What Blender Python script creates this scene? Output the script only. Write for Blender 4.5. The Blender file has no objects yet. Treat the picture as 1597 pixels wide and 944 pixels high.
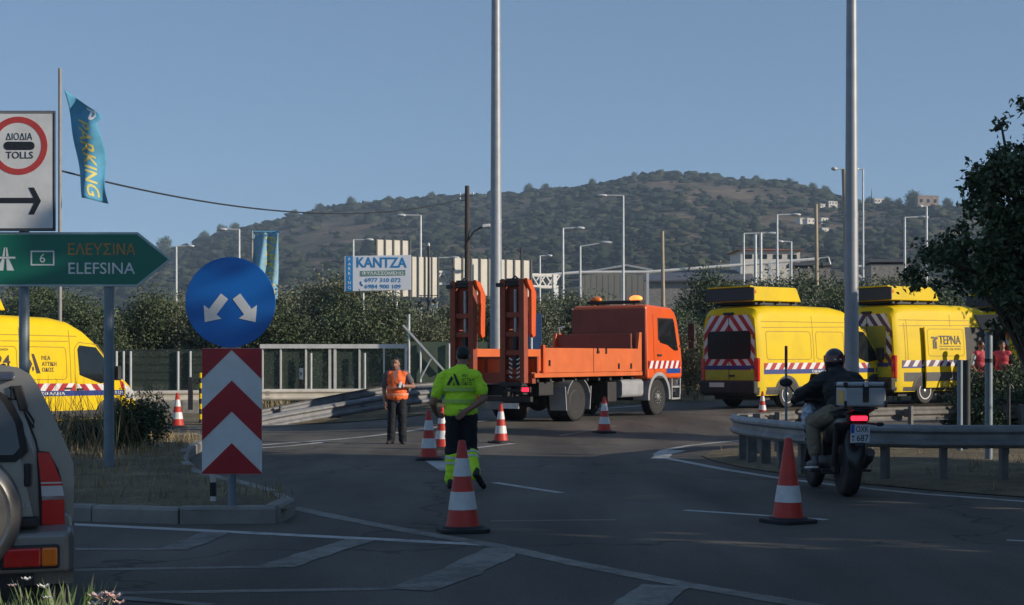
import bpy, bmesh, math, random
import numpy as np
from mathutils import Matrix, Vector, Euler, noise as mnoise

random.seed(7)
rng = np.random.default_rng(7)
R = math.radians
SC = bpy.context.scene
COL = SC.collection

# ------------------------------------------------------------------ camera, sky, sun, exposure
FPX, CX, HY, CAMZ = 2300.0, 798.5, 577.0, 1.5      # focal length in photo pixels, image centre, horizon row, eye height
cam_d = bpy.data.cameras.new('camera')
cam = bpy.data.objects.new('camera', cam_d)
COL.objects.link(cam)
cam.location = (0, 0, CAMZ)
cam.rotation_euler = (R(90), 0, 0)
cam_d.sensor_fit = 'HORIZONTAL'
cam_d.sensor_width = 36.0
cam_d.lens = 36.0 * FPX / 1597.0
cam_d.shift_y = (HY - 472.0) / 1597.0
cam_d.clip_start = 0.1
cam_d.clip_end = 6000
SC.camera = cam

SUN_AZ, SUN_EL = R(108), R(17.5)                       # azimuth clockwise from +Y
world = bpy.data.worlds.new('World')
SC.world = world
world.use_nodes = True
wn = world.node_tree.nodes
wl = world.node_tree.links
bg = wn['Background']
sky = wn.new('ShaderNodeTexSky')
sky.sky_type = 'NISHITA'
sky.sun_disc = False
sky.sun_elevation = SUN_EL
sky.sun_rotation = SUN_AZ
sky.air_density = 0.6
sky.dust_density = 0.0
sky.ozone_density = 6.0
sky.altitude = 200
gam = wn.new('ShaderNodeGamma')                      # softens the contrast of the clear sky all round, as the hazy air does
gam.inputs[1].default_value = 0.5
hsv = wn.new('ShaderNodeHueSaturation')
hsv.inputs['Saturation'].default_value = 1.06
wl.new(sky.outputs[0], gam.inputs[0])
wl.new(gam.outputs[0], hsv.inputs['Color'])
wl.new(hsv.outputs[0], bg.inputs[0])
bg.inputs[1].default_value = 0.15
sun_d = bpy.data.lights.new('sun', 'SUN')
sun_d.energy = 3.0
sun_d.angle = R(0.5)
sun_d.color = (1.0, 0.88, 0.72)
sun = bpy.data.objects.new('sun', sun_d)
COL.objects.link(sun)
sdir = Vector((math.sin(SUN_AZ) * math.cos(SUN_EL), math.cos(SUN_AZ) * math.cos(SUN_EL), math.sin(SUN_EL)))
sun.rotation_euler = sdir.to_track_quat('Z', 'Y').to_euler()
SC.view_settings.view_transform = 'Standard'
SC.view_settings.look = 'None'
SC.view_settings.gamma = 1.0
SC.view_settings.use_curve_mapping = False
SC.view_settings.exposure = 0.74
SC.cycles.max_bounces = 6
SC.cycles.volume_bounces = 0

# ------------------------------------------------------------------ helpers
def ss(a, b, t):
    t = min(1.0, max(0.0, (t - a) / (b - a)))
    return t * t * (3 - 2 * t)

def gz(x, y):
    """height of the road and the land close by: it lifts gently to the far right"""
    return 0.25 * ss(30.5, 36.5, y) * ss(-6, 0, x) + 0.17 * ss(36, 42, y) * ss(1, 7, x) + 0.12 * ss(40, 50, y)

def P(px, py, Y):
    """world point seen at photo pixel (px, py) at depth Y"""
    return Vector(((px - CX) * Y / FPX, Y, CAMZ + (HY - py) * Y / FPX))

def PX(px, Y):
    return (px - CX) * Y / FPX

def G(px, py):
    """point of the flat near road at a photo pixel"""
    Y = CAMZ * FPX / (py - HY)
    return Vector((PX(px, Y), Y, 0))

def GS(px, py):
    """point of the road surface at a photo pixel, lift included"""
    Y = CAMZ * FPX / (py - HY)
    for _ in range(30):
        Y = 0.5 * Y + 0.5 * (CAMZ - gz(PX(px, Y), Y)) * FPX / (py - HY)
    return Vector((PX(px, Y), Y, gz(PX(px, Y), Y)))

def GY(px, Y):
    x = PX(px, Y)
    return Vector((x, Y, gz(x, Y)))

def lin(r, g, b):
    f = lambda c: (c / 255 / 12.92) if c <= 10 else ((c / 255 + 0.055) / 1.055) ** 2.4
    return (f(r), f(g), f(b))

MATS = {}
def mat(name, col, rough=0.6, metal=0.0, var=0.12, scale=6.0, bump=0.0, bscale=60.0, spec=0.5, coat=0.0,
        dirt=0.0, dirtcol=(0.06, 0.05, 0.04), dscale=1.3, emit=None, estr=0.0, alpha=1.0, trans=0.0, stretch=None):
    if name in MATS:
        return MATS[name]
    m = bpy.data.materials.new(name)
    m.use_nodes = True
    n, l = m.node_tree.nodes, m.node_tree.links
    b = n['Principled BSDF']
    tc = n.new('ShaderNodeTexCoord')
    src = tc.outputs['Object']
    if stretch:
        mp = n.new('ShaderNodeMapping')
        mp.inputs['Scale'].default_value = stretch
        l.new(src, mp.inputs[0]); src = mp.outputs[0]
    nz = n.new('ShaderNodeTexNoise')
    nz.inputs['Scale'].default_value = scale
    nz.inputs['Detail'].default_value = 5
    l.new(src, nz.inputs['Vector'])
    rp = n.new('ShaderNodeValToRGB')
    rp.color_ramp.elements[0].position = 0.3
    rp.color_ramp.elements[1].position = 0.7
    rp.color_ramp.elements[0].color = (*[c * (1 - var) for c in col], 1)
    rp.color_ramp.elements[1].color = (*[min(1, c * (1 + var)) for c in col], 1)
    l.new(nz.outputs['Fac'], rp.inputs[0])
    out = rp.outputs[0]
    if dirt > 0:
        dz = n.new('ShaderNodeTexNoise')
        dz.inputs['Scale'].default_value = dscale
        dz.inputs['Detail'].default_value = 8
        dz.inputs['Roughness'].default_value = 0.7
        l.new(src, dz.inputs['Vector'])
        mr = n.new('ShaderNodeMapRange')
        mr.inputs['From Min'].default_value = 0.45
        mr.inputs['From Max'].default_value = 0.75
        mr.inputs['To Max'].default_value = dirt
        l.new(dz.outputs['Fac'], mr.inputs['Value'])
        mx = n.new('ShaderNodeMix'); mx.data_type = 'RGBA'
        l.new(mr.outputs[0], mx.inputs['Factor'])
        l.new(out, mx.inputs['A'])
        mx.inputs['B'].default_value = (*dirtcol, 1)
        out = mx.outputs['Result']
    l.new(out, b.inputs['Base Color'])
    b.inputs['Roughness'].default_value = rough
    b.inputs['Metallic'].default_value = metal
    b.inputs['Specular IOR Level'].default_value = spec
    b.inputs['Coat Weight'].default_value = coat
    if trans:
        b.inputs['Transmission Weight'].default_value = trans
    if alpha < 1:
        b.inputs['Alpha'].default_value = alpha
    if emit:
        b.inputs['Emission Color'].default_value = (*emit, 1)
        b.inputs['Emission Strength'].default_value = estr
    if bump > 0:
        bz = n.new('ShaderNodeTexNoise')
        bz.inputs['Scale'].default_value = bscale
        bz.inputs['Detail'].default_value = 4
        l.new(src, bz.inputs['Vector'])
        bp = n.new('ShaderNodeBump')
        bp.inputs['Strength'].default_value = bump
        bp.inputs['Distance'].default_value = 0.02
        l.new(bz.outputs['Fac'], bp.inputs['Height'])
        l.new(bp.outputs[0], b.inputs['Normal'])
    MATS[name] = m
    return m

def link(o, parent=None):
    COL.objects.link(o)
    if parent is not None:
        o.parent = parent
    return o

def tag(o, label=None, cat=None, group=None, kind=None):
    if label: o['label'] = label
    if cat: o['category'] = cat
    if group: o['group'] = group
    if kind: o['kind'] = kind
    return o

def thing(name, label, cat, loc=(0, 0, 0), rz=0.0, group=None):
    o = bpy.data.objects.new(name, None)
    o.empty_display_size = 0.2
    COL.objects.link(o)
    o.location = loc
    o.rotation_euler = (0, 0, rz)
    return tag(o, label, cat, group)

def copy_tree(o, parent=None):
    c = o.copy()
    COL.objects.link(c)
    if parent is not None:
        c.parent = parent
    for ch in list(o.children):
        copy_tree(ch, c)
    return c

class MB:
    """collects faces and links them as one mesh object"""
    def __init__(self):
        self.v, self.f, self.m = [], [], []
        self.M = Matrix()
    def add(self, vs, fs, mi=0):
        b = len(self.v)
        M = self.M
        self.v.extend([tuple(M @ Vector(p)) for p in vs])
        self.f.extend([tuple(b + i for i in f) for f in fs])
        self.m.extend([mi] * len(fs))
        return self
    def box(self, c, s, mi=0, rot=None):
        x, y, z = s[0] / 2, s[1] / 2, s[2] / 2
        vs = [Vector(p) for p in ((-x, -y, -z), (x, -y, -z), (x, y, -z), (-x, y, -z), (-x, -y, z), (x, -y, z), (x, y, z), (-x, y, z))]
        if rot is not None:
            E = Euler(rot).to_matrix()
            vs = [E @ p for p in vs]
        c = Vector(c)
        return self.add([p + c for p in vs], [(3, 2, 1, 0), (4, 5, 6, 7), (0, 1, 5, 4), (1, 2, 6, 5), (2, 3, 7, 6), (3, 0, 4, 7)], mi)
    def bar(self, a, b, w, h, mi=0, up=(0, 0, 1)):
        a, b = Vector(a), Vector(b)
        d = (b - a).normalized()
        u = Vector(up)
        s = d.cross(u)
        if s.length < 1e-4:
            s = d.cross(Vector((0, 1, 0)))
        s.normalize()
        u = s.cross(d)
        vs = []
        for p in (a, b):
            for i, j in ((-1, -1), (1, -1), (1, 1), (-1, 1)):
                vs.append(p + s * (i * w / 2) + u * (j * h / 2))
        return self.add(vs, [(0, 1, 2, 3), (7, 6, 5, 4), (0, 4, 5, 1), (1, 5, 6, 2), (2, 6, 7, 3), (3, 7, 4, 0)], mi)
    def tube(self, pts, r, n=8, mi=0, cap=True):
        pts = [Vector(p) for p in pts]
        k = len(pts)
        rs = [r] * k if not hasattr(r, '__len__') else list(r)
        vs = []
        prev = None
        for i, p in enumerate(pts):
            d = (pts[min(i + 1, k - 1)] - pts[max(i - 1, 0)]).normalized()
            if prev is None:
                a = Vector((1, 0, 0)) if abs(d.x) < 0.9 else Vector((0, 1, 0))
                s = d.cross(a).normalized()
            else:
                s = (prev - d * prev.dot(d)).normalized()
            prev = s
            t = d.cross(s)
            for j in range(n):
                an = 2 * math.pi * j / n
                vs.append(p + (s * math.cos(an) + t * math.sin(an)) * rs[i])
        fs = []
        for i in range(k - 1):
            for j in range(n):
                j2 = (j + 1) % n
                fs.append((i * n + j, i * n + j2, (i + 1) * n + j2, (i + 1) * n + j))
        if cap:
            fs.append(tuple(range(n - 1, -1, -1)))
            fs.append(tuple((k - 1) * n + j for j in range(n)))
        return self.add(vs, fs, mi)
    def lathe(self, prof, n=24, mi=0, M=None, cap=True):
        """prof: (radius, z) from bottom to top round local z"""
        vs = []
        for r, z in prof:
            for j in range(n):
                an = 2 * math.pi * j / n
                vs.append(Vector((r * math.cos(an), r * math.sin(an), z)))
        fs = []
        k = len(prof)
        for i in range(k - 1):
            for j in range(n):
                j2 = (j + 1) % n
                fs.append((i * n + j, i * n + j2, (i + 1) * n + j2, (i + 1) * n + j))
        if cap:
            fs.append(tuple(range(n - 1, -1, -1)))
            fs.append(tuple((k - 1) * n + j for j in range(n)))
        if M is not None:
            vs = [M @ p for p in vs]
        return self.add(vs, fs, mi)
    def prism(self, poly, t0, t1, mi=0, M=None):
        """polygon (ccw in local xy) thickened along local z"""
        k = len(poly)
        vs = [Vector((x, y, t0)) for x, y in poly] + [Vector((x, y, t1)) for x, y in poly]
        fs = [tuple(range(k - 1, -1, -1)), tuple(range(k, 2 * k))]
        fs += [(i, (i + 1) % k, k + (i + 1) % k, k + i) for i in range(k)]
        if M is not None:
            vs = [M @ p for p in vs]
        return self.add(vs, fs, mi)
    def ell(self, c, r, nu=12, nv=8, mi=0, rot=None):
        rx, ry, rz = (r, r, r) if not hasattr(r, '__len__') else r
        E = Euler(rot).to_matrix() if rot is not None else Matrix.Identity(3)
        c = Vector(c)
        vs = [c + E @ Vector((0, 0, -rz))]
        for i in range(1, nv):
            a = -math.pi / 2 + math.pi * i / nv
            for j in range(nu):
                b = 2 * math.pi * j / nu
                vs.append(c + E @ Vector((rx * math.cos(a) * math.cos(b), ry * math.cos(a) * math.sin(b), rz * math.sin(a))))
        vs.append(c + E @ Vector((0, 0, rz)))
        fs = [(0, 1 + (j + 1) % nu, 1 + j) for j in range(nu)]
        for i in range(nv - 2):
            for j in range(nu):
                j2 = (j + 1) % nu
                fs.append((1 + i * nu + j, 1 + i * nu + j2, 1 + (i + 1) * nu + j2, 1 + (i + 1) * nu + j))
        L = len(vs) - 1
        b0 = 1 + (nv - 2) * nu
        fs += [(L, b0 + j, b0 + (j + 1) % nu) for j in range(nu)]
        return self.add(vs, fs, mi)
    def face(self, pts, mi=0):
        return self.add(pts, [tuple(range(len(pts)))], mi)
    def mesh(self, name, mats):
        me = bpy.data.meshes.new(name)
        me.from_pydata(self.v, [], self.f)
        mats = mats if isinstance(mats, (list, tuple)) else [mats]
        for m in mats:
            me.materials.append(m)
        if len(mats) > 1:
            me.polygons.foreach_set('material_index', self.m)
        me.validate()
        me.update()
        return me
    def build(self, name, mats, parent=None, smooth=0, bevel=0.0, seg=2, loc=None, rot=None):
        me = self.mesh(name, mats)
        if smooth:
            me.shade_smooth()
            me.set_sharp_from_angle(angle=R(smooth))
        o = bpy.data.objects.new(name, me)
        link(o, parent)
        if loc is not None: o.location = loc
        if rot is not None: o.rotation_euler = rot
        if bevel > 0:
            bv = o.modifiers.new('bevel', 'BEVEL')
            bv.width = bevel
            bv.segments = seg
            bv.limit_method = 'ANGLE'
            bv.angle_limit = R(40)
            bv.harden_normals = False
        return o

def build_each(mb, name, mats, parent=None, **kw):
    """like MB.build, but every loose piece becomes an object of its own"""
    par = list(range(len(mb.v)))
    def find(i):
        while par[i] != i:
            par[i] = par[par[i]]; i = par[i]
        return i
    for f in mb.f:
        a = find(f[0])
        for i in f[1:]: par[find(i)] = a
    groups = {}
    for k, f in enumerate(mb.f): groups.setdefault(find(f[0]), []).append(k)
    out = []
    for ks in groups.values():
        ids = sorted({i for k in ks for i in mb.f[k]})
        mp = {i: j for j, i in enumerate(ids)}
        q = MB(); q.v = [mb.v[i] for i in ids]; q.f = [tuple(mp[i] for i in mb.f[k]) for k in ks]; q.m = [mb.m[k] for k in ks]
        out.append(q.build(name, mats, parent, **kw))
    return out
MB.each = lambda self, *a, **k: build_each(self, *a, **k)

def clip(poly, a, b, c):
    """keep the part of a 2D polygon where a*x + b*y <= c"""
    out = []
    for i in range(len(poly)):
        p, q = poly[i], poly[(i + 1) % len(poly)]
        dp, dq = a * p[0] + b * p[1] - c, a * q[0] + b * q[1] - c
        if dp <= 0: out.append(p)
        if dp * dq < 0:
            t = dp / (dp - dq)
            out.append((p[0] + (q[0] - p[0]) * t, p[1] + (q[1] - p[1]) * t))
    return out

def clip_rect(poly, x0, x1, y0, y1):
    for a, b, c in ((1, 0, x1), (-1, 0, -x0), (0, 1, y1), (0, -1, -y0)):
        if len(poly) < 3: return []
        poly = clip(poly, a, b, c)
    return poly if len(poly) >= 3 else []

def frame(o, xdir, ydir):
    """matrix whose local xy plane lies along xdir, ydir at o"""
    x = Vector(xdir).normalized(); y = Vector(ydir).normalized()
    z = x.cross(y)
    return Matrix(((x.x, y.x, z.x, o[0]), (x.y, y.y, z.y, o[1]), (x.z, y.z, z.z, o[2]), (0, 0, 0, 1)))

def text_mesh(s, size, bold=0.0, align='CENTER', ext=0.002, sx=1.0, space=1.0):
    cu = bpy.data.curves.new('lettering', 'FONT')
    cu.body = s
    cu.size = size
    cu.align_x = align
    cu.align_y = 'CENTER'
    cu.extrude = ext
    cu.offset = bold * size * 0.45
    cu.space_character = space
    cu.resolution_u = 3
    o = bpy.data.objects.new('lettering', cu)
    COL.objects.link(o)
    o.scale.x = sx
    dg = bpy.context.evaluated_depsgraph_get()
    dg.update()
    me = bpy.data.meshes.new_from_object(o.evaluated_get(dg))
    bpy.data.objects.remove(o)
    for v in me.vertices:
        v.co.x *= sx
    return me

def text(s, size, M, m, parent, bold=0.0, align='CENTER', sx=1.0, fn=None, space=1.0, name='lettering', ext=0.002):
    me = text_mesh(s, size, bold, align, ext, sx, space)
    for v in me.vertices:
        v.co = fn(v.co) if fn else M @ v.co
    me.materials.clear()
    me.materials.append(m)
    o = bpy.data.objects.new(name, me)
    return link(o, parent)

def disc(n, r, cx=0, cy=0, a0=0.0, a1=2 * math.pi):
    return [(cx + r * math.cos(a0 + (a1 - a0) * i / n), cy + r * math.sin(a0 + (a1 - a0) * i / n)) for i in range(n)]
def ring_faces(mb, r0, r1, n, t0, t1, mi=0, M=None, cx=0, cy=0):
    for i in range(n):
        a, b = 2 * math.pi * i / n, 2 * math.pi * (i + 1) / n
        mb.prism([(cx + r0 * math.cos(a), cy + r0 * math.sin(a)), (cx + r1 * math.cos(a), cy + r1 * math.sin(a)),
                  (cx + r1 * math.cos(b), cy + r1 * math.sin(b)), (cx + r0 * math.cos(b), cy + r0 * math.sin(b))], t0, t1, mi, M)
def rrect(w, h, r, n=5, cx=0, cy=0):
    out = []
    for qx, qy, a in ((w / 2 - r, h / 2 - r, 0), (-w / 2 + r, h / 2 - r, 90), (-w / 2 + r, -h / 2 + r, 180), (w / 2 - r, -h / 2 + r, 270)):
        for i in range(n + 1):
            t = R(a + 90 * i / n)
            out.append((cx + qx + r * math.cos(t), cy + qy + r * math.sin(t)))
    return out
# ------------------------------------------------------------------ materials
M_yellow = mat('yellow_paint', (0.78, 0.545, 0.005), 0.5, var=0.04, scale=1.5, spec=0.2, dirt=0.35, dirtcol=(0.42, 0.29, 0.05), dscale=1.1)
M_orange = mat('orange_paint', (0.74, 0.105, 0.016), 0.38, var=0.06, scale=2, coat=0.2, dirt=0.3, dirtcol=(0.30, 0.06, 0.02), dscale=1.4)
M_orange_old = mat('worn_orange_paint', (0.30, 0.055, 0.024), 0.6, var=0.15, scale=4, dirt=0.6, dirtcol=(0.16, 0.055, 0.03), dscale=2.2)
M_orange_deck = mat('faded_orange_paint', (0.66, 0.14, 0.032), 0.5, var=0.12, scale=2.5, dirt=0.35, dirtcol=(0.35, 0.10, 0.04), dscale=1.2)
M_white = mat('white_sheeting', (0.74, 0.74, 0.73), 0.45, var=0.06, scale=3, dirt=0.5, dirtcol=(0.5, 0.48, 0.44), dscale=2.5)
M_red = mat('red_sheeting', (0.42, 0.014, 0.022), 0.45, var=0.10, scale=3, dirt=0.45, dirtcol=(0.3, 0.03, 0.03), dscale=2.5)
M_blue = mat('blue_sheeting', (0.004, 0.135, 0.50), 0.4, var=0.08, scale=2.2, dirt=0.45, dirtcol=(0.02, 0.13, 0.40), dscale=3)
M_green = mat('green_sheeting', (0.004, 0.17, 0.11), 0.42, var=0.08, scale=2, dirt=0.4, dirtcol=(0.03, 0.14, 0.1), dscale=3)
M_letter_orange = mat('amber_lettering', (0.52, 0.24, 0.06), 0.5, var=0.05)
M_letter_white = mat('white_lettering', (0.72, 0.74, 0.73), 0.45, var=0.04)
M_black = mat('black_print', (0.018, 0.02, 0.026), 0.5, var=0.15)
M_navy = mat('navy_print', (0.012, 0.035, 0.20), 0.45, var=0.1)
M_galv = mat('galvanised_steel', (0.42, 0.44, 0.46), 0.48, 0.35, var=0.18, scale=9, bump=0.05, bscale=40, dirt=0.4, dirtcol=(0.22, 0.2, 0.18), dscale=2)
M_mast = mat('mast_steel', (0.30, 0.32, 0.35), 0.5, 0.25, var=0.1, scale=4, dirt=0.3, dirtcol=(0.28, 0.28, 0.28), dscale=1.5)
M_railmid = mat('worn_galvanised_rail', (0.30, 0.305, 0.31), 0.55, 0.3, var=0.2, scale=6, dirt=0.5, dirtcol=(0.16, 0.14, 0.12), dscale=2)
M_railshade = mat('shade_toned_rail', (0.20, 0.205, 0.215), 0.6, 0.25, var=0.2, scale=5, dirt=0.5, dirtcol=(0.13, 0.12, 0.11), dscale=2)  # shade on the sloping rails put into a darker steel colour, plus dirt
M_poledark = mat('grey_pole', (0.27, 0.26, 0.25), 0.6, 0.1, var=0.12, scale=5)
M_post = mat('painted_post', (0.20, 0.25, 0.29), 0.5, 0.3, var=0.12, scale=6, dirt=0.3, dirtcol=(0.14, 0.13, 0.12))
M_lamp = mat('lamp_pole_paint', (0.55, 0.57, 0.58), 0.5, 0.2, var=0.1, scale=3)
M_white_metal = mat('white_painted_metal', (0.70, 0.69, 0.66), 0.5, var=0.08, scale=5, dirt=0.35, dirtcol=(0.4, 0.36, 0.3))
M_cream_rail = mat('pale_rail', (0.62, 0.57, 0.48), 0.55, var=0.12, scale=5, dirt=0.5, dirtcol=(0.3, 0.25, 0.2))
M_darkmetal = mat('dark_metal', (0.035, 0.037, 0.042), 0.55, 0.3, var=0.2)
M_rubber = mat('black_rubber', (0.020, 0.020, 0.022), 0.75, var=0.2, scale=10, bump=0.1, bscale=30)
M_chassis = mat('chassis_black', (0.022, 0.022, 0.024), 0.65, var=0.25, scale=6, dirt=0.4, dirtcol=(0.06, 0.05, 0.045))
M_greyplastic = mat('grey_plastic', (0.055, 0.055, 0.058), 0.6, var=0.15, scale=5, dirt=0.3, dirtcol=(0.12, 0.11, 0.1))
M_fender = mat('fender_grey', (0.33, 0.34, 0.36), 0.5, var=0.12, dirt=0.4, dirtcol=(0.16, 0.15, 0.14))
M_silverrim = mat('silver_rim', (0.58, 0.58, 0.60), 0.35, 0.5, var=0.1)
M_glass = mat('dark_glass', (0.012, 0.016, 0.018), 0.08, 0.0, var=0.2, scale=3, spec=0.6)
M_redlens = mat('red_lens', (0.58, 0.014, 0.016), 0.2, var=0.1, coat=0.5)
M_redlit = mat('red_lit_lens', (0.6, 0.01, 0.02), 0.3, emit=(1.0, 0.02, 0.05), estr=1.6)
M_amberlens = mat('amber_lens', (0.75, 0.18, 0.01), 0.2, var=0.1, coat=0.5)
M_amberlit = mat('amber_lit_beacon', (0.9, 0.3, 0.03), 0.3, emit=(1.0, 0.22, 0.05), estr=1.3)
M_clearlens = mat('clear_lens', (0.6, 0.6, 0.6), 0.15, var=0.1, coat=0.5)
M_conered = mat('cone_red_plastic', (0.52, 0.035, 0.018), 0.5, var=0.12, scale=9, dirt=0.35, dirtcol=(0.25, 0.04, 0.03), dscale=5)
M_conewhite = mat('cone_white_band', (0.66, 0.66, 0.66), 0.4, var=0.07, scale=9, dirt=0.35, dirtcol=(0.4, 0.38, 0.36), dscale=6)
M_wood = mat('tarred_wood', (0.055, 0.040, 0.032), 0.8, var=0.3, scale=5, stretch=(3, 3, 0.4), bump=0.2)
M_palewood = mat('pale_wood', (0.40, 0.33, 0.24), 0.8, var=0.2, scale=5, stretch=(3, 3, 0.4))
M_concrete = mat('concrete', (0.32, 0.30, 0.27), 0.85, var=0.2, scale=4, bump=0.2, bscale=25, dirt=0.5, dirtcol=(0.14, 0.12, 0.1))
M_kerb = mat('kerb_concrete', (0.27, 0.255, 0.23), 0.9, var=0.22, scale=5, bump=0.35, bscale=22, dirt=0.6, dirtcol=(0.10, 0.09, 0.08), dscale=2.5)
M_skin = mat('skin', (0.42, 0.22, 0.15), 0.55, var=0.06, scale=14)
M_skin_tan = mat('tanned_skin', (0.30, 0.15, 0.10), 0.55, var=0.06, scale=14)
M_hair = mat('dark_hair', (0.012, 0.010, 0.009), 0.6, var=0.3, scale=60)
M_vest = mat('orange_hivis_cloth', (1.0, 0.17, 0.035), 0.7, var=0.08, scale=10, bump=0.4, bscale=9)
M_shirtlime = mat('lime_hivis_cloth', (0.58, 0.97, 0.03), 0.75, var=0.06, scale=9, bump=0.4, bscale=9)
M_reflect = mat('reflective_tape', (0.55, 0.58, 0.58), 0.35, var=0.1)
M_trouser = mat('navy_trouser_cloth', (0.009, 0.011, 0.016), 0.85, var=0.25, scale=8, bump=0.3, bscale=12)
M_jacket = mat('black_jacket_cloth', (0.016, 0.015, 0.016), 0.7, var=0.25, scale=8, bump=0.3, bscale=10)
M_khaki = mat('khaki_cloth', (0.20, 0.165, 0.115), 0.85, var=0.12, scale=10, bump=0.3, bscale=12)
M_shoe = mat('dark_shoe', (0.02, 0.019, 0.02), 0.6, var=0.2)
M_teeshirt = mat('grey_shirt', (0.12, 0.11, 0.12), 0.85, var=0.1)
M_silver = mat('silver_car_paint', (0.235, 0.225, 0.21), 0.32, 0.4, var=0.04, scale=30, coat=0.6, dirt=0.15, dirtcol=(0.2, 0.18, 0.16))
M_ledboard = mat('dark_sign_matrix', (0.02, 0.022, 0.03), 0.5, var=0.3, scale=60)
M_trunk = mat('bark', (0.085, 0.062, 0.045), 0.9, var=0.3, scale=8, stretch=(2, 2, 0.4), bump=0.4)
M_panelback = mat('panel_back', (0.72, 0.68, 0.58), 0.55, var=0.06, scale=2, dirt=0.25, dirtcol=(0.5, 0.44, 0.36))
M_plaster = mat('pale_plaster', (0.66, 0.62, 0.55), 0.85, var=0.08, scale=2)
M_rooftile = mat('red_roof_tile', (0.36, 0.12, 0.06), 0.85, var=0.2, scale=3)
M_greyroof = mat('grey_roof_sheet', (0.12, 0.125, 0.14), 0.6, var=0.15, scale=1)
M_cladding = mat('cream_cladding', (0.42, 0.38, 0.30), 0.7, var=0.08, scale=1, dirt=0.3, dirtcol=(0.3, 0.25, 0.18), dscale=0.5)
M_stone = mat('rough_stone', (0.30, 0.22, 0.17), 0.9, var=0.25, scale=0.8)
M_flagblue = mat('blue_flag_cloth', (0.09, 0.32, 0.50), 0.8, var=0.12, scale=4)
M_flagpale = mat('pale_flag_cloth', (0.22, 0.42, 0.55), 0.8, var=0.15, scale=3)
M_flagyellow = mat('yellow_flag_print', (0.66, 0.55, 0.16), 0.8, var=0.12)
M_bag = mat('pale_blue_plastic', (0.36, 0.44, 0.55), 0.4, var=0.2, scale=8)
M_leafdark = mat('leaf_dark', (0.048, 0.078, 0.032), 0.6, var=0.35, scale=1.2)
M_leafmid = mat('leaf_mid', (0.078, 0.115, 0.046), 0.6, var=0.35, scale=1.2)
M_leaflight = mat('leaf_light', (0.100, 0.135, 0.055), 0.6, var=0.3, scale=1.2)
M_olive1 = mat('olive_leaf', (0.135, 0.150, 0.090), 0.6, var=0.25, scale=0.8)
M_olive2 = mat('olive_leaf_pale', (0.170, 0.185, 0.120), 0.6, var=0.25, scale=0.8)
M_olive3 = mat('olive_leaf_dark', (0.100, 0.118, 0.066), 0.6, var=0.25, scale=0.8)
M_straw = mat('dry_grass', (0.34, 0.26, 0.13), 0.85, var=0.3, scale=2)
M_straw2 = mat('dry_stalk', (0.20, 0.145, 0.075), 0.85, var=0.3, scale=2)
M_bushleaf = mat('shrub_leaf', (0.060, 0.085, 0.028), 0.65, var=0.35, scale=3)

def big_mat(name, build):
    m = bpy.data.materials.new(name)
    m.use_nodes = True
    build(m.node_tree.nodes, m.node_tree.links, m.node_tree.nodes['Principled BSDF'])
    return m

def N(n, kind, **kw):
    x = n.new(kind)
    for k, v in kw.items():
        if k in x.inputs: x.inputs[k].default_value = v
        else: setattr(x, k, v)
    return x

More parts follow.
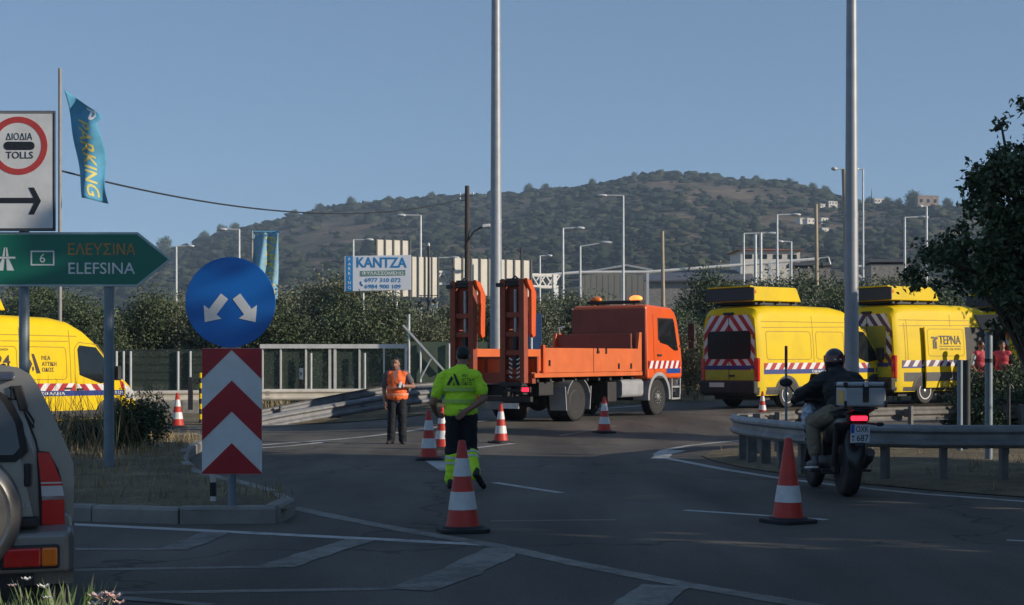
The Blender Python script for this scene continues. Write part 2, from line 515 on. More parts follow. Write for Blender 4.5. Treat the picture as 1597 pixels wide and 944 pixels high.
def asphalt(n, l, b):
    tc = N(n, 'ShaderNodeTexCoord')
    fine = N(n, 'ShaderNodeTexNoise', Scale=55.0, Detail=4.0)
    big = N(n, 'ShaderNodeTexNoise', Scale=0.22, Detail=6.0, Roughness=0.6)
    mp = N(n, 'ShaderNodeMapping'); mp.inputs['Scale'].default_value = (0.5, 0.09, 1); mp.inputs['Rotation'].default_value = (0, 0, R(-25))
    track = N(n, 'ShaderNodeTexNoise', Scale=1.6, Detail=5.0)
    l.new(tc.outputs['Object'], mp.inputs[0]); l.new(mp.outputs[0], track.inputs['Vector'])
    l.new(tc.outputs['Object'], fine.inputs['Vector']); l.new(tc.outputs['Object'], big.inputs['Vector'])
    r1 = N(n, 'ShaderNodeValToRGB')
    r1.color_ramp.elements[0].position = 0.3; r1.color_ramp.elements[0].color = (0.088, 0.079, 0.067, 1)
    r1.color_ramp.elements[1].position = 0.72; r1.color_ramp.elements[1].color = (0.142, 0.128, 0.110, 1)
    l.new(big.outputs['Fac'], r1.inputs[0])
    r2 = N(n, 'ShaderNodeValToRGB')
    r2.color_ramp.elements[0].position = 0.35; r2.color_ramp.elements[0].color = (0.62, 0.62, 0.63, 1)
    r2.color_ramp.elements[1].position = 0.65; r2.color_ramp.elements[1].color = (1.28, 1.26, 1.22, 1)
    l.new(track.outputs['Fac'], r2.inputs[0])
    mx = N(n, 'ShaderNodeMix', data_type='RGBA', blend_type='MULTIPLY'); mx.inputs['Factor'].default_value = 1
    l.new(r1.outputs[0], mx.inputs['A']); l.new(r2.outputs[0], mx.inputs['B'])
    r3 = N(n, 'ShaderNodeValToRGB')
    r3.color_ramp.elements[0].position = 0.35; r3.color_ramp.elements[0].color = (0.75, 0.75, 0.75, 1)
    r3.color_ramp.elements[1].position = 0.7; r3.color_ramp.elements[1].color = (1.3, 1.3, 1.3, 1)
    l.new(fine.outputs['Fac'], r3.inputs[0])
    mx2 = N(n, 'ShaderNodeMix', data_type='RGBA', blend_type='MULTIPLY'); mx2.inputs['Factor'].default_value = 1
    l.new(mx.outputs['Result'], mx2.inputs['A']); l.new(r3.outputs[0], mx2.inputs['B'])
    # tar-sealed cracks
    vo = N(n, 'ShaderNodeTexVoronoi', feature='DISTANCE_TO_EDGE', Scale=0.13)
    wob = N(n, 'ShaderNodeTexNoise', Scale=0.7, Detail=4.0)
    l.new(tc.outputs['Object'], wob.inputs['Vector'])
    va = N(n, 'ShaderNodeVectorMath', operation='ADD')
    vs_ = N(n, 'ShaderNodeVectorMath', operation='SCALE'); vs_.inputs['Scale'].default_value = 2.6
    l.new(wob.outputs['Color'], vs_.inputs[0]); l.new(vs_.outputs[0], va.inputs[0]); l.new(tc.outputs['Object'], va.inputs[1])
    l.new(va.outputs[0], vo.inputs['Vector'])
    cr = N(n, 'ShaderNodeMapRange'); cr.inputs['From Min'].default_value = 0.002; cr.inputs['From Max'].default_value = 0.006
    cr.inputs['To Min'].default_value = 0.55; cr.inputs['To Max'].default_value = 1.0
    l.new(vo.outputs['Distance'], cr.inputs['Value'])
    mx3 = N(n, 'ShaderNodeMix', data_type='RGBA', blend_type='MULTIPLY'); mx3.inputs['Factor'].default_value = 1
    l.new(mx2.outputs['Result'], mx3.inputs['A']); l.new(cr.outputs[0], mx3.inputs['B'])
    l.new(mx3.outputs['Result'], b.inputs['Base Color'])
    b.inputs['Roughness'].default_value = 0.86
    b.inputs['Specular IOR Level'].default_value = 0.3
    bp = N(n, 'ShaderNodeBump', Strength=0.35, Distance=0.01)
    l.new(fine.outputs['Fac'], bp.inputs['Height']); l.new(bp.outputs[0], b.inputs['Normal'])
M_asphalt = big_mat('asphalt', asphalt)

def worn_paint(lo, hi, col):
    def f(n, l, b):
        tc = N(n, 'ShaderNodeTexCoord')
        nz = N(n, 'ShaderNodeTexNoise', Scale=5.0, Detail=9.0, Roughness=0.8)
        l.new(tc.outputs['Object'], nz.inputs['Vector'])
        big = N(n, 'ShaderNodeTexNoise', Scale=0.8, Detail=4.0)
        l.new(tc.outputs['Object'], big.inputs['Vector'])
        ad = N(n, 'ShaderNodeMath', operation='ADD')
        sc = N(n, 'ShaderNodeMath', operation='MULTIPLY'); sc.inputs[1].default_value = 0.5
        l.new(big.outputs['Fac'], sc.inputs[0]); l.new(nz.outputs['Fac'], ad.inputs[0]); l.new(sc.outputs[0], ad.inputs[1])
        r1 = N(n, 'ShaderNodeValToRGB')
        r1.color_ramp.elements[0].position = lo; r1.color_ramp.elements[0].color = (0.108, 0.098, 0.084, 1)
        r1.color_ramp.elements[1].position = hi; r1.color_ramp.elements[1].color = (*col, 1)
        l.new(ad.outputs[0], r1.inputs[0]); l.new(r1.outputs[0], b.inputs['Base Color'])
        b.inputs['Roughness'].default_value = 0.75
    return f
M_paint = big_mat('road_paint', worn_paint(0.50, 0.78, (0.48, 0.47, 0.45)))
M_paintworn = big_mat('worn_road_paint', worn_paint(0.62, 1.05, (0.32, 0.305, 0.27)))

def soil(n, l, b):
    tc = N(n, 'ShaderNodeTexCoord')
    a = N(n, 'ShaderNodeTexNoise', Scale=1.2, Detail=8.0, Roughness=0.65)
    f = N(n, 'ShaderNodeTexNoise', Scale=18.0, Detail=6.0, Roughness=0.7)
    l.new(tc.outputs['Object'], a.inputs['Vector']); l.new(tc.outputs['Object'], f.inputs['Vector'])
    r1 = N(n, 'ShaderNodeValToRGB')
    r1.color_ramp.elements[0].position = 0.32; r1.color_ramp.elements[0].color = (0.11, 0.082, 0.05, 1)
    r1.color_ramp.elements[1].position = 0.68; r1.color_ramp.elements[1].color = (0.27, 0.20, 0.12, 1)
    e = r1.color_ramp.elements.new(0.52); e.color = (0.17, 0.135, 0.075, 1)
    l.new(a.outputs['Fac'], r1.inputs[0])
    r2 = N(n, 'ShaderNodeValToRGB')
    r2.color_ramp.elements[0].position = 0.35; r2.color_ramp.elements[0].color = (0.6, 0.6, 0.6, 1)
    r2.color_ramp.elements[1].position = 0.7; r2.color_ramp.elements[1].color = (1.3, 1.3, 1.3, 1)
    l.new(f.outputs['Fac'], r2.inputs[0])
    mx = N(n, 'ShaderNodeMix', data_type='RGBA', blend_type='MULTIPLY'); mx.inputs['Factor'].default_value = 1
    l.new(r1.outputs[0], mx.inputs['A']); l.new(r2.outputs[0], mx.inputs['B'])
    l.new(mx.outputs['Result'], b.inputs['Base Color'])
    b.inputs['Roughness'].default_value = 0.95
    bp = N(n, 'ShaderNodeBump', Strength=0.6, Distance=0.05)
    l.new(f.outputs['Fac'], bp.inputs['Height']); l.new(bp.outputs[0], b.inputs['Normal'])
M_soil = big_mat('dry_soil', soil)

def hillsoil(n, l, b):
    tc = N(n, 'ShaderNodeTexCoord')
    a = N(n, 'ShaderNodeTexNoise', Scale=0.02, Detail=9.0, Roughness=0.65)
    f = N(n, 'ShaderNodeTexNoise', Scale=0.13, Detail=9.0, Roughness=0.7)
    l.new(tc.outputs['Object'], a.inputs['Vector']); l.new(tc.outputs['Object'], f.inputs['Vector'])
    r1 = N(n, 'ShaderNodeValToRGB')
    r1.color_ramp.elements[0].position = 0.35; r1.color_ramp.elements[0].color = (0.046, 0.050, 0.031, 1)
    r1.color_ramp.elements[1].position = 0.62; r1.color_ramp.elements[1].color = (0.21, 0.155, 0.11, 1)
    l.new(a.outputs['Fac'], r1.inputs[0])
    r2 = N(n, 'ShaderNodeValToRGB')
    r2.color_ramp.elements[0].position = 0.35; r2.color_ramp.elements[0].color = (0.45, 0.47, 0.42, 1)
    r2.color_ramp.elements[1].position = 0.68; r2.color_ramp.elements[1].color = (1.35, 1.3, 1.25, 1)
    l.new(f.outputs['Fac'], r2.inputs[0])
    mx = N(n, 'ShaderNodeMix', data_type='RGBA', blend_type='MULTIPLY'); mx.inputs['Factor'].default_value = 1
    l.new(r1.outputs[0], mx.inputs['A']); l.new(r2.outputs[0], mx.inputs['B'])
    l.new(mx.outputs['Result'], b.inputs['Base Color'])
    b.inputs['Roughness'].default_value = 1.0
    b.inputs['Specular IOR Level'].default_value = 0.1
M_hill = big_mat('hillside', hillsoil)
M_scrubs = [mat('scrub_a', (0.024, 0.034, 0.021), 0.9, var=0.3, scale=0.2, spec=0.1), mat('scrub_b', (0.034, 0.044, 0.026), 0.9, var=0.3, scale=0.2, spec=0.1),
            mat('scrub_c', (0.052, 0.058, 0.034), 0.9, var=0.3, scale=0.2, spec=0.1)]
# ------------------------------------------------------------------ ground, hill, road
def grid_obj(name, xs, ys, fn, m, smooth=True):
    xs, ys = list(xs), list(ys)
    v = [(x, y, fn(x, y)) for y in ys for x in xs]
    W = len(xs)
    f = [(j * W + i, j * W + i + 1, (j + 1) * W + i + 1, (j + 1) * W + i) for j in range(len(ys) - 1) for i in range(W - 1)]
    me = bpy.data.meshes.new(name)
    me.from_pydata(v, [], f)
    me.materials.append(m)
    if smooth: me.shade_smooth()
    o = bpy.data.objects.new(name, me)
    link(o)
    o['kind'] = 'structure'
    return o

gx = [-1330, -700, -300, -120, -70, -45] + [-32 + i for i in range(65)] + [45, 70, 120, 300, 700, 1330]
gy = [-430, -100, -40, -15, 0] + [2 + i for i in range(60)] + [70, 90, 120, 200, 400, 800, 1430]
grid_obj('ground', gx, gy, lambda x, y: gz(x, y) - 0.05, M_soil)

RIDGE = [(-900, 470), (-200, 448), (0, 428), (150, 408), (240, 394), (300, 384), (345, 367), (400, 352), (510, 325), (560, 318), (640, 311), (720, 306),
         (800, 303), (830, 298), (900, 293), (960, 283), (1000, 276), (1050, 271), (1100, 275), (1150, 280), (1210, 283), (1260, 294),
         (1300, 306), (1340, 318), (1400, 322), (1480, 322), (1600, 330), (1900, 350), (2400, 430)]
def ridge_el(px):
    if px <= RIDGE[0][0]: p = RIDGE[0][1]
    elif px >= RIDGE[-1][0]: p = RIDGE[-1][1]
    else:
        for (a, pa), (b, pb) in zip(RIDGE, RIDGE[1:]):
            if a <= px <= b:
                p = pa + (pb - pa) * (px - a) / (b - a)
                break
    return (HY - p) / FPX
def hill_hit(px, py):
    """depth at which the slope of the hill shows at a photo pixel"""
    y = 110.0
    while y < hill_yr(px):
        if hill_z(PX(px, y), y) - CAMZ >= (HY - py) * y / FPX: return y
        y += 4
    return hill_yr(px) - 10
def hill_yr(px): return 1240 - 260 * ss(1150, 1500, px) + 60 * math.sin(px * 0.004)
def hill_w(y, yr): return ss(90, yr, y) * 0.70 + 0.30 * max(0, min(1, (y - 90) / (yr - 90)))
def hill_z(x, y):
    px = CX + FPX * x / max(y, 90)
    yr = hill_yr(px)
    w = hill_w(y, yr)
    nz = mnoise.fractal(Vector((x * 0.006, y * 0.006, 3.1)), 1.0, 2.0, 4)
    z = ridge_el(px) * min(y, yr) * w + nz * 7.0 * w * (1.0 - 0.88 * math.exp(-((y - yr) / 120) ** 2))
    if y > yr:
        z -= (y - yr) * 0.25
    return z - 1.2 + 1.6 * min(1, (y - 90) / 60)
hxs = [-760 + 14 * i for i in range(122)]
hys = [92 + 12 * i for i in range(112)]
grid_obj('hill', hxs, hys, hill_z, M_hill)

rx = [-34 + 0.6 * i for i in range(114)]
ry = [-60, -30, -12, -4] + [2 + 0.6 * i for i in range(79)]
grid_obj('road', rx, ry, lambda x, y: gz(x, y), M_asphalt)

# ------------------------------------------------------------------ scrub on the hill (nobody could count it)
def scatter_scrub():
    bm = bmesh.new()
    bmesh.ops.create_icosphere(bm, subdivisions=2, radius=1.0)
    bv = np.array([v.co[:] for v in bm.verts]); bf = np.array([[v.index for v in f.verts] for f in bm.faces])
    bm.free()
    variants = []
    for k in range(8):
        r = 1 + 0.6 * (rng.random(len(bv)) - 0.5) * 2
        q = bv * r[:, None]
        q[:, 2] = np.maximum(q[:, 2], -0.35) * 0.85 + 0.3
        variants.append(q)
    V, F, MI = [], [], []
    n = 0
    tries = 0
    cnt = 0
    while cnt < 13000 and tries < 60000:
        tries += 1
        px = -150 + 1900 * random.random()
        yr = hill_yr(px)
        t = random.random() ** 0.85 if tries % 14 else 0.97 + 0.03 * random.random()
        lo, hi = 95, yr + 25
        for _ in range(12):
            mdl = (lo + hi) / 2
            if hill_w(mdl, yr) < t: lo = mdl
            else: hi = mdl
        y = lo + random.uniform(-14, 14)
        x = (px - CX) * y / FPX
        d = mnoise.fractal(Vector((x * 0.011, y * 0.006, 9.0)), 1.0, 2.0, 4) + 0.3 * mnoise.noise(Vector((x * 0.05, y * 0.025, 1.0)))
        sy = HY - FPX * ridge_el(px) * hill_w(y, yr)
        bare = -0.10
        for (ux, uy, wx, wy, k_) in ((545, 352, 80, 32, .62), (330, 378, 60, 14, .6), (450, 372, 60, 16, .4), (1290, 365, 110, 50, .42), (1230, 340, 60, 30, .3), (790, 385, 90, 20, .3), (1020, 320, 50, 16, .22)):
            bare += k_ * math.exp(-((px - ux) / wx) ** 2 - ((sy - uy) / wy) ** 2)
        if d < -0.30 + bare and random.random() < 0.9 and t < 0.96: continue
        z = hill_z(x, y)
        s = random.choice((1.6, 2.0, 2.6, 3.2, 3.8, 4.6, 6.0)) * (0.75 + 0.5 * random.random()) * y / FPX * (1.0 + 0.5 * (1 - t))
        q = variants[random.randrange(8)]
        a = random.random() * 6.283
        ca, sa = math.cos(a), math.sin(a)
        el_ = random.uniform(1.1, 2.2)
        w = np.empty_like(q)
        w[:, 0] = x + s * el_ * (q[:, 0] * ca - q[:, 1] * sa)
        w[:, 1] = y + s * el_ * (q[:, 0] * sa + q[:, 1] * ca)
        w[:, 2] = z + s * (0.8 + 0.5 * random.random()) * q[:, 2]
        V.append(w); F.append(bf + n); n += len(q)
        MI.append(np.full(len(bf), (0, 0, 1, 1, 2)[random.randrange(5)]))
        cnt += 1
    _pad = 0
    V = np.concatenate(V); F = np.concatenate(F); MI = np.concatenate(MI)
    me = bpy.data.meshes.new('scrub')
    me.vertices.add(len(V)); me.vertices.foreach_set('co', V.ravel())
    me.loops.add(F.size); me.loops.foreach_set('vertex_index', F.ravel())
    me.polygons.add(len(F)); me.polygons.foreach_set('loop_start', np.arange(0, F.size, 3))
    for m in M_scrubs: me.materials.append(m)
    me.polygons.foreach_set('material_index', MI)
    me.update(); me.validate()
    o = bpy.data.objects.new('scrub', me)
    link(o)
    o['kind'] = 'stuff'
scatter_scrub()

# ------------------------------------------------------------------ road markings
mark_id = [0]
def marking(pts, w, m=None, lift=0.008, name='road_marking'):
    """painted strip along ground points"""
    pts = [Vector((p[0], p[1], 0)) for p in pts]
    dense = []
    for a, b in zip(pts, pts[1:]):
        k = max(1, int((b - a).length / (0.16 if m is M_paintworn else 0.5)))
        dense += [a.lerp(b, i / k) for i in range(k)]
    dense.append(pts[-1])
    mb = MB()
    vs = []
    for i, p in enumerate(dense):
        d = (dense[min(i + 1, len(dense) - 1)] - dense[max(i - 1, 0)]).normalized()
        s = Vector((d.y, -d.x, 0))
        ww = w if not hasattr(w, '__len__') else w[0] + (w[1] - w[0]) * i / (len(dense) - 1)
        for k in (-1, 1):
            if m is M_paintworn: ww *= random.uniform(0.90, 1.06)
            q = p + s * (k * ww / 2)
            vs.append((q.x, q.y, gz(q.x, q.y) + (lift * 0.3 if q.y < 30 else lift)))
    fs = [(2 * i, 2 * i + 1, 2 * i + 3, 2 * i + 2) for i in range(len(dense) - 1)]
    mb.add(vs, fs)
    o = mb.build(name, m or M_paint)
    o['kind'] = 'structure'
    return o
def gp(*pp): return [G(a, b) for a, b in pp]
marking(gp((60, 812), (110, 818), (300, 827), (520, 838), (760, 850)), 0.17, M_paint, 0.008)
marking(gp((455, 792), (530, 808), (640, 829), (770, 851), (900, 880), (1060, 911), (1290, 950)), 0.20, M_paintworn, 0.012)
marking(gp((90, 890), (250, 887), (440, 884)), 0.13, M_paintworn, 0.008)
marking(gp((430, 885), (500, 862), (565, 842)), 0.30, M_paintworn, 0.016)
marking(gp((100, 857), (275, 857)), 0.15, M_paintworn, 0.008)
marking(gp((268, 858), (300, 847), (338, 831)), 0.28, M_paintworn, 0.016)
marking(gp((130, 926), (400, 922), (655, 918)), 0.13, M_paintworn, 0.008)
marking(gp((640, 921), (715, 894), (790, 856)), 0.36, M_paintworn, 0.016)
marking(gp((985, 952), (1040, 914)), 0.34, M_paintworn, 0.016)
marking(gp((180, 933), (330, 945)), 0.12, M_paintworn, 0.020)
marking(gp((772, 753), (875, 769)), 0.13)
marking(gp((765, 813), (960, 811)), 0.10, M_paintworn)
marking(gp((1068, 796), (1290, 811)), 0.12)
marking(gp((1570, 843), (1700, 848)), 0.10)
marking(gp((873, 684), (962, 677)), 0.13, M_paintworn)
marking(gp((680, 719), (704, 734)), 0.35)
marking(gp((740, 699), (800, 692)), 0.15)
marking(gp((395, 695), (500, 688), (640, 679), (760, 672)), 0.20, M_paint)
marking(gp((395, 700), (450, 696), (510, 690)), 0.14, M_paint, 0.012)
marking(gp((120, 676), (220, 672), (330, 668), (420, 664), (600, 656), (700, 651)), 0.16, M_paint)
marking([GY(915, 44), GY(1010, 45.2)], 0.22)
marking([GY(1060, 40), GY(1130, 39), GY(1200, 38)], 0.18, M_paintworn)
marking([GY(1040, 46.5), GY(1100, 47), GY(1180, 47.5)], 0.2)
edge = [(6.6, 16.1), (5.84, 16.8), (4.9, 17.9), (4.2, 19.2), (3.67, 20.5), (3.2, 22.2), (2.92, 23.6), (2.62, 25.0), (2.58, 26.2), (2.86, 27.6), (3.5, 29.2), (4.4, 30.6), (5.6, 31.8)]
marking(edge, 0.16)
marking([G(1028, 716), G(1036, 708), G(1058, 703)], 0.3, M_paint, 0.012)

def land_patch(name, outline, h, m, step=0.35, noise=0.05, dome=0.0):
    """low raised piece of ground with a wandering surface"""
    o2 = [(p[0], p[1]) for p in outline]
    x0, x1 = min(p[0] for p in o2), max(p[0] for p in o2)
    y0, y1 = min(p[1] for p in o2), max(p[1] for p in o2)
    bm = bmesh.new()
    vs = [bm.verts.new((x, y, 0)) for x, y in o2]
    f = bm.faces.new(vs)
    for k in range(1, int((x1 - x0) / step)):
        g = bm.verts[:] + bm.edges[:] + bm.faces[:]
        bmesh.ops.bisect_plane(bm, geom=g, plane_co=(x0 + k * step, 0, 0), plane_no=(1, 0, 0))
    for k in range(1, int((y1 - y0) / step)):
        g = bm.verts[:] + bm.edges[:] + bm.faces[:]
        bmesh.ops.bisect_plane(bm, geom=g, plane_co=(0, y0 + k * step, 0), plane_no=(0, 1, 0))
    border = {v for e in bm.edges if len(e.link_faces) == 1 for v in e.verts}
    for v in bm.verts:
        base = gz(v.co.x, v.co.y)
        n_ = mnoise.fractal(Vector((v.co.x * 0.9, v.co.y * 0.9, 5)), 1, 2, 4)
        dd = 9.0
        if v in border:
            v.co.z = base + h
        else:
            v.co.z = base + h + noise * (0.6 + n_) + dome
    bm.normal_update()
    for f in bm.faces:
        if f.normal.z < 0: f.normal_flip()
    me = bpy.data.meshes.new(name)
    bm.to_mesh(me); bm.free()
    me.materials.append(m)
    me.shade_smooth()
    o = bpy.data.objects.new(name, me)
    link(o)
    o['kind'] = 'structure'
    return o

# traffic island with kerb stones
isl = [(-9.8, 15.2)] + [tuple(G(*p)[:2]) for p in ((105, 812), (300, 818), (450, 816), (458, 796), (400, 779), (345, 764), (306, 750), (287, 731), (294, 714), (318, 700), (322, 690))] + [(-9.0, 30.6), (-16, 30.4), (-16, 15.0)]
land_patch('traffic_island', isl, 0.14, M_soil, 0.4, 0.06)
island_kerb = bpy.data.objects.new('kerb', None)
link(island_kerb); tag(island_kerb, kind='structure')
def kerb_run(outline, w=0.16, h=0.17, length=0.95, close=False, drop=1.0):
    pts = [Vector((p[0], p[1], 0)) for p in outline]
    lens = [0]
    for a, b in zip(pts, pts[1:]): lens.append(lens[-1] + (b - a).length)
    def at(s):
        for i in range(len(pts) - 1):
            if s <= lens[i + 1] or i == len(pts) - 2:
                t = (s - lens[i]) / (lens[i + 1] - lens[i])
                return pts[i].lerp(pts[i + 1], t)
    k = max(1, round(lens[-1] / length))
    for i in range(k):
        a, b = at(lens[-1] * i / k + 0.006), at(lens[-1] * (i + 1) / k - 0.006)
        d = (b - a).normalized()
        s = Vector((-d.y, d.x, 0))
        jz = random.uniform(-0.012, 0.012)
        mb = MB()
        A, B = a - s * (0.03 + random.uniform(0, 0.012)), b - s * (0.03 + random.uniform(0, 0.012))
        vs = []
        for p in (A, B):
            z = gz(p.x, p.y)
            vs += [(p.x, p.y, z - 0.05), (p.x + s.x * w, p.y + s.y * w, z - 0.05), (p.x + s.x * w, p.y + s.y * w, z + h + jz), (p.x + s.x * 0.025, p.y + s.y * 0.025, z + h + jz), (p.x, p.y, z + h - 0.03 + jz)]
        fs = [(4, 3, 2, 1, 0), (5, 6, 7, 8, 9)] + [(i0, (i0 + 1) % 5, 5 + (i0 + 1) % 5, 5 + i0) for i0 in range(5)]
        mb.add(vs, fs)
        mb.build('kerb_stone', M_kerb, island_kerb, bevel=0.012)
kerb_run(isl[:14])

# verge under the right guardrail
verge = [(7.6, 16.3), (6.0, 17.3), (5.2, 18.3), (4.5, 19.5), (4.0, 20.9), (3.55, 22.5), (3.3, 24.2), (3.3, 25.6), (3.7, 27.2), (4.5, 28.4), (6.0, 29.2), (9.5, 30.0), (30, 31.5), (30, 16.0)]
land_patch('verge', verge[::-1] if False else verge, 0.012, M_soil, 0.5, 0.05)
# far verge on both sides of the carriageway
land_patch('roadside', [(-33, 46.6), (-6, 45.2), (3, 46.5), (14, 47.5), (33, 47.5), (33, 60), (-33, 60)], 0.01, M_soil, 1.5, 0.25)
# dry strip under the sloping guardrail
land_patch('roadside_strip', [(-12, 40.6), (-7.0, 40.2), (-4.4, 41.0), (-3, 42.2), (-2.4, 44.2), (-6, 45.6), (-33, 46), (-33, 42)], 0.02, M_soil, 0.8, 0.12)
# ------------------------------------------------------------------ trees and plants
def leaf_mesh(name, lobes, count, size, mats, weights=(0.4, 0.4, 0.2), shell=0.55, droop=0.25, clus=0, cl_r=0.2, aspect=2.0, folded=True):
    """many small folded leaves through the volume of the lobes (centre, radii)"""
    L = np.array([l[0] for l in lobes], float); Rr = np.array([l[1] if hasattr(l[1], '__len__') else (l[1],) * 3 for l in lobes], float)
    vol = Rr.prod(1) ** 0.75
    pk = rng.choice(len(lobes), size=count if not clus else count // clus, p=vol / vol.sum())
    k = len(pk)
    d = rng.normal(size=(k, 3)); d /= np.linalg.norm(d, axis=1)[:, None]
    rad = shell + (1 - shell) * rng.random(k) ** 0.6
    inner = rng.random(k) < 0.25
    rad[inner] = rng.random(inner.sum()) ** 0.5 * shell
    rad *= 1 + 0.13 * rng.normal(size=k)
    c = L[pk] + d * Rr[pk] * rad[:, None]
    if clus:
        c = np.repeat(c, clus, 0)
        d = np.repeat(d, clus, 0)
        c = c + rng.normal(size=c.shape) * cl_r
        k = len(c)
    ax = rng.normal(size=(k, 3)) + d * 0.5; ax[:, 2] -= droop
    ax /= np.linalg.norm(ax, axis=1)[:, None]
    nn = rng.normal(size=(k, 3)) + np.array([0, 0, 0.8])
    sd = np.cross(ax, nn); sd /= np.maximum(1e-6, np.linalg.norm(sd, axis=1))[:, None]
    nr = np.cross(sd, ax)
    s = size * (0.6 + 0.8 * rng.random(k))
    a = ax * s[:, None]; b = sd * (s / aspect)[:, None]; h = nr * (s * 0.16)[:, None]
    if folded:
        V = np.stack([c - a * 0.5, c + b * 0.5 + h, c + a * 0.5, c - b * 0.5 + h], 1).reshape(-1, 3)
        i = np.arange(k) * 4
        F = np.stack([np.stack([i, i + 1, i + 2], 1), np.stack([i, i + 2, i + 3], 1)], 1).reshape(-1, 3)
        per = 2
    else:
        V = np.stack([c - a * 0.5, c + b * 0.5, c + a * 0.5], 1).reshape(-1, 3)
        i = np.arange(k) * 3
        F = np.stack([i, i + 1, i + 2], 1)
        per = 1
    me = bpy.data.meshes.new(name)
    me.vertices.add(len(V)); me.vertices.foreach_set('co', V.ravel())
    me.loops.add(F.size); me.loops.foreach_set('vertex_index', F.ravel().astype(np.int32))
    me.polygons.add(len(F)); me.polygons.foreach_set('loop_start', np.arange(0, F.size, 3, dtype=np.int32))
    for m in mats: me.materials.append(m)
    mi = rng.choice(len(mats), size=k, p=weights)
    me.polygons.foreach_set('material_index', np.repeat(mi, per).astype(np.int32))
    me.update(); me.validate()
    return me

def trunk_mb(h, r, branches, lean=(0, 0)):
    mb = MB()
    top = Vector((lean[0], lean[1], h))
    mb.tube([(0, 0, -0.2), (lean[0] * 0.1, lean[1] * 0.1, h * 0.3), (lean[0] * 0.5, lean[1] * 0.5, h * 0.65), top], [r * 1.25, r, r * 0.8, r * 0.55], 9)
    for b in branches:
        b = Vector(b)
        t = random.uniform(0.45, 0.95)
        s = Vector((lean[0] * t, lean[1] * t, h * t))
        mid = s.lerp(b, 0.5) + Vector((0, 0, 0.12 * (b - s).length))
        mb.tube([s, mid, b], [r * 0.45, r * 0.3, r * 0.1], 6)
    return mb

OL = (M_olive1, M_olive2, M_olive3)
def olive_variant(k):
    random.seed(40 + k)
    lobes = []
    for i in range(9):
        a = random.random() * 6.28
        q = random.uniform(0.2, 1.5)
        lobes.append(((math.cos(a) * q, math.sin(a) * q, random.uniform(1.3, 3.6)), random.uniform(0.7, 1.15)))
    lobes.append(((0, 0, 2.6), (1.5, 1.5, 1.5)))
    crown = leaf_mesh('crown', lobes, 18000, 0.115, OL if k < 3 else (M_leafmid, M_olive3, M_leafdark), ((0.45, 0.30, 0.25), (0.3, 0.1, 0.6), (0.5, 0.15, 0.35), (0.4, 0.3, 0.3), (0.55, 0.4, 0.05))[k] if k < 4 else (.4, .4, .2), 0.5, 0.1, 6, 0.11)
    tm = trunk_mb(1.7, 0.17, [l[0] for l in lobes[:6]], (0.2, 0.1)).mesh('trunk', M_trunk)
    return crown, tm
olives = [olive_variant(k) for k in range(5)]
def plant_tree(x, y, z, s, var, label, cat='tree', name='olive_tree', group=None, sz=None):
    t = thing(name, label, cat, (x, y, z), random.random() * 6.28, group)
    c, tm = var
    for nm, me in (('crown', c), ('trunk', tm)):
        o = bpy.data.objects.new(nm, me)
        link(o, t)
    t.scale = (s, s, sz or s)
    return t
random.seed(11)
OLABEL = 'grey-green olive tree in the dense grove behind the mesh fence'
# photo column, row of the crown top, depth
spots = [(20, 440, 58), (75, 452, 62), (125, 452, 56), (178, 455, 60), (232, 448, 57), (268, 458, 66), (300, 452, 57), (352, 440, 62), (410, 440, 70), (452, 428, 64), (495, 412, 72), (520, 425, 60),
         (560, 408, 78), (566, 462, 57), (608, 460, 60), (650, 468, 62), (668, 455, 74), (705, 470, 64), (740, 455, 72), (792, 462, 66), (845, 452, 70), (832, 482, 58), (880, 448, 74), (905, 470, 60),
         (942, 462, 70), (985, 452, 78), (1030, 462, 70), (1062, 470, 62), (1085, 462, 76), (470, 470, 56), (400, 480, 56), (140, 480, 54), (62, 480, 54)]
for px, py, Y in spots:
    p = P(px, py, Y)
    h = (p.z - 0.3) * random.uniform(0.80, 1.10)
    s = h / 4.3
    reg = [w for lim, w in ((290, 'left of the round blue sign'), (535, 'between the round blue sign and the billboard'), (700, 'below the parking billboard'), (2000, 'behind the orange truck')) if px < lim][0]
    plant_tree(p.x, p.y, 0.3, max(s, 0.9) * random.uniform(0.95, 1.1), random.choice(olives), 'grey-green olive tree in the grove ' + reg, group='olive trees ' + reg, sz=s)
ILABEL = 'dusty green tree on the bank behind the yellow vans'
for px, py, Y in [(1120, 428, 84), (1215, 440, 70), (1252, 420, 74), (1292, 428, 62), (1300, 462, 56), (1348, 425, 78), (1388, 432, 70), (1420, 425, 74), (1460, 440, 64), (1258, 462, 58), (1085, 500, 56), (1168, 452, 66)]:
    p = P(px, py, Y)
    s = (p.z - 0.5) / 4.3
    plant_tree(p.x, p.y, 0.5, max(s, 0.85), random.choice(olives), ILABEL, group='trees on the bank behind the vans', sz=s)
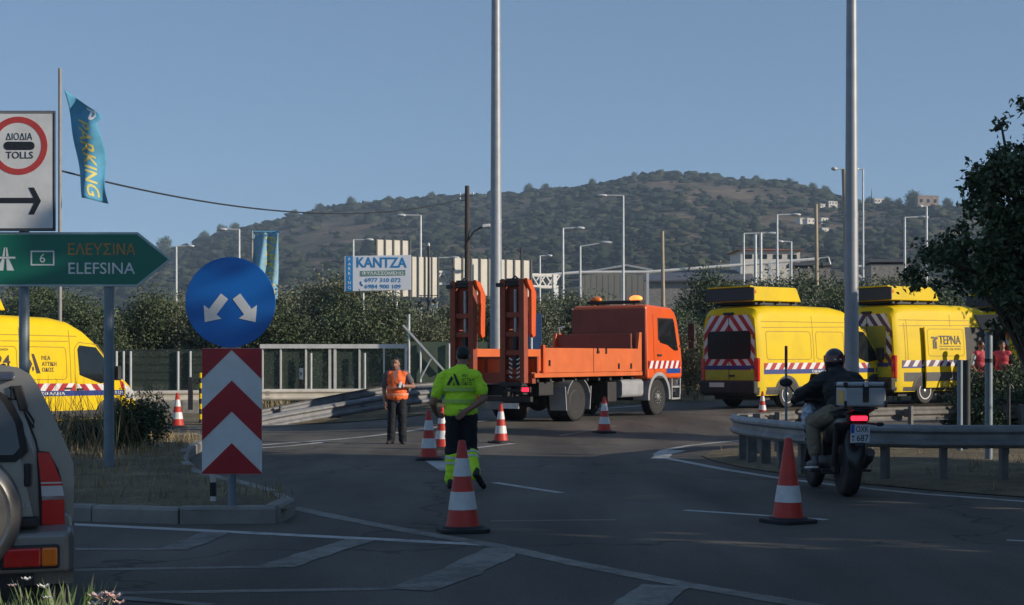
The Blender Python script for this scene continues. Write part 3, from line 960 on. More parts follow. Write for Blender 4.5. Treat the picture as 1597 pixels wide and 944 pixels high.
# taller broadleaf trees farther off, below the hill
FLABEL = 'dark green tree on the lower slope below the hill'
far_lobes = [((0, 0, 4.4), (2.4, 2.4, 2.6)), ((1.2, 0.4, 3.4), 1.6), ((-1.3, -0.2, 3.2), 1.5), ((0.3, 0.8, 5.8), 1.5), ((-0.4, -0.9, 2.6), 1.6)]
far_var = (leaf_mesh('crown', far_lobes, 3600, 0.42, (M_leafmid, M_leaflight, M_leafdark), (0.5, 0.2, 0.3), 0.6, 0.1, 3, 0.25), trunk_mb(3.0, 0.2, [l[0] for l in far_lobes]).mesh('trunk', M_trunk))
for i in range(70):
    px = random.uniform(100, 1480)
    Y = random.uniform(125, 210)
    x = PX(px, Y)
    h = random.uniform(4.0, 7.0)
    reg = 'left of the parking billboard' if px < 560 else ('above the orange truck' if px < 1060 else 'above the yellow vans')
    plant_tree(x, Y, hill_z(x, Y) - 0.3, h / 7.0, far_var, 'dark green tree on the lower slope ' + reg, name='broadleaf_tree', group='lower slope trees ' + reg)
# single trees that stand out on the skyline
SLABEL = 'round dark tree standing out on the skyline of the hill'
for px, py, hpx in [(256, 392, 22), (318, 372, 16), (347, 357, 16), (366, 353, 14), (458, 330, 10), (497, 322, 10), (548, 312, 12), (606, 308, 8), (672, 303, 9), (824, 296, 12), (850, 292, 10), (924, 285, 9), (990, 272, 8),
                    (1180, 278, 8), (1232, 282, 9), (1268, 293, 10), (1288, 300, 11), (1322, 312, 14), (1355, 316, 10), (1385, 316, 13), (1400, 317, 12), (1425, 310, 26), (1478, 318, 14)]:
    yr = hill_yr(px) - 15
    rg = 'left of the wooden pole' if px < 720 else ('along the summit' if px < 1200 else 'right of the summit')
    x = PX(px, yr)
    plant_tree(x, yr, hill_z(x, yr) - (hpx + 5) * yr / FPX * 0.42, (hpx + 5) * yr / FPX / 7.0 * 1.3, far_var, 'round dark tree on the skyline ' + rg, name='skyline_tree', group='skyline trees ' + rg)
# cypresses
cyl = [((0, 0, 0.7 + 0.55 * i), (0.42 * (1 - i / 12), 0.42 * (1 - i / 12), 0.6)) for i in range(11)]
cyp = (leaf_mesh('crown', cyl, 1500, 0.2, (M_leafdark, M_leafmid), (0.7, 0.3), 0.6, -0.6), trunk_mb(1.0, 0.1, []).mesh('trunk', M_trunk))
for px, hpx in [(1345, 16), (1351, 12), (1359, 20), (1364, 11), (1369, 9)]:
    yr = hill_yr(px) - 20
    x = PX(px, yr)
    plant_tree(x, yr, hill_z(x, yr) - 0.5, hpx * yr / FPX / 6.2 * 1.3, cyp, 'slim dark cypress in the row on the ridge', name='cypress_tree', group='cypresses on the ridge')

def in_poly(x, y, poly):
    c = False
    for i in range(len(poly)):
        (xa, ya), (xb, yb) = poly[i], poly[i - 1]
        if (ya > y) != (yb > y) and x < (xb - xa) * (y - ya) / (yb - ya) + xa: c = not c
    return c
# big dark tree over the right verge
random.seed(5)
def pxl(px, py, r, dy=0.0, Y=20.0):
    p = P(px, py, Y)
    return ((p.x - 7.15, dy, p.z), r * Y / FPX)
outl = [(1578, 150), (1597, 140), (1640, 145), (1700, 200), (1800, 300), (1810, 500), (1640, 530), (1560, 508), (1520, 503), (1500, 486), (1458, 482), (1470, 458), (1428, 430), (1418, 412), (1450, 384), (1482, 352), (1470, 322), (1482, 284), (1506, 256), (1540, 244), (1562, 222), (1590, 204), (1580, 172)]
blobs = []
tries = 0
while len(blobs) < 125 and tries < 20000:
    tries += 1
    bx_, by_ = random.uniform(1410, 1810), random.uniform(138, 520)
    rr_ = random.uniform(9, 26) if bx_ < 1520 or by_ < 230 else random.uniform(16, 40)
    if all(in_poly(bx_ + rr_ * 0.85 * math.cos(k), by_ + rr_ * 0.85 * math.sin(k), outl) for k in range(0, 6)):
        blobs.append(pxl(bx_, by_, rr_, random.uniform(-1.1, 1.1)))
blobs += [pxl(1592, 162, 12), pxl(1590, 512, 20, -.3), pxl(1562, 505, 14, .2), pxl(1625, 520, 26, .1), pxl(1660, 540, 30, -.2), pxl(1610, 500, 20, .4)]
big = thing('broadleaf_tree', 'big dark broadleaf tree overhanging the right guardrail, cut by the photo edge', 'tree', (7.15, 20.0, 0.0))
cm = leaf_mesh('crown', blobs, 40000, 0.088, (M_leafdark, M_leafmid, M_leaflight), (0.42, 0.43, 0.15), 0.3, 0.3, 8, 0.05, aspect=1.9)
link(bpy.data.objects.new('crown', cm), big)
tb = trunk_mb(2.3, 0.13, [b[0] for b in blobs[::2]], (-0.1, 0.0))
tb.build('trunk', M_trunk, big, smooth=50)

# evergreen screen beyond the right edge of the photo: it shades the junction
scr_l = []
for i in range(26):
    a = random.random() * 6.28
    z = random.uniform(0.6, 10.2)
    q = random.uniform(0.3, 1.9) * (1 - max(0, z - 5) / 8)
    scr_l.append(((math.cos(a) * q, math.sin(a) * q, z), random.uniform(0.9, 1.6) * (1 - max(0, z - 6) / 9)))
scr_l += [((0, 0, 2.0), (1.9, 1.9, 2.0)), ((0, 0, 5.0), (1.9, 1.9, 2.6)), ((0, 0, 8.0), (1.4, 1.4, 2.4))]
scr = (leaf_mesh('crown', scr_l, 9000, 0.42, (M_leafdark, M_leafmid), (0.6, 0.4), 0.4, 0.2, 4, 0.25, aspect=1.5), trunk_mb(6, 0.2, [l[0] for l in scr_l[:8]]).mesh('trunk', M_trunk))
for i in range(11):
    y = -19 + 3.75 * i + (0.9 if i == 6 else 0)
    if i in (4, 5): continue                       # a gap lets the sun reach the flower bed
    plant_tree(14.0 + random.uniform(-0.5, 0.8) + (0.8 if y > 16 else 0), y, 0, random.uniform(0.97, 1.12), scr, 'tall dense evergreen in the screen along the right side of the junction', name='evergreen_tree', group='evergreen screen right of the junction')

for x_t, y_t, s_t in ((12.4, 21.3, .40), (14.2, 28.6, .50), (20.8, 44.9, .80)):  # added out of view to shade the rear rail, mast and far van
    plant_tree(x_t, y_t, 0, s_t, scr, 'out-of-view evergreen added for its shade right of the junction', name='evergreen_tree', group='evergreens added for shade right of the junction')
# shrubs
def shrub(name, label, p, rx, rz, n, size, mats, wts, cat='shrub', droop=-0.4, dy=None):
    t = thing(name, label, cat, p)
    lob = []
    for i in range(7):
        a = random.random() * 6.28
        q = random.uniform(0.1, 0.55)
        lob.append(((math.cos(a) * q * rx, math.sin(a) * q * rx, rz * random.uniform(0.3, 0.68)), (rx * 0.55, rx * 0.55, rz * 0.36)))
    me = leaf_mesh('foliage', lob, n, size, mats, wts, 0.5, droop, 4, size * 0.8, aspect=3.0)
    link(bpy.data.objects.new('foliage', me), t)
    mb = MB()
    for i in range(6):
        a = random.random() * 6.28
        mb.tube([(0, 0, -0.05), (math.cos(a) * rx * 0.3, math.sin(a) * rx * 0.3, rz * 0.6)], [0.015, 0.005], 5)
    mb.build('stem', M_trunk, t)
    return t
shrub('shrub', 'fine-leaved green shrub on the traffic island beside the sign post', G(216, 716) + Vector((0, 0, 0.15)), 0.50, 1.12, 5200, 0.075, (M_bushleaf, M_leafmid, M_leaflight), (0.5, 0.3, 0.2))
shrub('shrub', 'brownish scrubby shrub on the island behind the silver car', G(135, 712) + Vector((0, 0, 0.15)), 0.6, 0.55, 3000, 0.07, (M_straw2, M_bushleaf, M_leafdark), (0.34, 0.33, 0.33))
shrub('shrub', 'low dull shrub between the silver car and the sign post', G(165, 700) + Vector((0, 0, 0.15)), 0.7, 0.50, 3000, 0.07, (M_straw2, M_bushleaf, M_leafdark), (0.2, 0.4, 0.4))
shrub('shrub', 'wispy yellow shrub lit by the sun between the truck and the van', GY(1073, 49) + Vector((0, 0, 0.1)), 0.9, 2.2, 3000, 0.10, (M_straw, M_olive2, M_straw2), (0.5, 0.2, 0.3))
for px, Y, rx_, h, lab in [(1545, 36.0, 1.1, 1.35, 'dark shrub in front of the people in red vests'), (1606, 36.5, 1.1, 1.5, 'dark shrub below the far right yellow van'), (1622, 41.0, 1.05, 2.9, 'tall shrub added for the darkness right of the people in red vests'), (1600, 31.0, 0.9, 1.3, 'low dark shrub behind the box on its post'), (1520, 29.6, 0.6, 0.9, 'small dark shrub beside the rear guardrail')]:  # the tall one is added to darken the gap before the far van
    shrub('shrub', lab, GY(px, Y), rx_, h, 5200, 0.13, (M_leafdark, M_leafmid), (0.65, 0.35))
# dry stalks and grass
def stalks(n, xr, yr, hr, m, kind_fn, name, wid=0.008, tuft=1):
    V, F = [], []
    k = 0
    while k < n:
        x, y = random.uniform(*xr), random.uniform(*yr)
        if not kind_fn(x, y): 
            if random.random() < 0.0005: break
            continue
        for _ in range(tuft):
            a = random.random() * 6.28
            h = random.uniform(*hr)
            b = len(V)
            q = 0.06 if tuft > 1 else 0
            X, Y = x + random.gauss(0, q), y + random.gauss(0, q)
            z = gz(X, Y) + 0.02
            lx, ly = random.gauss(0, 0.3) * h, random.gauss(0, 0.3) * h
            dx, dy = math.cos(a) * wid, math.sin(a) * wid
            zz = z if name != 'dry_grass' else z + 0.12
            V += [(X - dx, Y - dy, zz), (X + dx, Y + dy, zz), (X + lx * .5 + dx * .6, Y + ly * .5 + dy * .6, zz + h * .6), (X + lx * .5 - dx * .6, Y + ly * .5 - dy * .6, zz + h * .6), (X + lx, Y + ly, zz + h)]
            F += [(b, b + 1, b + 2, b + 3), (b + 3, b + 2, b + 4)]
        k += 1
    me = bpy.data.meshes.new(name)
    me.from_pydata(V, [], F)
    for q in (m if isinstance(m, tuple) else (m,)): me.materials.append(q)
    if isinstance(m, tuple):
        me.polygons.foreach_set('material_index', [random.randrange(len(m)) for _ in range(len(F) // 2) for __ in (0, 1)])
    o = bpy.data.objects.new(name, me)
    link(o); tag(o, kind='stuff')
    return o
isl_in = [(p[0] * 0.985 - 0.12, 22 + (p[1] - 22) * 0.965) for p in isl]
stalks(1500, (-12, -2.2), (14.8, 30.4), (0.06, 0.24), (M_straw, M_straw2, M_straw), lambda x, y: in_poly(x, y, isl_in) and mnoise.noise(Vector((x * .9, y * .9, 2))) > -0.15 - (0.3 if y > 24 else 0), 'dry_grass', 0.006, 5)
weeds = stalks(260, (-9.2, -6.2), (21, 25.5), (0.6, 1.45), (M_straw2, M_olive3), lambda x, y: in_poly(x, y, isl_in), 'dry_grass', 0.007, 2)
stalks(900, (3.4, 12), (17.0, 29.5), (0.05, 0.2), (M_straw, M_straw2), lambda x, y: in_poly(x, y, verge) and mnoise.noise(Vector((x, y, 7))) > 0.0, 'verge_grass', 0.006, 4)
stalks(1300, (-24, 14), (46.8, 53), (0.2, 0.7), (M_straw, M_straw2, M_olive3), lambda x, y: mnoise.noise(Vector((x * .5, y * .5, 7))) > -0.1, 'roadside_grass', 0.014, 4)
# flowering plants close to the camera, bottom left
def flower_bed():
    def leaves(mb, n, x0, x1, y0, y1, hmin, hmax):
        for i in range(n):
            x, y = random.uniform(x0, x1), random.uniform(y0, y1)
            h = random.uniform(hmin, hmax)
            a = random.random() * 6.28
            tip = Vector((x + math.cos(a) * 0.09, y + math.sin(a) * 0.09, h))
            mid = Vector((x + math.cos(a) * 0.02, y + math.sin(a) * 0.02, h * 0.72))
            s = Vector((-math.sin(a), math.cos(a), 0)) * random.uniform(0.010, 0.022)
            b = Vector((x, y, h * 0.3))
            mb.add([b - s * .5, b + s * .5, mid + s, tip, mid - s], [(0, 1, 2, 4), (4, 2, 3)], random.choice((0, 0, 1, 2)))
    def blossom(parent, c, m, r):
        mb = MB()
        for k in range(6):
            a = 6.283 * k / 6 + random.random() * 0.4
            d = Vector((math.cos(a), math.sin(a), 0.35)); s = Vector((-math.sin(a), math.cos(a), 0))
            c_ = Vector(c)
            mb.add([c_, c_ + d * r * .6 + s * r * .38, c_ + d * r + Vector((0, 0, r * .2)), c_ + d * r * .6 - s * r * .38], [(0, 1, 2), (0, 2, 3)])
        mb.ell(Vector(c) + Vector((0, 0, 0.004)), r * .22, 6, 4)
        mb.build('flower', m, parent)
    Mp = mat('white_petal', (0.75, 0.72, 0.66), 0.6, var=0.05)
    Mq = mat('pale_pink_petal', (0.70, 0.50, 0.46), 0.6, var=0.12)
    Y = 5.6
    for (xa, xb, hm, lab, fl) in ((-30, 118, 0.70, 'green bedding plant with white flowers beneath the silver car bumper', [(42, 905, Mp, .022), (68, 917, Mp, .026), (74, 934, Mp, .018), (20, 915, Mq, .02)]),
                                  (132, 190, 0.60, 'pale pink flowers on a small plant at the bottom edge', [(150, 932, Mq, .034), (163, 938, Mq, .03), (178, 933, Mq, .034), (170, 928, Mq, .026), (148, 944, Mp, .028), (186, 942, Mq, .026)])):
        t = thing('flowering_plant', lab, 'plant')
        mb = MB()
        leaves(mb, 520 if xa < 0 else 90, PX(xa, Y), PX(xb, Y), Y - 0.25, Y + 0.35, hm - 0.25, hm - (0.02 if xa < 0 else 0.06))
        mb.build('foliage', (mat('fresh_leaf', (.12, .19, .05), .5, var=.25), M_olive2, M_leaflight), t)
        sm = MB()
        for i in range(24):
            x = random.uniform(PX(xa, Y), PX(xb, Y)); y = random.uniform(Y - .2, Y + .3)
            sm.tube([(x, y, 0), (x + .02, y, hm - 0.15)], 0.004, 4)
        sm.build('stem', M_leafmid, t)
        for a, b, m, r in fl:
            blossom(t, P(a, b, Y - .1), m, r)
flower_bed()
land_patch('planting_bed', [(-3.2, 4.6), (-1.2, 4.9), (-1.35, 6.6), (-3.2, 6.6)], 0.02, M_soil, 0.4, 0.03)
# ------------------------------------------------------------------ signs
def facing(o, yaw=0.0):
    """matrix of an upright board at o whose local x runs to the right, y up, z towards the viewer"""
    c, s = math.cos(yaw), math.sin(yaw)
    return frame(o, (c, s, 0), (0, 0, 1))
S20 = 20.0
def px_board(Y):
    """board-plane mapping: photo pixel -> local xy metres about origin pixel"""
    return lambda px, py, ox, oy: ((px - ox) * Y / FPX, (oy - py) * Y / FPX)
q = px_board(S20)
# posts at Y = 20.1 carry both boards
ds = thing('direction_sign', 'green arrow-shaped motorway sign reading ELEFSINA on two grey posts', 'road sign', (PX(170, S20 + .12), S20 + .12, 0.12))
def L2(px, py): return q(px, py, 170, 577)          # local, z = 1.5 at row 577
MD = facing((0, -0.10, CAMZ - 0.12))
outer = [L2(-40, 362), L2(218, 362), L2(271, 404.5), L2(218, 447), L2(-40, 447)][::-1]
inner = [L2(-40, 365.5), L2(216.5, 365.5), L2(265.5, 404.5), L2(216.5, 443.5), L2(-40, 443.5)][::-1]
mb = MB(); mb.prism(outer, -0.02, 0.0, 0, MD); mb.build('sign_edge', M_letter_white if False else mat('pale_sign_edge', (0.42, 0.52, 0.50), 0.45), ds, bevel=0.004)
mb = MB(); mb.prism(inner, -0.012, 0.004, 0, MD); mb.build('board', M_green, ds)
for px in (37, 170):
    mb = MB()
    x = (px - 170) * S20 / FPX
    mb.lathe([(0.07, -0.1), (0.07, 2.72 if px > 100 else 4.6)], 16, 0, Matrix.Translation((x, 0, 0)))
    mb.box((x, 0, 2.70 if px > 100 else 4.58), (0.16, 0.16, 0.03))
    mb.build('post', M_post, ds, smooth=40)
mb = MB()
for px in (37, 170):
    for py in (380, 428):
        x, y = L2(px, py)
        mb.box((x, -0.05, y + CAMZ - 0.12), (0.22, 0.06, 0.03))
mb.each('bracket', M_galv, ds)
def txt(s, px, py, hpx, m, parent, M0, ox, oy, Y, bold=0.0, align='CENTER', wpx=None, z=0.007, space=1.0, rot=0.0):
    size = hpx * Y / FPX / 0.72
    x, y = (px - ox) * Y / FPX, (oy - py) * Y / FPX
    me = text_mesh(s, size, bold, align, 0.001, 1.0, space)
    xs = [v.co.x for v in me.vertices]; ys = [v.co.y for v in me.vertices]
    w = max(xs) - min(xs); cy = (max(ys) + min(ys)) / 2; cx_ = (max(xs) + min(xs)) / 2
    k = (wpx * Y / FPX / w) if wpx else 1.0
    hs = hpx * Y / FPX / (max(ys) - min(ys))
    c, sn = math.cos(rot), math.sin(rot)
    for v in me.vertices:
        a, b = (v.co.x - cx_) * k, (v.co.y - cy) * hs
        v.co = M0 @ Vector((x + a * c - b * sn, y + a * sn + b * c, z + v.co.z))
    me.materials.clear(); me.materials.append(m)
    o = bpy.data.objects.new('lettering', me)
    return link(o, parent)
txt('ΕΛΕΥΣΙΝΑ', 162, 388.5, 18, M_letter_orange, ds, MD, 170, 577, S20, 0.012, wpx=105)
txt('ELEFSINA', 162, 418.5, 18, M_letter_white, ds, MD, 170, 577, S20, 0.010, wpx=104)
mb = MB()
ring_ = [L2(51, 391), L2(88, 391), L2(88, 414), L2(51, 414)]
for (a, b, c, d) in ((51, 391, 88, 393.2), (51, 412, 88, 414.2), (51, 393.2, 53.2, 412), (85.8, 393.2, 88, 412)):
    mb.prism([L2(a, d), L2(c, d), L2(c, b), L2(a, b)], 0.003, 0.008, 0, MD)
mb.build('route_number_frame', M_letter_white, ds)
txt('6', 69.5, 402.7, 14, M_letter_white, ds, MD, 170, 577, S20, 0.008)
mb = MB()
for poly in ([(-2, 422), (8, 422), (10, 404), (6.5, 404)], [(14, 422), (25, 422), (17, 404), (13, 404)], [(7, 400), (10.3, 400), (11, 386), (9.5, 386)], [(13, 400), (16.5, 400), (14, 386), (12.4, 386)]):
    mb.prism([L2(*p) for p in poly], 0.003, 0.008, 0, MD)
mb.prism([L2(-4, 403.5), L2(27, 403.5), L2(27, 400.5), L2(-4, 400.5)], 0.003, 0.009, 0, MD)
mb.build('motorway_symbol', M_letter_white, ds)

ts = thing('toll_sign', 'white toll sign with a red ring and a black arrow above the green sign', 'road sign', (PX(37, S20 + .12), S20 - .02, 0))
def L3(px, py): return q(px, py, 37, 577)
MT = facing((0, 0.0, CAMZ))
mb = MB(); mb.prism([L3(-60, 361), L3(92, 361), L3(92, 173), L3(-60, 173)], -0.02, 0, 0, MT); mb.build('sign_edge', mat('grey_sign_edge', (0.10, 0.11, 0.13), 0.45), ts, bevel=0.012)
mb = MB(); mb.prism([L3(-57, 358.5), L3(89, 358.5), L3(89, 175.5), L3(-57, 175.5)], -0.01, 0.004, 0, MT); mb.build('board', M_white, ts)
mb = MB()
for (a, b, c, d) in ((-57, 176, 90, 177.6), (-57, 356.5, 90, 358.2), (88, 177.6, 89.6, 356.5)):
    mb.prism([L3(a, d), L3(c, d), L3(c, b), L3(a, b)], 0.003, 0.007, 0, MT)
mb.build('border_line', M_black, ts)
cx_, cy_ = L3(34, 228)
mb = MB(); ring_faces(mb, 36 * S20 / FPX, 45.5 * S20 / FPX, 40, 0.003, 0.007, 0, MT, cx_, cy_); mb.build('red_ring', mat('faded_red_sheeting', (0.50, 0.055, 0.05), 0.45), ts)
mb = MB(); w_, h_ = 48 * S20 / FPX, 13 * S20 / FPX
mb.prism(rrect(w_, h_, h_ * 0.49, 6, cx_ + 1.5 * S20 / FPX, cy_), 0.003, 0.008, 0, MT); mb.build('black_bar', M_black, ts)
txt('ΔΙΟΔΙΑ', 35.5, 213.5, 11, M_black, ts, MT, 37, 577, S20, 0.0, wpx=41)
txt('TOLLS', 36, 242.5, 11, M_black, ts, MT, 37, 577, S20, 0.016, wpx=42)
mb = MB()
mb.prism([L3(3, 317.5), L3(61, 317.5), L3(61, 309), L3(3, 309)], 0.003, 0.007, 0, MT)
mb.prism([L3(50, 335), L3(58.5, 335), L3(69.5, 314), L3(60, 314)], 0.003, 0.008, 0, MT)
mb.prism([L3(60, 314), L3(69.5, 314), L3(58.5, 293), L3(50, 293)], 0.003, 0.008, 0, MT)
mb.build('arrow', M_black, ts)
mb = MB()
for py in (210, 330):
    x, y = L3(37, py); mb.box((x, 0.045, y + CAMZ), (0.3, 0.07, 0.03))
mb.each('bracket', M_galv, ts)

# keep-either-side sign above a chevron board on the island
YS = 14.5
ZI = 0.16
ks = thing('divider_sign', 'round blue sign with two white arrows above the chevron board', 'road sign', (PX(362, YS), YS, ZI))
q2 = px_board(YS)
def L4(px, py): return q2(px, py, 362, 577)
MK = facing((0, -0.09, CAMZ - ZI))
cx_, cy_ = L4(362, 472)
mb = MB(); mb.prism(disc(48, 70 * YS / FPX, cx_, cy_), -0.012, 0.0, 0, MK); mb.build('disc', M_blue, ks, smooth=40, bevel=0.003)
mb = MB()
for px0, dirx in ((358, -1), (366, 1)):
    # arrow from upper centre to lower outside
    a = Vector((L4(353 if dirx < 0 else 371.5, 463))); b = Vector((L4(322.5 if dirx < 0 else 401, 503)))
    d = (b - a).normalized(); s = Vector((-d.y, d.x))
    w = 7.2 * YS / FPX
    hl = 20 * YS / FPX
    e = b - d * hl
    mb.prism([tuple(a + s * w), tuple(a - s * w), tuple(e - s * w), tuple(e + s * w)], 0.001, 0.004, 0, MK)
    hw = 17.5 * YS / FPX
    tri = [tuple(e + s * hw), tuple(e - s * hw), tuple(b)]
    mb.prism(tri, 0.001, 0.0045, 0, MK)
mb.build('arrow', M_white, ks)
mb = MB(); mb.lathe([(0.043, -0.05), (0.043, 1.95)], 16, 0, Matrix.Translation((0, 0, 0))); mb.build('post', M_post, ks, smooth=40)
mb = MB(); mb.box((0, -0.045, 1.55), (0.18, 0.05, 0.03)); mb.box((0, -0.045, 1.95), (0.18, 0.05, 0.03)); mb.each('bracket', M_galv, ks)
cb = thing('chevron_board', 'red and white chevron board standing below the round blue sign', 'road sign', (PX(363.5, YS - .03), YS - 0.03, ZI))
def L5(px, py): return q2(px, py, 363.5, 577)
MC = facing((0, -0.07, CAMZ - ZI), R(1.5))
x0, y0 = L5(317.5, 738.5); x1, y1 = L5(410, 543.5)
mb = MB(); mb.prism(rrect(x1 - x0, y1 - y0, 0.012, 3, (x0 + x1) / 2, (y0 + y1) / 2), -0.012, 0, 0, MC); mb.build('board', M_white, cb)
mb = MB()
k = YS / FPX
ap = 0.0
for ya in (498, 593.5, 690.5):
    top = L5(363.5, ya)[1]
    half = (x1 - x0) / 2
    rise = 45.5 * k
    h = 48 * k
    if ya == 690.5: h = 90 * k
    for sgn in (-1, 1):
        poly = [(0, top), (sgn * half, top - rise), (sgn * half, top - rise - h), (0, top - h)]
        poly = clip_rect(poly if sgn < 0 else poly[::-1], x0 + .002, x1 - .002, y0 + .002, y1 - .002)
        if poly: mb.prism(poly, 0.001, 0.004, 0, MC)
mb.build('red_chevron', M_red, cb)
mb = MB(); mb.box((0, 0.0, 0.5), (0.05, 0.06, 0.03)); mb.box((0, 0.0, 1.3), (0.05, 0.06, 0.03)); mb.each('bracket', M_galv, cb)
dp = thing('delineator_post', 'short white marker post with a black band beside the chevron board', 'marker post', (PX(332.5, 14.7), 14.7, ZI - .02))
mb = MB(); mb.box((0, 0, 0.17), (0.055, 0.04, 0.42)); mb.build('post', M_white_metal, dp, bevel=0.005)
mb = MB(); mb.box((0, 0, 0.17), (0.058, 0.043, 0.14)); mb.build('black_band', M_black, dp)
mb = MB(); mb.box((0, 0, 0.385), (0.065, 0.05, 0.02)); mb.build('cap', M_darkmetal, dp)

# ------------------------------------------------------------------ cones
CONEG = 'red and white traffic cones on the junction'
CH = 0.84
def cone_r(z): return 0.155 - (0.155 - 0.032) * (z - 0.05) / (CH - 0.05)
def make_cone():
    t = thing('traffic_cone', 'x', 'traffic cone', (0, 0, 0), 0, CONEG)
    mb = MB()
    mb.prism(rrect(0.46, 0.46, 0.09, 4), 0.0, 0.035)
    mb.lathe([(0.205, 0.034), (0.18, 0.055)], 24)
    mb.build('base', M_rubber, t, bevel=0.006)
    mb = MB(); mb.lathe([(0.165, 0.045), (cone_r(0.08), 0.08), (cone_r(CH - .01), CH - 0.01), (0.022, CH), (0.018, CH - .012)], 28); mb.build('cone_body', M_conered, t, smooth=50)
    for a, b in ((0.205, 0.37), (0.51, 0.675)):
        mb = MB(); mb.lathe([(cone_r(a) + .0035, a), (cone_r(b) + .0035, b)], 28, cap=False); mb.build('reflective_band', M_conewhite, t, smooth=60)
    return t
cone0 = make_cone()
first = True
for (px, py, lab, ch, rz) in [(722, 829, 'nearest traffic cone, in front of the worker in the lime shirt', 0.846, 0.2), (1229, 815, 'traffic cone on the dashed line beside the motorcycle', 0.83, 0.5),
                         (669, 717.5, 'traffic cone just left of the lime-shirted worker', 0.82, 0.1), (689, 701, 'traffic cone mostly hidden behind the lime-shirted worker', 0.8, .3), (781, 691, 'traffic cone right of the lime-shirted worker, before the truck tail', 0.8, .7),
                         (942.5, 675, 'traffic cone in front of the orange truck between its wheels', 0.86, .4), (277, 667, 'traffic cone on the left by the pale guardrail', 0.9, .2), (1189, 649, 'small distant traffic cone in front of the nearer yellow van', 0.8, .1)]:
    o = cone0 if first else copy_tree(cone0)
    first = False
    o.location = GS(px, py); o.location.z += .002
    o.rotation_euler = (random.uniform(-.01, .01), random.uniform(-.012, .012), rz)
    s = ch / CH * o.location.y / (CAMZ * FPX / (py - HY))
    o.scale = (s, s, s)
    o['label'] = lab
    if px == 1229:                       # this one carries a single white band
        bands = [c for c in o.children if c.name.startswith('reflective_band')]
        bpy.data.objects.remove(bands[1])
# ------------------------------------------------------------------ guardrails
def wbeam(mb, pts, side, h=0.31, d=0.085, mi=0):
    """W-profile rail along 3D points of its top edge; the face with the two humps looks to -side normal"""
    prof = [(0.0, 0.0), (d * .55, -0.012), (d, -0.05), (d, -0.085), (d * .35, -0.125), (d * .35, -0.185), (d, -0.225), (d, -0.26), (d * .55, -0.298), (0.0, -0.31)]
    prof = [(a, b * h / 0.31) for a, b in prof]
    back = [(a - 0.005, b) for a, b in prof[::-1]]
    ring = prof + back
    n = len(ring)
    pts = [Vector(p) for p in pts]
    vs = []
    for i, p in enumerate(pts):
        t = pts[min(i + 1, len(pts) - 1)] - pts[max(i - 1, 0)]
        t.z = 0
        t.normalize()
        s = Vector((t.y, -t.x, 0)) * side
        for a, b in ring:
            vs.append(p + s * a + Vector((0, 0, b)))
    fs = []
    for i in range(len(pts) - 1):
        for j in range(n):
            j2 = (j + 1) % n
            fs.append((i * n + j, i * n + j2, (i + 1) * n + j2, (i + 1) * n + j))
    fs += [tuple(range(n - 1, -1, -1)), tuple((len(pts) - 1) * n + j for j in range(n))]
    mb.add(vs, fs, mi)
def smooth_path(ctrl, step=0.25):
    """Catmull-Rom through control points"""
    c = [Vector(p) for p in ctrl]
    c = [c[0] * 2 - c[1]] + c + [c[-1] * 2 - c[-2]]
    out = []
    for i in range(1, len(c) - 2):
        k = max(2, int((c[i + 1] - c[i]).length / step))
        for j in range(k):
            t = j / k
            a, b, d, e = c[i - 1], c[i], c[i + 1], c[i + 2]
            out.append(0.5 * ((2 * b) + (d - a) * t + (2 * a - 5 * b + 4 * d - e) * t * t + (3 * b - a - 3 * d + e) * t ** 3))
    out.append(c[-2])
    return out
def guardrail(label, ctrl, side, posts, m=M_galv, mpost=None, zf=None, h=0.31, piece=3.6, postd=0.10):
    t = thing('guardrail', label, 'guardrail')
    path = smooth_path(ctrl)
    # lapped lengths of rail
    acc, cur = 0, [path[0]]
    k = 0
    for a, b in zip(path, path[1:]):
        cur.append(b); acc += (b - a).length
        if acc >= piece or b is path[-1]:
            mb = MB()
            off = 0.004 * (k % 2)
            wbeam(mb, [p + Vector((0, 0, off)) for p in cur], side, h)
            mb.build('rail', m, t, smooth=25)
            k += 1
            nxt = [a, b]
            cur = [b - (b - a).normalized() * 0.12, b] if b is not path[-1] else [b]
            acc = 0
    # posts
    L = [0]
    for a, b in zip(path, path[1:]): L.append(L[-1] + (b - a).length)
    def at(s):
        for i in range(len(path) - 1):
            if s <= L[i + 1]:
                tt = (s - L[i]) / max(1e-6, L[i + 1] - L[i])
                return path[i].lerp(path[i + 1], tt), (path[i + 1] - path[i]).normalized()
        return path[-1], (path[-1] - path[-2]).normalized()
    s = posts * 0.4
    while s < L[-1]:
        p, d = at(s)
        n_ = Vector((d.y, -d.x, 0)).normalized() * side
        g = gz(p.x, p.y) if zf is None else zf(p.x, p.y)
        c = p - n_ * 0.13
        mb = MB()
        for w, dd, ox in ((0.01, postd, 0), (postd, 0.008, -postd / 2), (postd, 0.008, postd / 2)):
            mb.box((0, 0, 0), (0.001, 0.001, 0.001)) if False else None
        ang = math.atan2(d.y, d.x)
        zt, zb = p.z - 0.02, g - 0.15
        if zt - zb > 0.25:
            mb.box((c.x, c.y, (zt + zb) / 2), (postd * 0.6, postd, zt - zb), 0, (0, 0, ang))
            mb.build('post', mpost or m, t, bevel=0.006)
            mb = MB(); mb.box((p.x - n_.x * .04, p.y - n_.y * .04, p.z - h / 2), (0.1, 0.10, 0.16), 0, (0, 0, ang)); mb.build('spacer', m, t)
        s += posts
    return t
M_galv_dark = mat('weathered_post', (0.17, 0.165, 0.16), 0.7, 0.2, var=0.25, scale=6, dirt=0.6, dirtcol=(0.09, 0.075, 0.06))
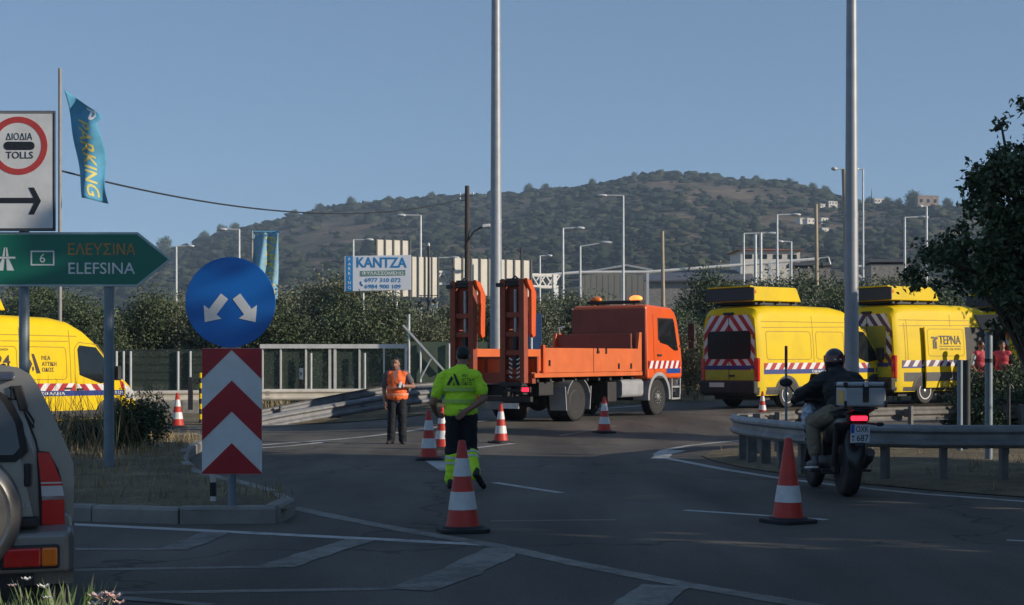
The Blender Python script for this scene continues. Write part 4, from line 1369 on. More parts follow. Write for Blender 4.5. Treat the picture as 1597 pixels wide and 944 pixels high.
guardrail('grey guardrail curving round the verge behind the motorcycle', [(4.35, 26.0, .76), (3.86, 25.2, .76), (3.66, 24.0, .76), (3.78, 22.4, .76), (4.1, 20.8, .76), (4.7, 19.85, .77), (5.5, 19.55, .77), (6.6, 19.5, .77), (8.5, 19.45, .77), (12, 19.3, .77)], 1, 0.56 * 1.45, M_railmid, M_galv_dark, postd=0.15)
guardrail('dark guardrail seen from behind on the far side of the right verge', [(4.35, 26.0, .76), (5.2, 27.2, .78), (6.6, 28.3, .8), (9, 29.4, .82), (13, 30.6, .84), (20, 32, .86)], -1, 1.33, M_galv_dark, M_galv_dark)
# red reflector on the near rail
tag(MB().box((6.86, 19.385, 0.60), (0.09, 0.03, 0.09)).build('reflector', M_redlens, bevel=0.02), 'red reflector fixed to the near guardrail at the photo edge', 'reflector')
# sloping twin rail in the middle
def slope(pairs): return [tuple(P(a, b, Y)) for a, b, Y in pairs]
guardrail('lower grey rail of the sloping pair, coming down to the road beside the chevron board', slope([(395, 655, 39.6), (410, 648, 40), (500, 632, 41.3), (590, 617.5, 42.6), (640, 610, 43.4), (700, 606, 44.2), (760, 604, 45.5)]), 1, 2.2, M_railshade, M_galv_dark, h=0.42)
guardrail('upper grey rail of the sloping pair behind the worker in the orange vest', slope([(395, 641, 41.2), (410, 637, 41.5), (500, 620, 42.6), (590, 603.5, 43.8), (640, 598, 44.6), (700, 594, 45.5), (760, 592, 46.5)]), -1, 2.2, M_railshade, M_galv_dark, h=0.36)
guardrail('pale guardrail across the back of the road at left, in front of the mesh fence', [tuple(P(px, py, Y)) for px, py, Y in ((20, 612, 44.5), (205, 610, 45), (330, 608.5, 45.3), (420, 607, 45.6), (600, 606, 46.2), (720, 604, 46.8))], 1, 3.0, M_cream_rail, M_concrete, h=0.36)
guardrail('far guardrail behind the truck and the yellow vans', [tuple(P(px, py, Y)) for px, py, Y in ((800, 590, 48.5), (900, 586, 49), (1080, 583, 49.5), (1250, 582, 50), (1450, 580, 50.5), (1700, 579, 51))], 1, 3.0, M_cream_rail, M_galv_dark, h=0.36)
# concrete footing blocks under the pale rail
for px in (228, 262, 300):
    p = GY(px, 45.2)
    tag(MB().box((p.x, p.y - .1, gz(p.x, p.y) + .22), (0.55, 0.35, 0.5)).build('concrete_block', M_concrete, bevel=0.03), {228: 'leftmost concrete block under the pale guardrail', 262: 'middle concrete block, behind the left traffic cone', 300: 'concrete block beside the striped yellow post'}[px], 'concrete block', 'footing blocks under the pale guardrail')
# yellow and black striped post
sp = thing('striped_post', 'thin post banded yellow and black by the left traffic cone', 'marker post', GY(313, 40.5))
pz = 1.42
for i in range(10):
    mb = MB(); mb.lathe([(0.05, pz * i / 10), (0.05, pz * (i + 1) / 10 - 0.002)], 12); mb.build('band', M_yellow if i % 2 else M_black, sp, smooth=40)
mb = MB(); mb.box((-.28, 0, 0.85), (0.12, 0.1, 0.9)); mb.bar((-.28, 0, 1.2), (0, 0, 1.1), .03, .03); mb.build('side_bracket', M_darkmetal, sp)
# thin posts near the right rail
def simple_post(label, p, h, r, m, cap=None, name='marker_post', cat='post', tilt=0):
    t = thing(name, label, cat, p)
    mb = MB(); mb.lathe([(r, -0.1), (r, h)], 14); mb.build('post', m, t, smooth=40)
    if cap:
        mb = MB(); mb.lathe([(r * 1.12, h - cap[0]), (r * 1.12, h + 0.004)], 14); mb.build('band', cap[1], t, smooth=40)
    t.rotation_euler = (0, tilt, 0)
    return t
simple_post('thin dark marker post rising behind the curved guardrail end', (PX(1226, 24.2), 24.2, 0), 1.89, 0.022, M_post, (0.35, mat('maroon_paint', (0.10, 0.02, 0.02), .6)), tilt=0)
simple_post('grey steel post nearest the yellow van rear corner behind the right guardrail', (PX(1497, 26.5), 26.5, 0), 1.68, 0.05, M_post)
simple_post('darker thick post just right of the thin grey one behind the right guardrail', (PX(1507, 27.2), 27.2, 0), 1.68, 0.075, M_darkmetal)
simple_post('thin dark post right of the box on its post', (PX(1573, 25.5), 25.5, 0), 1.25, 0.03, M_darkmetal)
bx = thing('solar_box', 'grey post topped by a tilted dark panel at the right edge', 'panel post', (PX(1542, 24.0), 24.0, 0))
mb = MB(); mb.lathe([(0.062, -.1), (0.062, 2.12)], 16); mb.build('post', M_post, bx, smooth=40)
mb = MB(); mb.prism([(-0.20, -0.02), (0.29, -0.02), (0.20, 0.26), (-0.28, 0.26)], -0.02, 0.02, 0, Matrix.Translation((0.04, -.12, 2.16)) @ Matrix.Rotation(R(62), 4, 'X')); mb.build('panel', mat('dark_panel', (0.05, 0.052, 0.055), .4), bx, bevel=0.006)
mb = MB(); mb.lathe([(0.068, 1.62), (0.068, 1.68)], 16); mb.build('clamp', M_darkmetal, bx, smooth=40)
# ------------------------------------------------------------------ masts, lamps, poles
def mast(label, px, Y, h, rb, rt):
    t = thing('light_mast', label, 'light mast', GY(px, Y))
    mb = MB()
    k = 18
    mb.lathe([(rb * 1.9, 0), (rb * 1.9, 0.03), (rb * 1.02, 0.031)] + [(rb + (rt - rb) * i / 8, h * i / 8 + (0.04 if i == 0 else 0)) for i in range(9)], k)
    mb.build('pole', M_mast, t, smooth=30)
    mb = MB(); mb.lathe([(rb * .99, 0.9), (rb * .99, 1.4)], 18, 0, Matrix.Translation((0, -.006, 0))); 
    mb = MB(); mb.box((0, -rb * .97, 1.1), (rb * .8, 0.02, 0.5)); mb.build('access_door', M_mast, t)
    mb = MB()
    for i in (3, 6):
        r_ = rb + (rt - rb) * i / 8
        mb.lathe([(r_ * 1.04, h * i / 8), (r_ * 1.04, h * i / 8 + .12)], 18)
    mb.each('sleeve_joint', M_mast, t, smooth=30)
    mb = MB(); mb.box((0, 0, h), (1.8, .12, .12))
    mb.build('crossarm', M_mast, t)
    for s in (-1, 1):
        mb = MB(); mb.box((s * .8, -.1, h - .12), (.45, .3, .12)); mb.build('floodlight', M_lamp, t, bevel=.02)
    return t
mast('tall grey light mast rising behind the bed of the orange truck', 773.5, 51, 16.5, 0.225, 0.14)
mast('tall grey light mast rising behind the motorcycle', 1328, 31, 12.5, 0.165, 0.085)
def lamp(label, px, ptop, arm_px, h=10.0, r=0.09, head_drop=0.0, name='street_lamp', lit=False, slope=0.0, base=None):
    d = (h - 1.5) * FPX / (HY - ptop)
    t = thing(name, label, 'street lamp', (PX(px, d), d, 0), 0, 'street lamps in the distance')
    mb = MB(); mb.lathe([(r * 1.3, 0), (r * 1.05, h * .4), (r * .7, h)], 10); mb.build('pole', M_lamp, t, smooth=40)
    ax = (arm_px - px) * d / FPX
    mb = MB(); mb.tube([(0, 0, h - .02), (ax * .5, 0, h + slope * .5), (ax * .85, 0, h + slope)], r * .55, 8); mb.build('arm', M_lamp, t)
    mb = MB(); mb.ell((ax * .92, 0, h + slope), (abs(ax) * .16 + .12, .17, .10), 12, 6); mb.build('lamp_head', M_lamp, t, smooth=60)
    return t
lamp('street lamp over the point of the green sign, its arm to the right', 275, 384, 299, 10)
lamp('street lamp between the round blue sign and the hill, its arm to the left', 373, 358, 345, 10)
lamp('street lamp rising behind the left edge of the parking billboard', 551, 374, 578, 10)
lamp('tall street lamp against the hill above the stacked sign panels, arm to the left', 656, 336, 623, 11)
lamp('small street lamp above the row of white panels, arm to the right', 676, 402, 712, 10)
lamp('short distant street lamp just right of the wide row of panels', 842, 399, 858, 10)
lamp('street lamp with a flat arm to the right, left of the tallest hillside lamp', 878, 356, 907, 10)
lamp('street lamp with a rising arm above the warehouse roof', 905, 384, 949, 10, slope=0.25)
lamp('tallest street lamp before the middle of the hill, its arm to the left', 972, 305, 936, 13)
lamp('street lamp above the nearer yellow van, its long arm to the right', 1160, 364, 1208, 11)
lamp('street lamp with a level arm to the right above the orange-roofed house', 1212, 335, 1244, 11)
lamp('low street lamp with its arm to the left beside the house', 1234, 377, 1215, 10)
lamp('street lamp with a bar arm to the right, left of the overhanging tree', 1411, 339, 1443, 11)
lamp('street lamp partly hidden in the overhanging tree', 1445, 322, 1434, 11)
lamp('slim tall lamp just right of the near mast with a small arm', 1346, 264, 1334, 13, 0.07)
def util_pole(label, px, ptop, h, r, m, name='utility_pole', lean=0.0, extra=None):
    d = (h - 1.5) * FPX / (HY - ptop)
    t = thing(name, label, 'pole', (PX(px, d), d, 0.0))
    mb = MB(); mb.tube([(lean * h, 0, -.2), (0, 0, h)], [r * 1.25, r * .85], 12); mb.build('pole', m, t, smooth=40)
    if extra: extra(t, h, d)
    return t
def wood_extra(t, h, d):
    mb = MB(); mb.bar((-.35, 0, h - .55), (.12, 0, h - .45), .04, .04); mb.bar((-.35, 0, h - .75), (0, 0, h - .75), .03, .03); mb.bar((.1, 0, h - .5), (.3, 0, h - .5), .03, .03); mb.build('bracket', M_darkmetal, t)
    mb = MB()
    for x, z in ((-.36, h - .5), (-.36, h - .72), (.3, h - .45)): mb.lathe([(.03, 0), (.05, .06), (.03, .14)], 8, 0, Matrix.Translation((x, 0, z)))
    mb.each('insulator', M_white_metal, t)
    mb = MB(); mb.tube([(0, -.1, h - 2.9), (.35, -.15, h - 2.35), (.8, -.2, h - 2.1)], .045, 8); mb.build('lamp_arm', M_darkmetal, t)
    mb = MB(); mb.box((.98, -.2, h - 2.06), (.42, .22, .16), 0, (0, R(-8), 0)); mb.build('lamp_head', M_white_metal, t, bevel=.04)
wood = util_pole('dark wooden pole with a lamp on a curved arm behind the folded ramps', 728.5, 290, 10.9, 0.135, M_wood, extra=wood_extra)
def cam_extra(t, h, d):
    mb = MB(); mb.bar((-.5, 0, h - 2.6), (.5, 0, h - 2.6), .04, .04); mb.bar((-.4, 0, h - 2.6), (-.4, 0, h - 3.0), .04, .04); mb.build('crossarm', M_darkmetal, t)
    mb = MB(); mb.ell((-.42, -.05, h - 3.05), (.18, .2, .17), 10, 6); mb.ell((.3, -.05, h - 2.9), (.16, .18, .14), 10, 6); mb.each('floodlight', M_darkmetal, t, smooth=60)
    mb = MB(); mb.ell((0, 0, h + .06), (.07, .07, .12), 8, 6); mb.build('tip', M_white_metal, t, smooth=60)
util_pole('thin dark pole with two round floodlights beside the sign panels', 668.5, 384, 8.0, 0.07, M_darkmetal, 'floodlight_pole', extra=cam_extra)
util_pole('pale bare pole leaning slightly above the cab of the orange truck', 1033, 361, 8.5, 0.095, M_palewood, lean=0.012)
util_pole('pale pole with a hooked side arm above the nearer yellow van', 1272.5, 319, 9.5, 0.10, M_palewood, lean=0.01,
          extra=lambda t, h, d: MB().tube([(0, 0, h - 2.9), (.15, 0, h - 2.6), (.6, 0, h - 2.55), (.7, 0, h - 2.9)], .035, 6).build('hooked_arm', M_lamp, t))
util_pole('pale leaning pole hidden in part by the near light mast', 1316, 264, 12.0, 0.14, M_palewood, lean=0.028,
          extra=lambda t, h, d: [MB().bar((0, 0, h - .02), (-.4, 0, h + .0), .05, .05).build('arm', M_lamp, t), MB().ell((-.5, 0, h + .02), (.17, .12, .1), 10, 6).build('lamp_head', M_lamp, t, smooth=60)])
util_pole('thin grey pole standing close to the left of the tall mast', 766, 376, 9.0, 0.06, M_post, 'thin_pole')
util_pole('dark short pole tip above the wide row of white panels', 813, 386, 9.0, 0.07, M_darkmetal, 'thin_pole')
for px, pt, lab in ((1178, 366, 'thin post left of the pair above the nearer yellow van'), (1186.5, 363, 'thicker post right of the pair above the nearer yellow van')):
    util_pole(lab, px, pt, 9.0, 0.09, M_lamp, 'sign_post')
# ------------------------------------------------------------------ flags and wire
def flag(label, pole_px, pole_top, Y, w, h, ztop, m, letters, wob, pole_r=0.05, bar=False, sag=0.0):
    gx_, gz0 = PX(pole_px, Y), 0.0
    t = thing('flag', label, 'flag', (gx_, Y, gz0))
    zt = CAMZ + (HY - pole_top) * Y / FPX
    mb = MB(); mb.lathe([(pole_r * 1.2, -.1), (pole_r, zt)], 10); mb.build('pole', M_poledark, t, smooth=40)
    def C(u, v):            # u across 0..1, v down 0..1
        return Vector(wob(u, v, w, h)) + Vector((pole_r, 0, ztop))
    nu, nv = 22, 40
    vs = [C(i / nu, j / nv) for j in range(nv + 1) for i in range(nu + 1)]
    fs = [(j * (nu + 1) + i, j * (nu + 1) + i + 1, (j + 1) * (nu + 1) + i + 1, (j + 1) * (nu + 1) + i) for j in range(nv) for i in range(nu)]
    mb = MB(); mb.add(vs, fs)
    o = mb.build('cloth', m, t, smooth=80)
    so = o.modifiers.new('thick', 'SOLIDIFY'); so.thickness = 0.006
    # vertical lettering printed on the cloth
    for s, v0, v1, uc, uw, mm in letters:
        me = text_mesh(s, 1.0, 0.03, 'CENTER', 0.0)
        bm = bmesh.new(); bm.from_mesh(me)
        bmesh.ops.triangulate(bm, faces=bm.faces[:])
        for _ in range(2):
            bmesh.ops.subdivide_edges(bm, edges=[e for e in bm.edges if e.calc_length() > 0.25], cuts=1)
        bmesh.ops.triangulate(bm, faces=bm.faces[:])
        bm.to_mesh(me); bm.free()
        xs = [v.co.x for v in me.vertices]; ys = [v.co.y for v in me.vertices]
        x0, x1, y0, y1 = min(xs), max(xs), min(ys), max(ys)
        for v in me.vertices:
            vv = v0 + (v1 - v0) * (v.co.x - x0) / (x1 - x0)
            uu = uc + uw * ((v.co.y - y0) / (y1 - y0) - 0.5)
            p = C(uu, vv)
            du, dv = C(uu + .01, vv) - p, C(uu, vv + .01) - p
            n_ = du.cross(dv).normalized()
            if n_.y > 0: n_ = -n_
            v.co = p + n_ * 0.012
        me.materials.clear(); me.materials.append(mm)
        link(bpy.data.objects.new('lettering', me), t)
    if bar:
        mb = MB(); mb.tube([(0, 0, ztop + .03), (w + .1, 0, ztop + .03)], .035, 8); mb.build('top_bar', M_flagblue, t)
    return t
def wob1(u, v, w, h):
    # hangs from its top corner, blown to the right and drooping
    lean = 0.10 + 0.86 * v ** 1.05
    width = w * (0.62 + 0.10 * math.sin(v * 5))* (1 - 0.15 * (v < 0.0))
    x = lean * w * 0.52 + u * width
    if v < 0.16: x = lean * w * 0.52 + u * width * (1.0 + 0.25 * math.sin(v / 0.16 * 3.14))
    z = -v * h - u * 0.55 * (1 - 0.75 * v)
    y = 0.16 * math.sin(u * 5 + v * 4) + 0.10 * math.sin(v * 11 + u * 2)
    return (x, y, z)
Y1 = 42
flag('blue flag with yellow lettering flying from the tall pole behind the toll sign', 93.5, 107, Y1, 1.28, 3.1, CAMZ + (HY - 140) * Y1 / FPX, M_flagblue, [('PARKING', 0.22, 0.96, 0.5, 0.42, M_flagyellow), ('P', 0.06, 0.17, 0.72, 0.3, M_letter_white)], wob1)
def wob2(u, v, w, h):
    x = u * w * (1 - .06 * v)
    y = 0.10 * math.sin(u * 11 + v * 3) + 0.07 * math.sin(v * 8 + u * 4)
    return (x, y, -v * h - 0.05 * math.sin(u * 7))
flag('faded blue and yellow banner flag hanging behind the round blue sign', 393, 360, 60, 1.05, 2.7, CAMZ + (HY - 363) * 60 / FPX, M_flagpale, [('PARKING', 0.08, 0.97, 0.70, 0.42, M_flagyellow)], wob2, bar=True)
def wire():
    a = P(97, 267, 42); b = wood.location + Vector((-.36, 0, 10.2))
    pts = []
    for i in range(41):
        t = i / 40
        p = a.lerp(b, t)
        p.z -= 4 * 0.95 * t * (1 - t)
        pts.append(p)
    tag(MB().tube(pts, 0.028, 6).build('overhead_wire', M_darkmetal), 'dark overhead wire sagging from the flagpole toward the wooden pole', 'wire')
wire()
# ------------------------------------------------------------------ billboard
YB = 58.0
bbd = thing('billboard', 'white and blue KANTZA parking billboard on two thin posts', 'billboard', (PX(590, YB), YB, 0.2))
def L6(px, py): return ((px - 590) * YB / FPX, (HY - py) * YB / FPX)
MBB = facing((0, 0, CAMZ - 0.2), R(4))
mb = MB(); mb.prism([L6(537.5, 455), L6(641, 452), L6(641, 397.5), L6(537.5, 400)], -0.06, 0, 0, MBB); mb.build('board', mat('billboard_face', (0.62, 0.66, 0.74), 0.5, var=0.05, scale=1, dirt=.2, dirtcol=(.5, .5, .52)), bbd, bevel=.01)
M_bbblue = mat('billboard_blue', (0.015, 0.20, 0.50), 0.5)
mb = MB(); mb.prism([L6(540, 454.7), L6(550.5, 454.4), L6(550.5, 399.9), L6(540, 400.1)], 0.003, 0.012, 0, MBB); mb.build('side_strip', M_bbblue, bbd)
for i, ch in enumerate('PARKING'):
    txt(ch, 545.2, 405 + i * 7.3, 4.6, M_letter_white, bbd, MBB, 590, 577, YB, 0.02, z=0.016)
txt('KANTZA', 595.5, 409.5, 16, M_bbblue, bbd, MBB, 590, 577, YB, 0.045, wpx=78, z=0.010)
mb = MB(); mb.prism([L6(562, 431.5), L6(632, 429.5), L6(632, 421), L6(562, 423)], 0.003, 0.010, 0, MBB); mb.build('green_label', mat('billboard_green', (0.13, 0.24, 0.24), 0.5), bbd)
txt('ΦΥΛΑΣΣΟΜΕΝΟ', 597, 426.3, 5.6, M_letter_white, bbd, MBB, 590, 577, YB, 0.02, wpx=64, z=0.014)
txt('6977 310 072', 597, 437, 6.6, M_bbblue, bbd, MBB, 590, 577, YB, 0.03, wpx=56, z=0.010)
txt('6984 900 109', 597, 447, 6.6, M_bbblue, bbd, MBB, 590, 577, YB, 0.03, wpx=56, z=0.010)
mb = MB(); mb.tube([MBB @ Vector((*L6(563.5, 439), .012)), MBB @ Vector((*L6(563.8, 443), .012)), MBB @ Vector((*L6(566.5, 446), .012))], .02, 6); mb.build('phone_symbol', M_bbblue, bbd)
for px in (566, 618):
    mb = MB(); mb.lathe([(0.05, 0), (0.05, 4.6)], 10, 0, Matrix.Translation(((px - 590) * YB / FPX, .1, 0))); mb.build('post', M_lamp, bbd, smooth=40)
# ------------------------------------------------------------------ sign gantry seen from behind
YG = 92.0
GA = R(24)
gan = thing('sign_gantry', 'white lattice road gantry carrying sign panels seen from behind', 'gantry', (PX(755, YG), YG, 0), GA)
def LG(px, py, dy=0): return Vector(((px - 755) * YG / FPX / math.cos(GA), dy, CAMZ + (HY - py) * YG / FPX))
mb = MB()
for dy in (0, .9):
    for py in (426, 444.5): mb.bar(LG(640, py, dy), LG(872, py, dy), .13, .13)
mb.each('chord', M_white_metal, gan)
mb = MB()
for i in range(10):
    a = 645 + i * 23
    mb.bar(LG(a, 426), LG(a + 11.5, 444), .07, .07); mb.bar(LG(a + 11.5, 444), LG(a + 23, 426), .07, .07)
    mb.bar(LG(a, 426, .9), LG(a + 11.5, 444, .9), .07, .07); mb.bar(LG(a + 11.5, 444, .9), LG(a + 23, 426, .9), .07, .07)
mb.each('lattice_bar', M_white_metal, gan)
for px in (683, 872):
    mb = MB(); mb.bar(LG(px, 446, .45), LG(px, 610, .45), .32, .32); mb.build('column', M_lamp, gan)
mb = MB(); mb.bar(LG(866, 425), LG(866, 448), .25, .25); mb.build('end_plate', M_white_metal, gan)
def panels(label, x0, x1, n, y0, y1):
    t = thing('sign_board', label, 'sign panel', gan.location + Matrix.Rotation(GA, 3, 'Z') @ LG((x0 + x1) / 2, (y0 + y1) / 2, -.35), GA, 'sign panels seen from behind')
    W, H = (x1 - x0) * YG / FPX / math.cos(GA), (y1 - y0) * YG / FPX
    p = W / n
    for i in range(n):
        mb = MB(); mb.box((-W / 2 + p * (i + .5), random.uniform(-.02, .02), 0), (p * .84, .05, H)); mb.build('panel', M_panelback, t, bevel=.01)
    mb = MB()
    for i in range(n + 1): mb.box((-W / 2 + p * i, -.015, 0), (p * .17, .14, H + .12))
    mb.each('upright', mat('gantry_dark', (.09, .085, .08), .6), t)
    mb = MB()
    for z in (-H * .3, H * .3): mb.box((0, .1, z), (W, .1, .1))
    mb.each('back_rail', M_lamp, t)
panels('tall white sign panel of four strips behind the parking billboard', 591, 640, 4, 381, 466)
panels('white sign panel of four strips right of the parking billboard', 642, 682, 4, 405, 466)
panels('wide white sign panel of nine strips behind the folded ramps', 705, 825, 9, 405, 462)
# second thin gantry beam to the right
g2 = thing('beam_gantry', 'long thin pale gantry beam over the road behind the truck and vans', 'gantry', (PX(1140, 104), 104, 0))
def LH(px, py, dy=0): return Vector(((px - 1140) * 104 / FPX, dy, CAMZ + (HY - py) * 104 / FPX))
mb = MB(); mb.tube([LH(830, 431), LH(905, 425), LH(1010, 424.5), LH(1160, 413), LH(1275, 404)], .11, 8); mb.build('beam', M_white_metal, g2)
mb = MB()
for a in ((1192, 413, 1222, 413), (1192, 438, 1222, 438), (1194, 413, 1222, 438), (1200, 428, 1216, 428), (1200, 412, 1200, 440), (1316, 415, 1346, 415), (1318, 417, 1346, 434)): mb.bar(LH(a[0], a[1]), LH(a[2], a[3]), .13, .13)
mb.each('lattice_bar', M_white_metal, g2)
for px, pt in ((1010, 424), (1200, 408), (1233, 405)):
    mb = MB(); mb.bar(LH(px, pt), LH(px, 600), .18, .18); mb.build('column', M_lamp, g2)
# blue sign backs behind the truck bed
for (px0, px1, pt, pb, Y, lab) in ((808, 845, 489, 552, 54, 'blue panel standing behind the right folded ramp'),):
    t = thing('blue_panel', lab, 'panel', GY((px0 + px1) / 2, Y))
    W = (px1 - px0) * Y / FPX; z1 = CAMZ + (HY - pt) * Y / FPX - t.location.z
    mb = MB(); mb.box((0, 0, z1 / 2 + .15), (W, .05, z1 - .3)); mb.build('board', mat('dull_blue', (.03, .07, .17), .5), t, bevel=.01)
    mb = MB(); mb.lathe([(.045, 0), (.045, z1 + .2)], 10, 0, Matrix.Translation((.05, -.1, 0))); mb.build('post', M_lamp, t, smooth=40)
# ------------------------------------------------------------------ fence and gate
M_mesh = mat('green_mesh', (0.06, 0.085, 0.07), 0.85, var=0.15, scale=1.5, alpha=0.5)
M_screen = mat('green_screen', (0.075, 0.105, 0.075), 0.85, var=0.12, scale=1.5)
YF = 52.5
def zf(px, py, Y=YF): return CAMZ + (HY - py) * Y / FPX
fen = thing('mesh_fence', 'dark mesh fence with pale posts behind the left guardrail', 'fence', (0, YF, 0))
for x0, x1 in ((150, 250), (250, 350), (350, 412)):
    mb = MB(); mb.box(((PX(x0, YF) + PX(x1, YF)) / 2, .04, (zf(0, 545) + .1) / 2), (PX(x1, YF) - PX(x0, YF), .02, zf(0, 545) - .1)); mb.build('mesh_panel', M_mesh, fen)
for px in (182, 193, 204, 278, 297, 345, 400):
    mb = MB(); mb.lathe([(.045, 0), (.045, zf(0, 548))], 8, 0, Matrix.Translation((PX(px, YF), -.03, 0))); mb.build('post', M_lamp, fen)
mb = MB()
for py in (546, 556, 568, 580, 592): mb.tube([(PX(150, YF), 0, zf(0, py)), (PX(412, YF), 0, zf(0, py))], .007, 5)
mb.each('strand_wire', M_darkmetal, fen)
gate = thing('sliding_gate', 'wide white-framed mesh gate behind the sloping guardrail', 'gate', (0, YF - .3, 0))
mb = MB()
mb.bar((PX(408, YF), 0, zf(0, 540.5)), (PX(632, YF), 0, zf(0, 540.5)), .12, .15); mb.build('top_rail', M_white_metal, gate)
mb = MB(); mb.bar((PX(408, YF), 0, .55), (PX(655, YF), 0, .55), .1, .14); mb.build('bottom_rail', M_white_metal, gate)
for px in (411, 440, 479, 516, 524, 562, 600, 634):
    mb = MB(); w = .09 if px in (411, 516, 524, 634) else .06
    mb.box((PX(px, YF), 0.012, (zf(0, 543 if px != 634 else 536) + .3) / 2), (w, .06, zf(0, 543 if px != 634 else 536) - .3)); mb.build('upright', M_white_metal, gate)
mb = MB(); mb.box(((PX(408, YF) + PX(634, YF)) / 2, .06, 1.2), (PX(634, YF) - PX(408, YF), .015, 2.1)); mb.build('mesh_panel', M_mesh, gate)
for px in (488, 571):
    mb = MB(); mb.lathe([(.04, 0), (.04, zf(0, 551))], 8, 0, Matrix.Translation((PX(px, YF), -.18, 0))); mb.build('guide_post', M_lamp, gate)
mb = MB(); mb.box((PX(472, YF), -.05, zf(0, 583)), (.13, .03, .40)); mb.build('notice_plate', M_white_metal, gate)
mb = MB(); mb.prism([(-.03, -.08), (.035, 0), (-.03, .08)], 0, .01, 0, facing((PX(472, YF), -.07, zf(0, 583)))); mb.build('notice_mark', M_black, gate)
scr_f = thing('screen_fence', 'fence covered in plain green screen cloth with a diagonal brace by the truck tail', 'fence', (0, YF + .3, 0))
mb = MB(); mb.box(((PX(640, YF) + PX(760, YF)) / 2, .05, (zf(0, 533) + .1) / 2), (PX(760, YF) - PX(640, YF), .02, zf(0, 533) - .1)); mb.build('screen_cloth', M_screen, scr_f)
for px, pt in ((637, 490), (655, 536), (700, 536)):
    mb = MB(); mb.lathe([(.045, 0), (.045, zf(0, pt))], 8, 0, Matrix.Translation((PX(px, YF), -.05, 0))); mb.build('post', M_lamp, scr_f)
mb = MB(); mb.bar((PX(628, YF), -.1, zf(0, 507)), (PX(694, YF), -.1, zf(0, 580)), .07, .07); mb.bar((PX(656, YF), -.1, zf(0, 590)), (PX(672, YF), -.1, zf(0, 560)), .05, .05); mb.each('brace', M_lamp, scr_f)
# ------------------------------------------------------------------ buildings in the distance
def house(label, px, py_base, w, d, h, yaw, Y=None, roof=M_rooftile, wall=M_plaster, rh=1.2, z=None, name='house', nw=3):
    if Y > 300:
        k_ = hill_hit(px, py_base + 2) / Y
        Y *= k_; w *= k_; d *= k_; h *= k_; rh *= k_
    x = PX(px, Y)
    z = CAMZ + (HY - py_base) * Y / FPX if z is None else z
    t = thing(name, label, 'house', (x, Y, z), yaw)
    mb = MB(); mb.box((0, 0, h / 2 - 1.5), (w, d, h + 3)); mb.build('wall', wall, t)
    mb = MB()
    if rh > 0:
        e = .4
        vs = [(-w / 2 - e, -d / 2 - e, h), (w / 2 + e, -d / 2 - e, h), (w / 2 + e, d / 2 + e, h), (-w / 2 - e, d / 2 + e, h), (-w / 2 + d * .3, 0, h + rh), (w / 2 - d * .3, 0, h + rh)]
        mb.add(vs, [(0, 1, 5, 4), (1, 2, 5), (2, 3, 4, 5), (3, 0, 4), (3, 2, 1, 0)])
    else:
        mb.box((0, 0, h + .15), (w + .5, d + .5, .3))
    mb.build('roof', roof, t)
    for i in range(nw):
        mb = MB(); mb.box((-w / 2 + w * (i + .5) / nw, -d / 2 - .003, h * .5), (w * .14, .08, h * .36)); mb.build('window', M_glass, t)
    return t
house('long white house on the ridge right of the near mast', 1368, 317.5, 8.0, 6, 3.0, R(14), 1080, M_plaster, M_plaster, 0)
house('small white house at the foot of the summit', 1296, 321, 7, 6, 3.0, R(18), 1060, M_greyroof, M_plaster, .8)
house('tiny white hut left of the small white house', 1281, 325, 4, 4, 2.6, R(15), 1040, M_plaster, M_plaster, 0, nw=1)
house('brown stone house beside a dark tree on the right end of the ridge', 1443, 322, 15, 9, 6.5, R(10), 1000, M_stone, M_stone, 0)
house('pale house among the trees on the right slope, highest of the cluster', 1262, 349, 5, 4, 2.6, R(22), 800, M_plaster, M_plaster, 0, nw=2)
house('pale house on the right slope, lower left of the cluster', 1249, 348, 3.4, 4, 2.2, R(20), 780, M_plaster, M_plaster, 0, nw=1)
house('pale house on the right slope nearest the leaning pole', 1283, 347, 4.4, 4, 2.4, R(24), 800, M_greyroof, M_plaster, .5, nw=2)
house('pale house on the right slope lowest of the cluster', 1284, 364, 3.6, 4, 2.2, R(20), 700, M_plaster, M_plaster, 0, nw=1)
house('wide cream house with an orange tiled roof above the nearer yellow van', 1192, 413, 5.6, 5, 1.15, R(3), 140, M_rooftile, M_plaster, .35, nw=4)
wh = thing('warehouse', 'cream metal warehouse with a low gable behind the truck cab', 'warehouse', (PX(958, 150), 150, 0), R(-10))
W, H0, H1, D = 7.2, CAMZ + (HY - 424) * 150 / FPX, CAMZ + (HY - 416) * 150 / FPX, 16
mb = MB(); mb.prism([(-W / 2, 0), (W / 2, 0), (W / 2, H0), (W * .18, H1), (-W / 2, H0 - .25)], -D, 0, 0, frame((0, 0, 0), (1, 0, 0), (0, 0, 1))); mb.build('wall', M_cladding, wh)
for i in range(12):
    mb = MB(); mb.box((-W / 2 + W * (i + .5) / 12, -.02, H0 / 2 - .1), (W / 12 * .9, .05, H0 - .35)); mb.build('cladding_panel', M_cladding, wh)
mb = MB(); mb.bar((-W / 2 - .3, -.1, H0 - .15), (W * .18, -.1, H1 + .12), .25, .18); mb.bar((W * .18, -.1, H1 + .12), (W / 2 + .3, -.1, H0 + .12), .25, .18); mb.build('roof_edge', M_white_metal, wh)
sh = thing('long_shed', 'long low grey-roofed shed between the warehouse and the yellow vans', 'shed', (PX(1090, 135), 135, 0), R(-6))
H0 = CAMZ + (HY - 437) * 135 / FPX; H1 = CAMZ + (HY - 416) * 135 / FPX
mb = MB(); mb.box((0, 2, H0 / 2), (9.6, 4, H0)); mb.build('wall', M_concrete, sh)
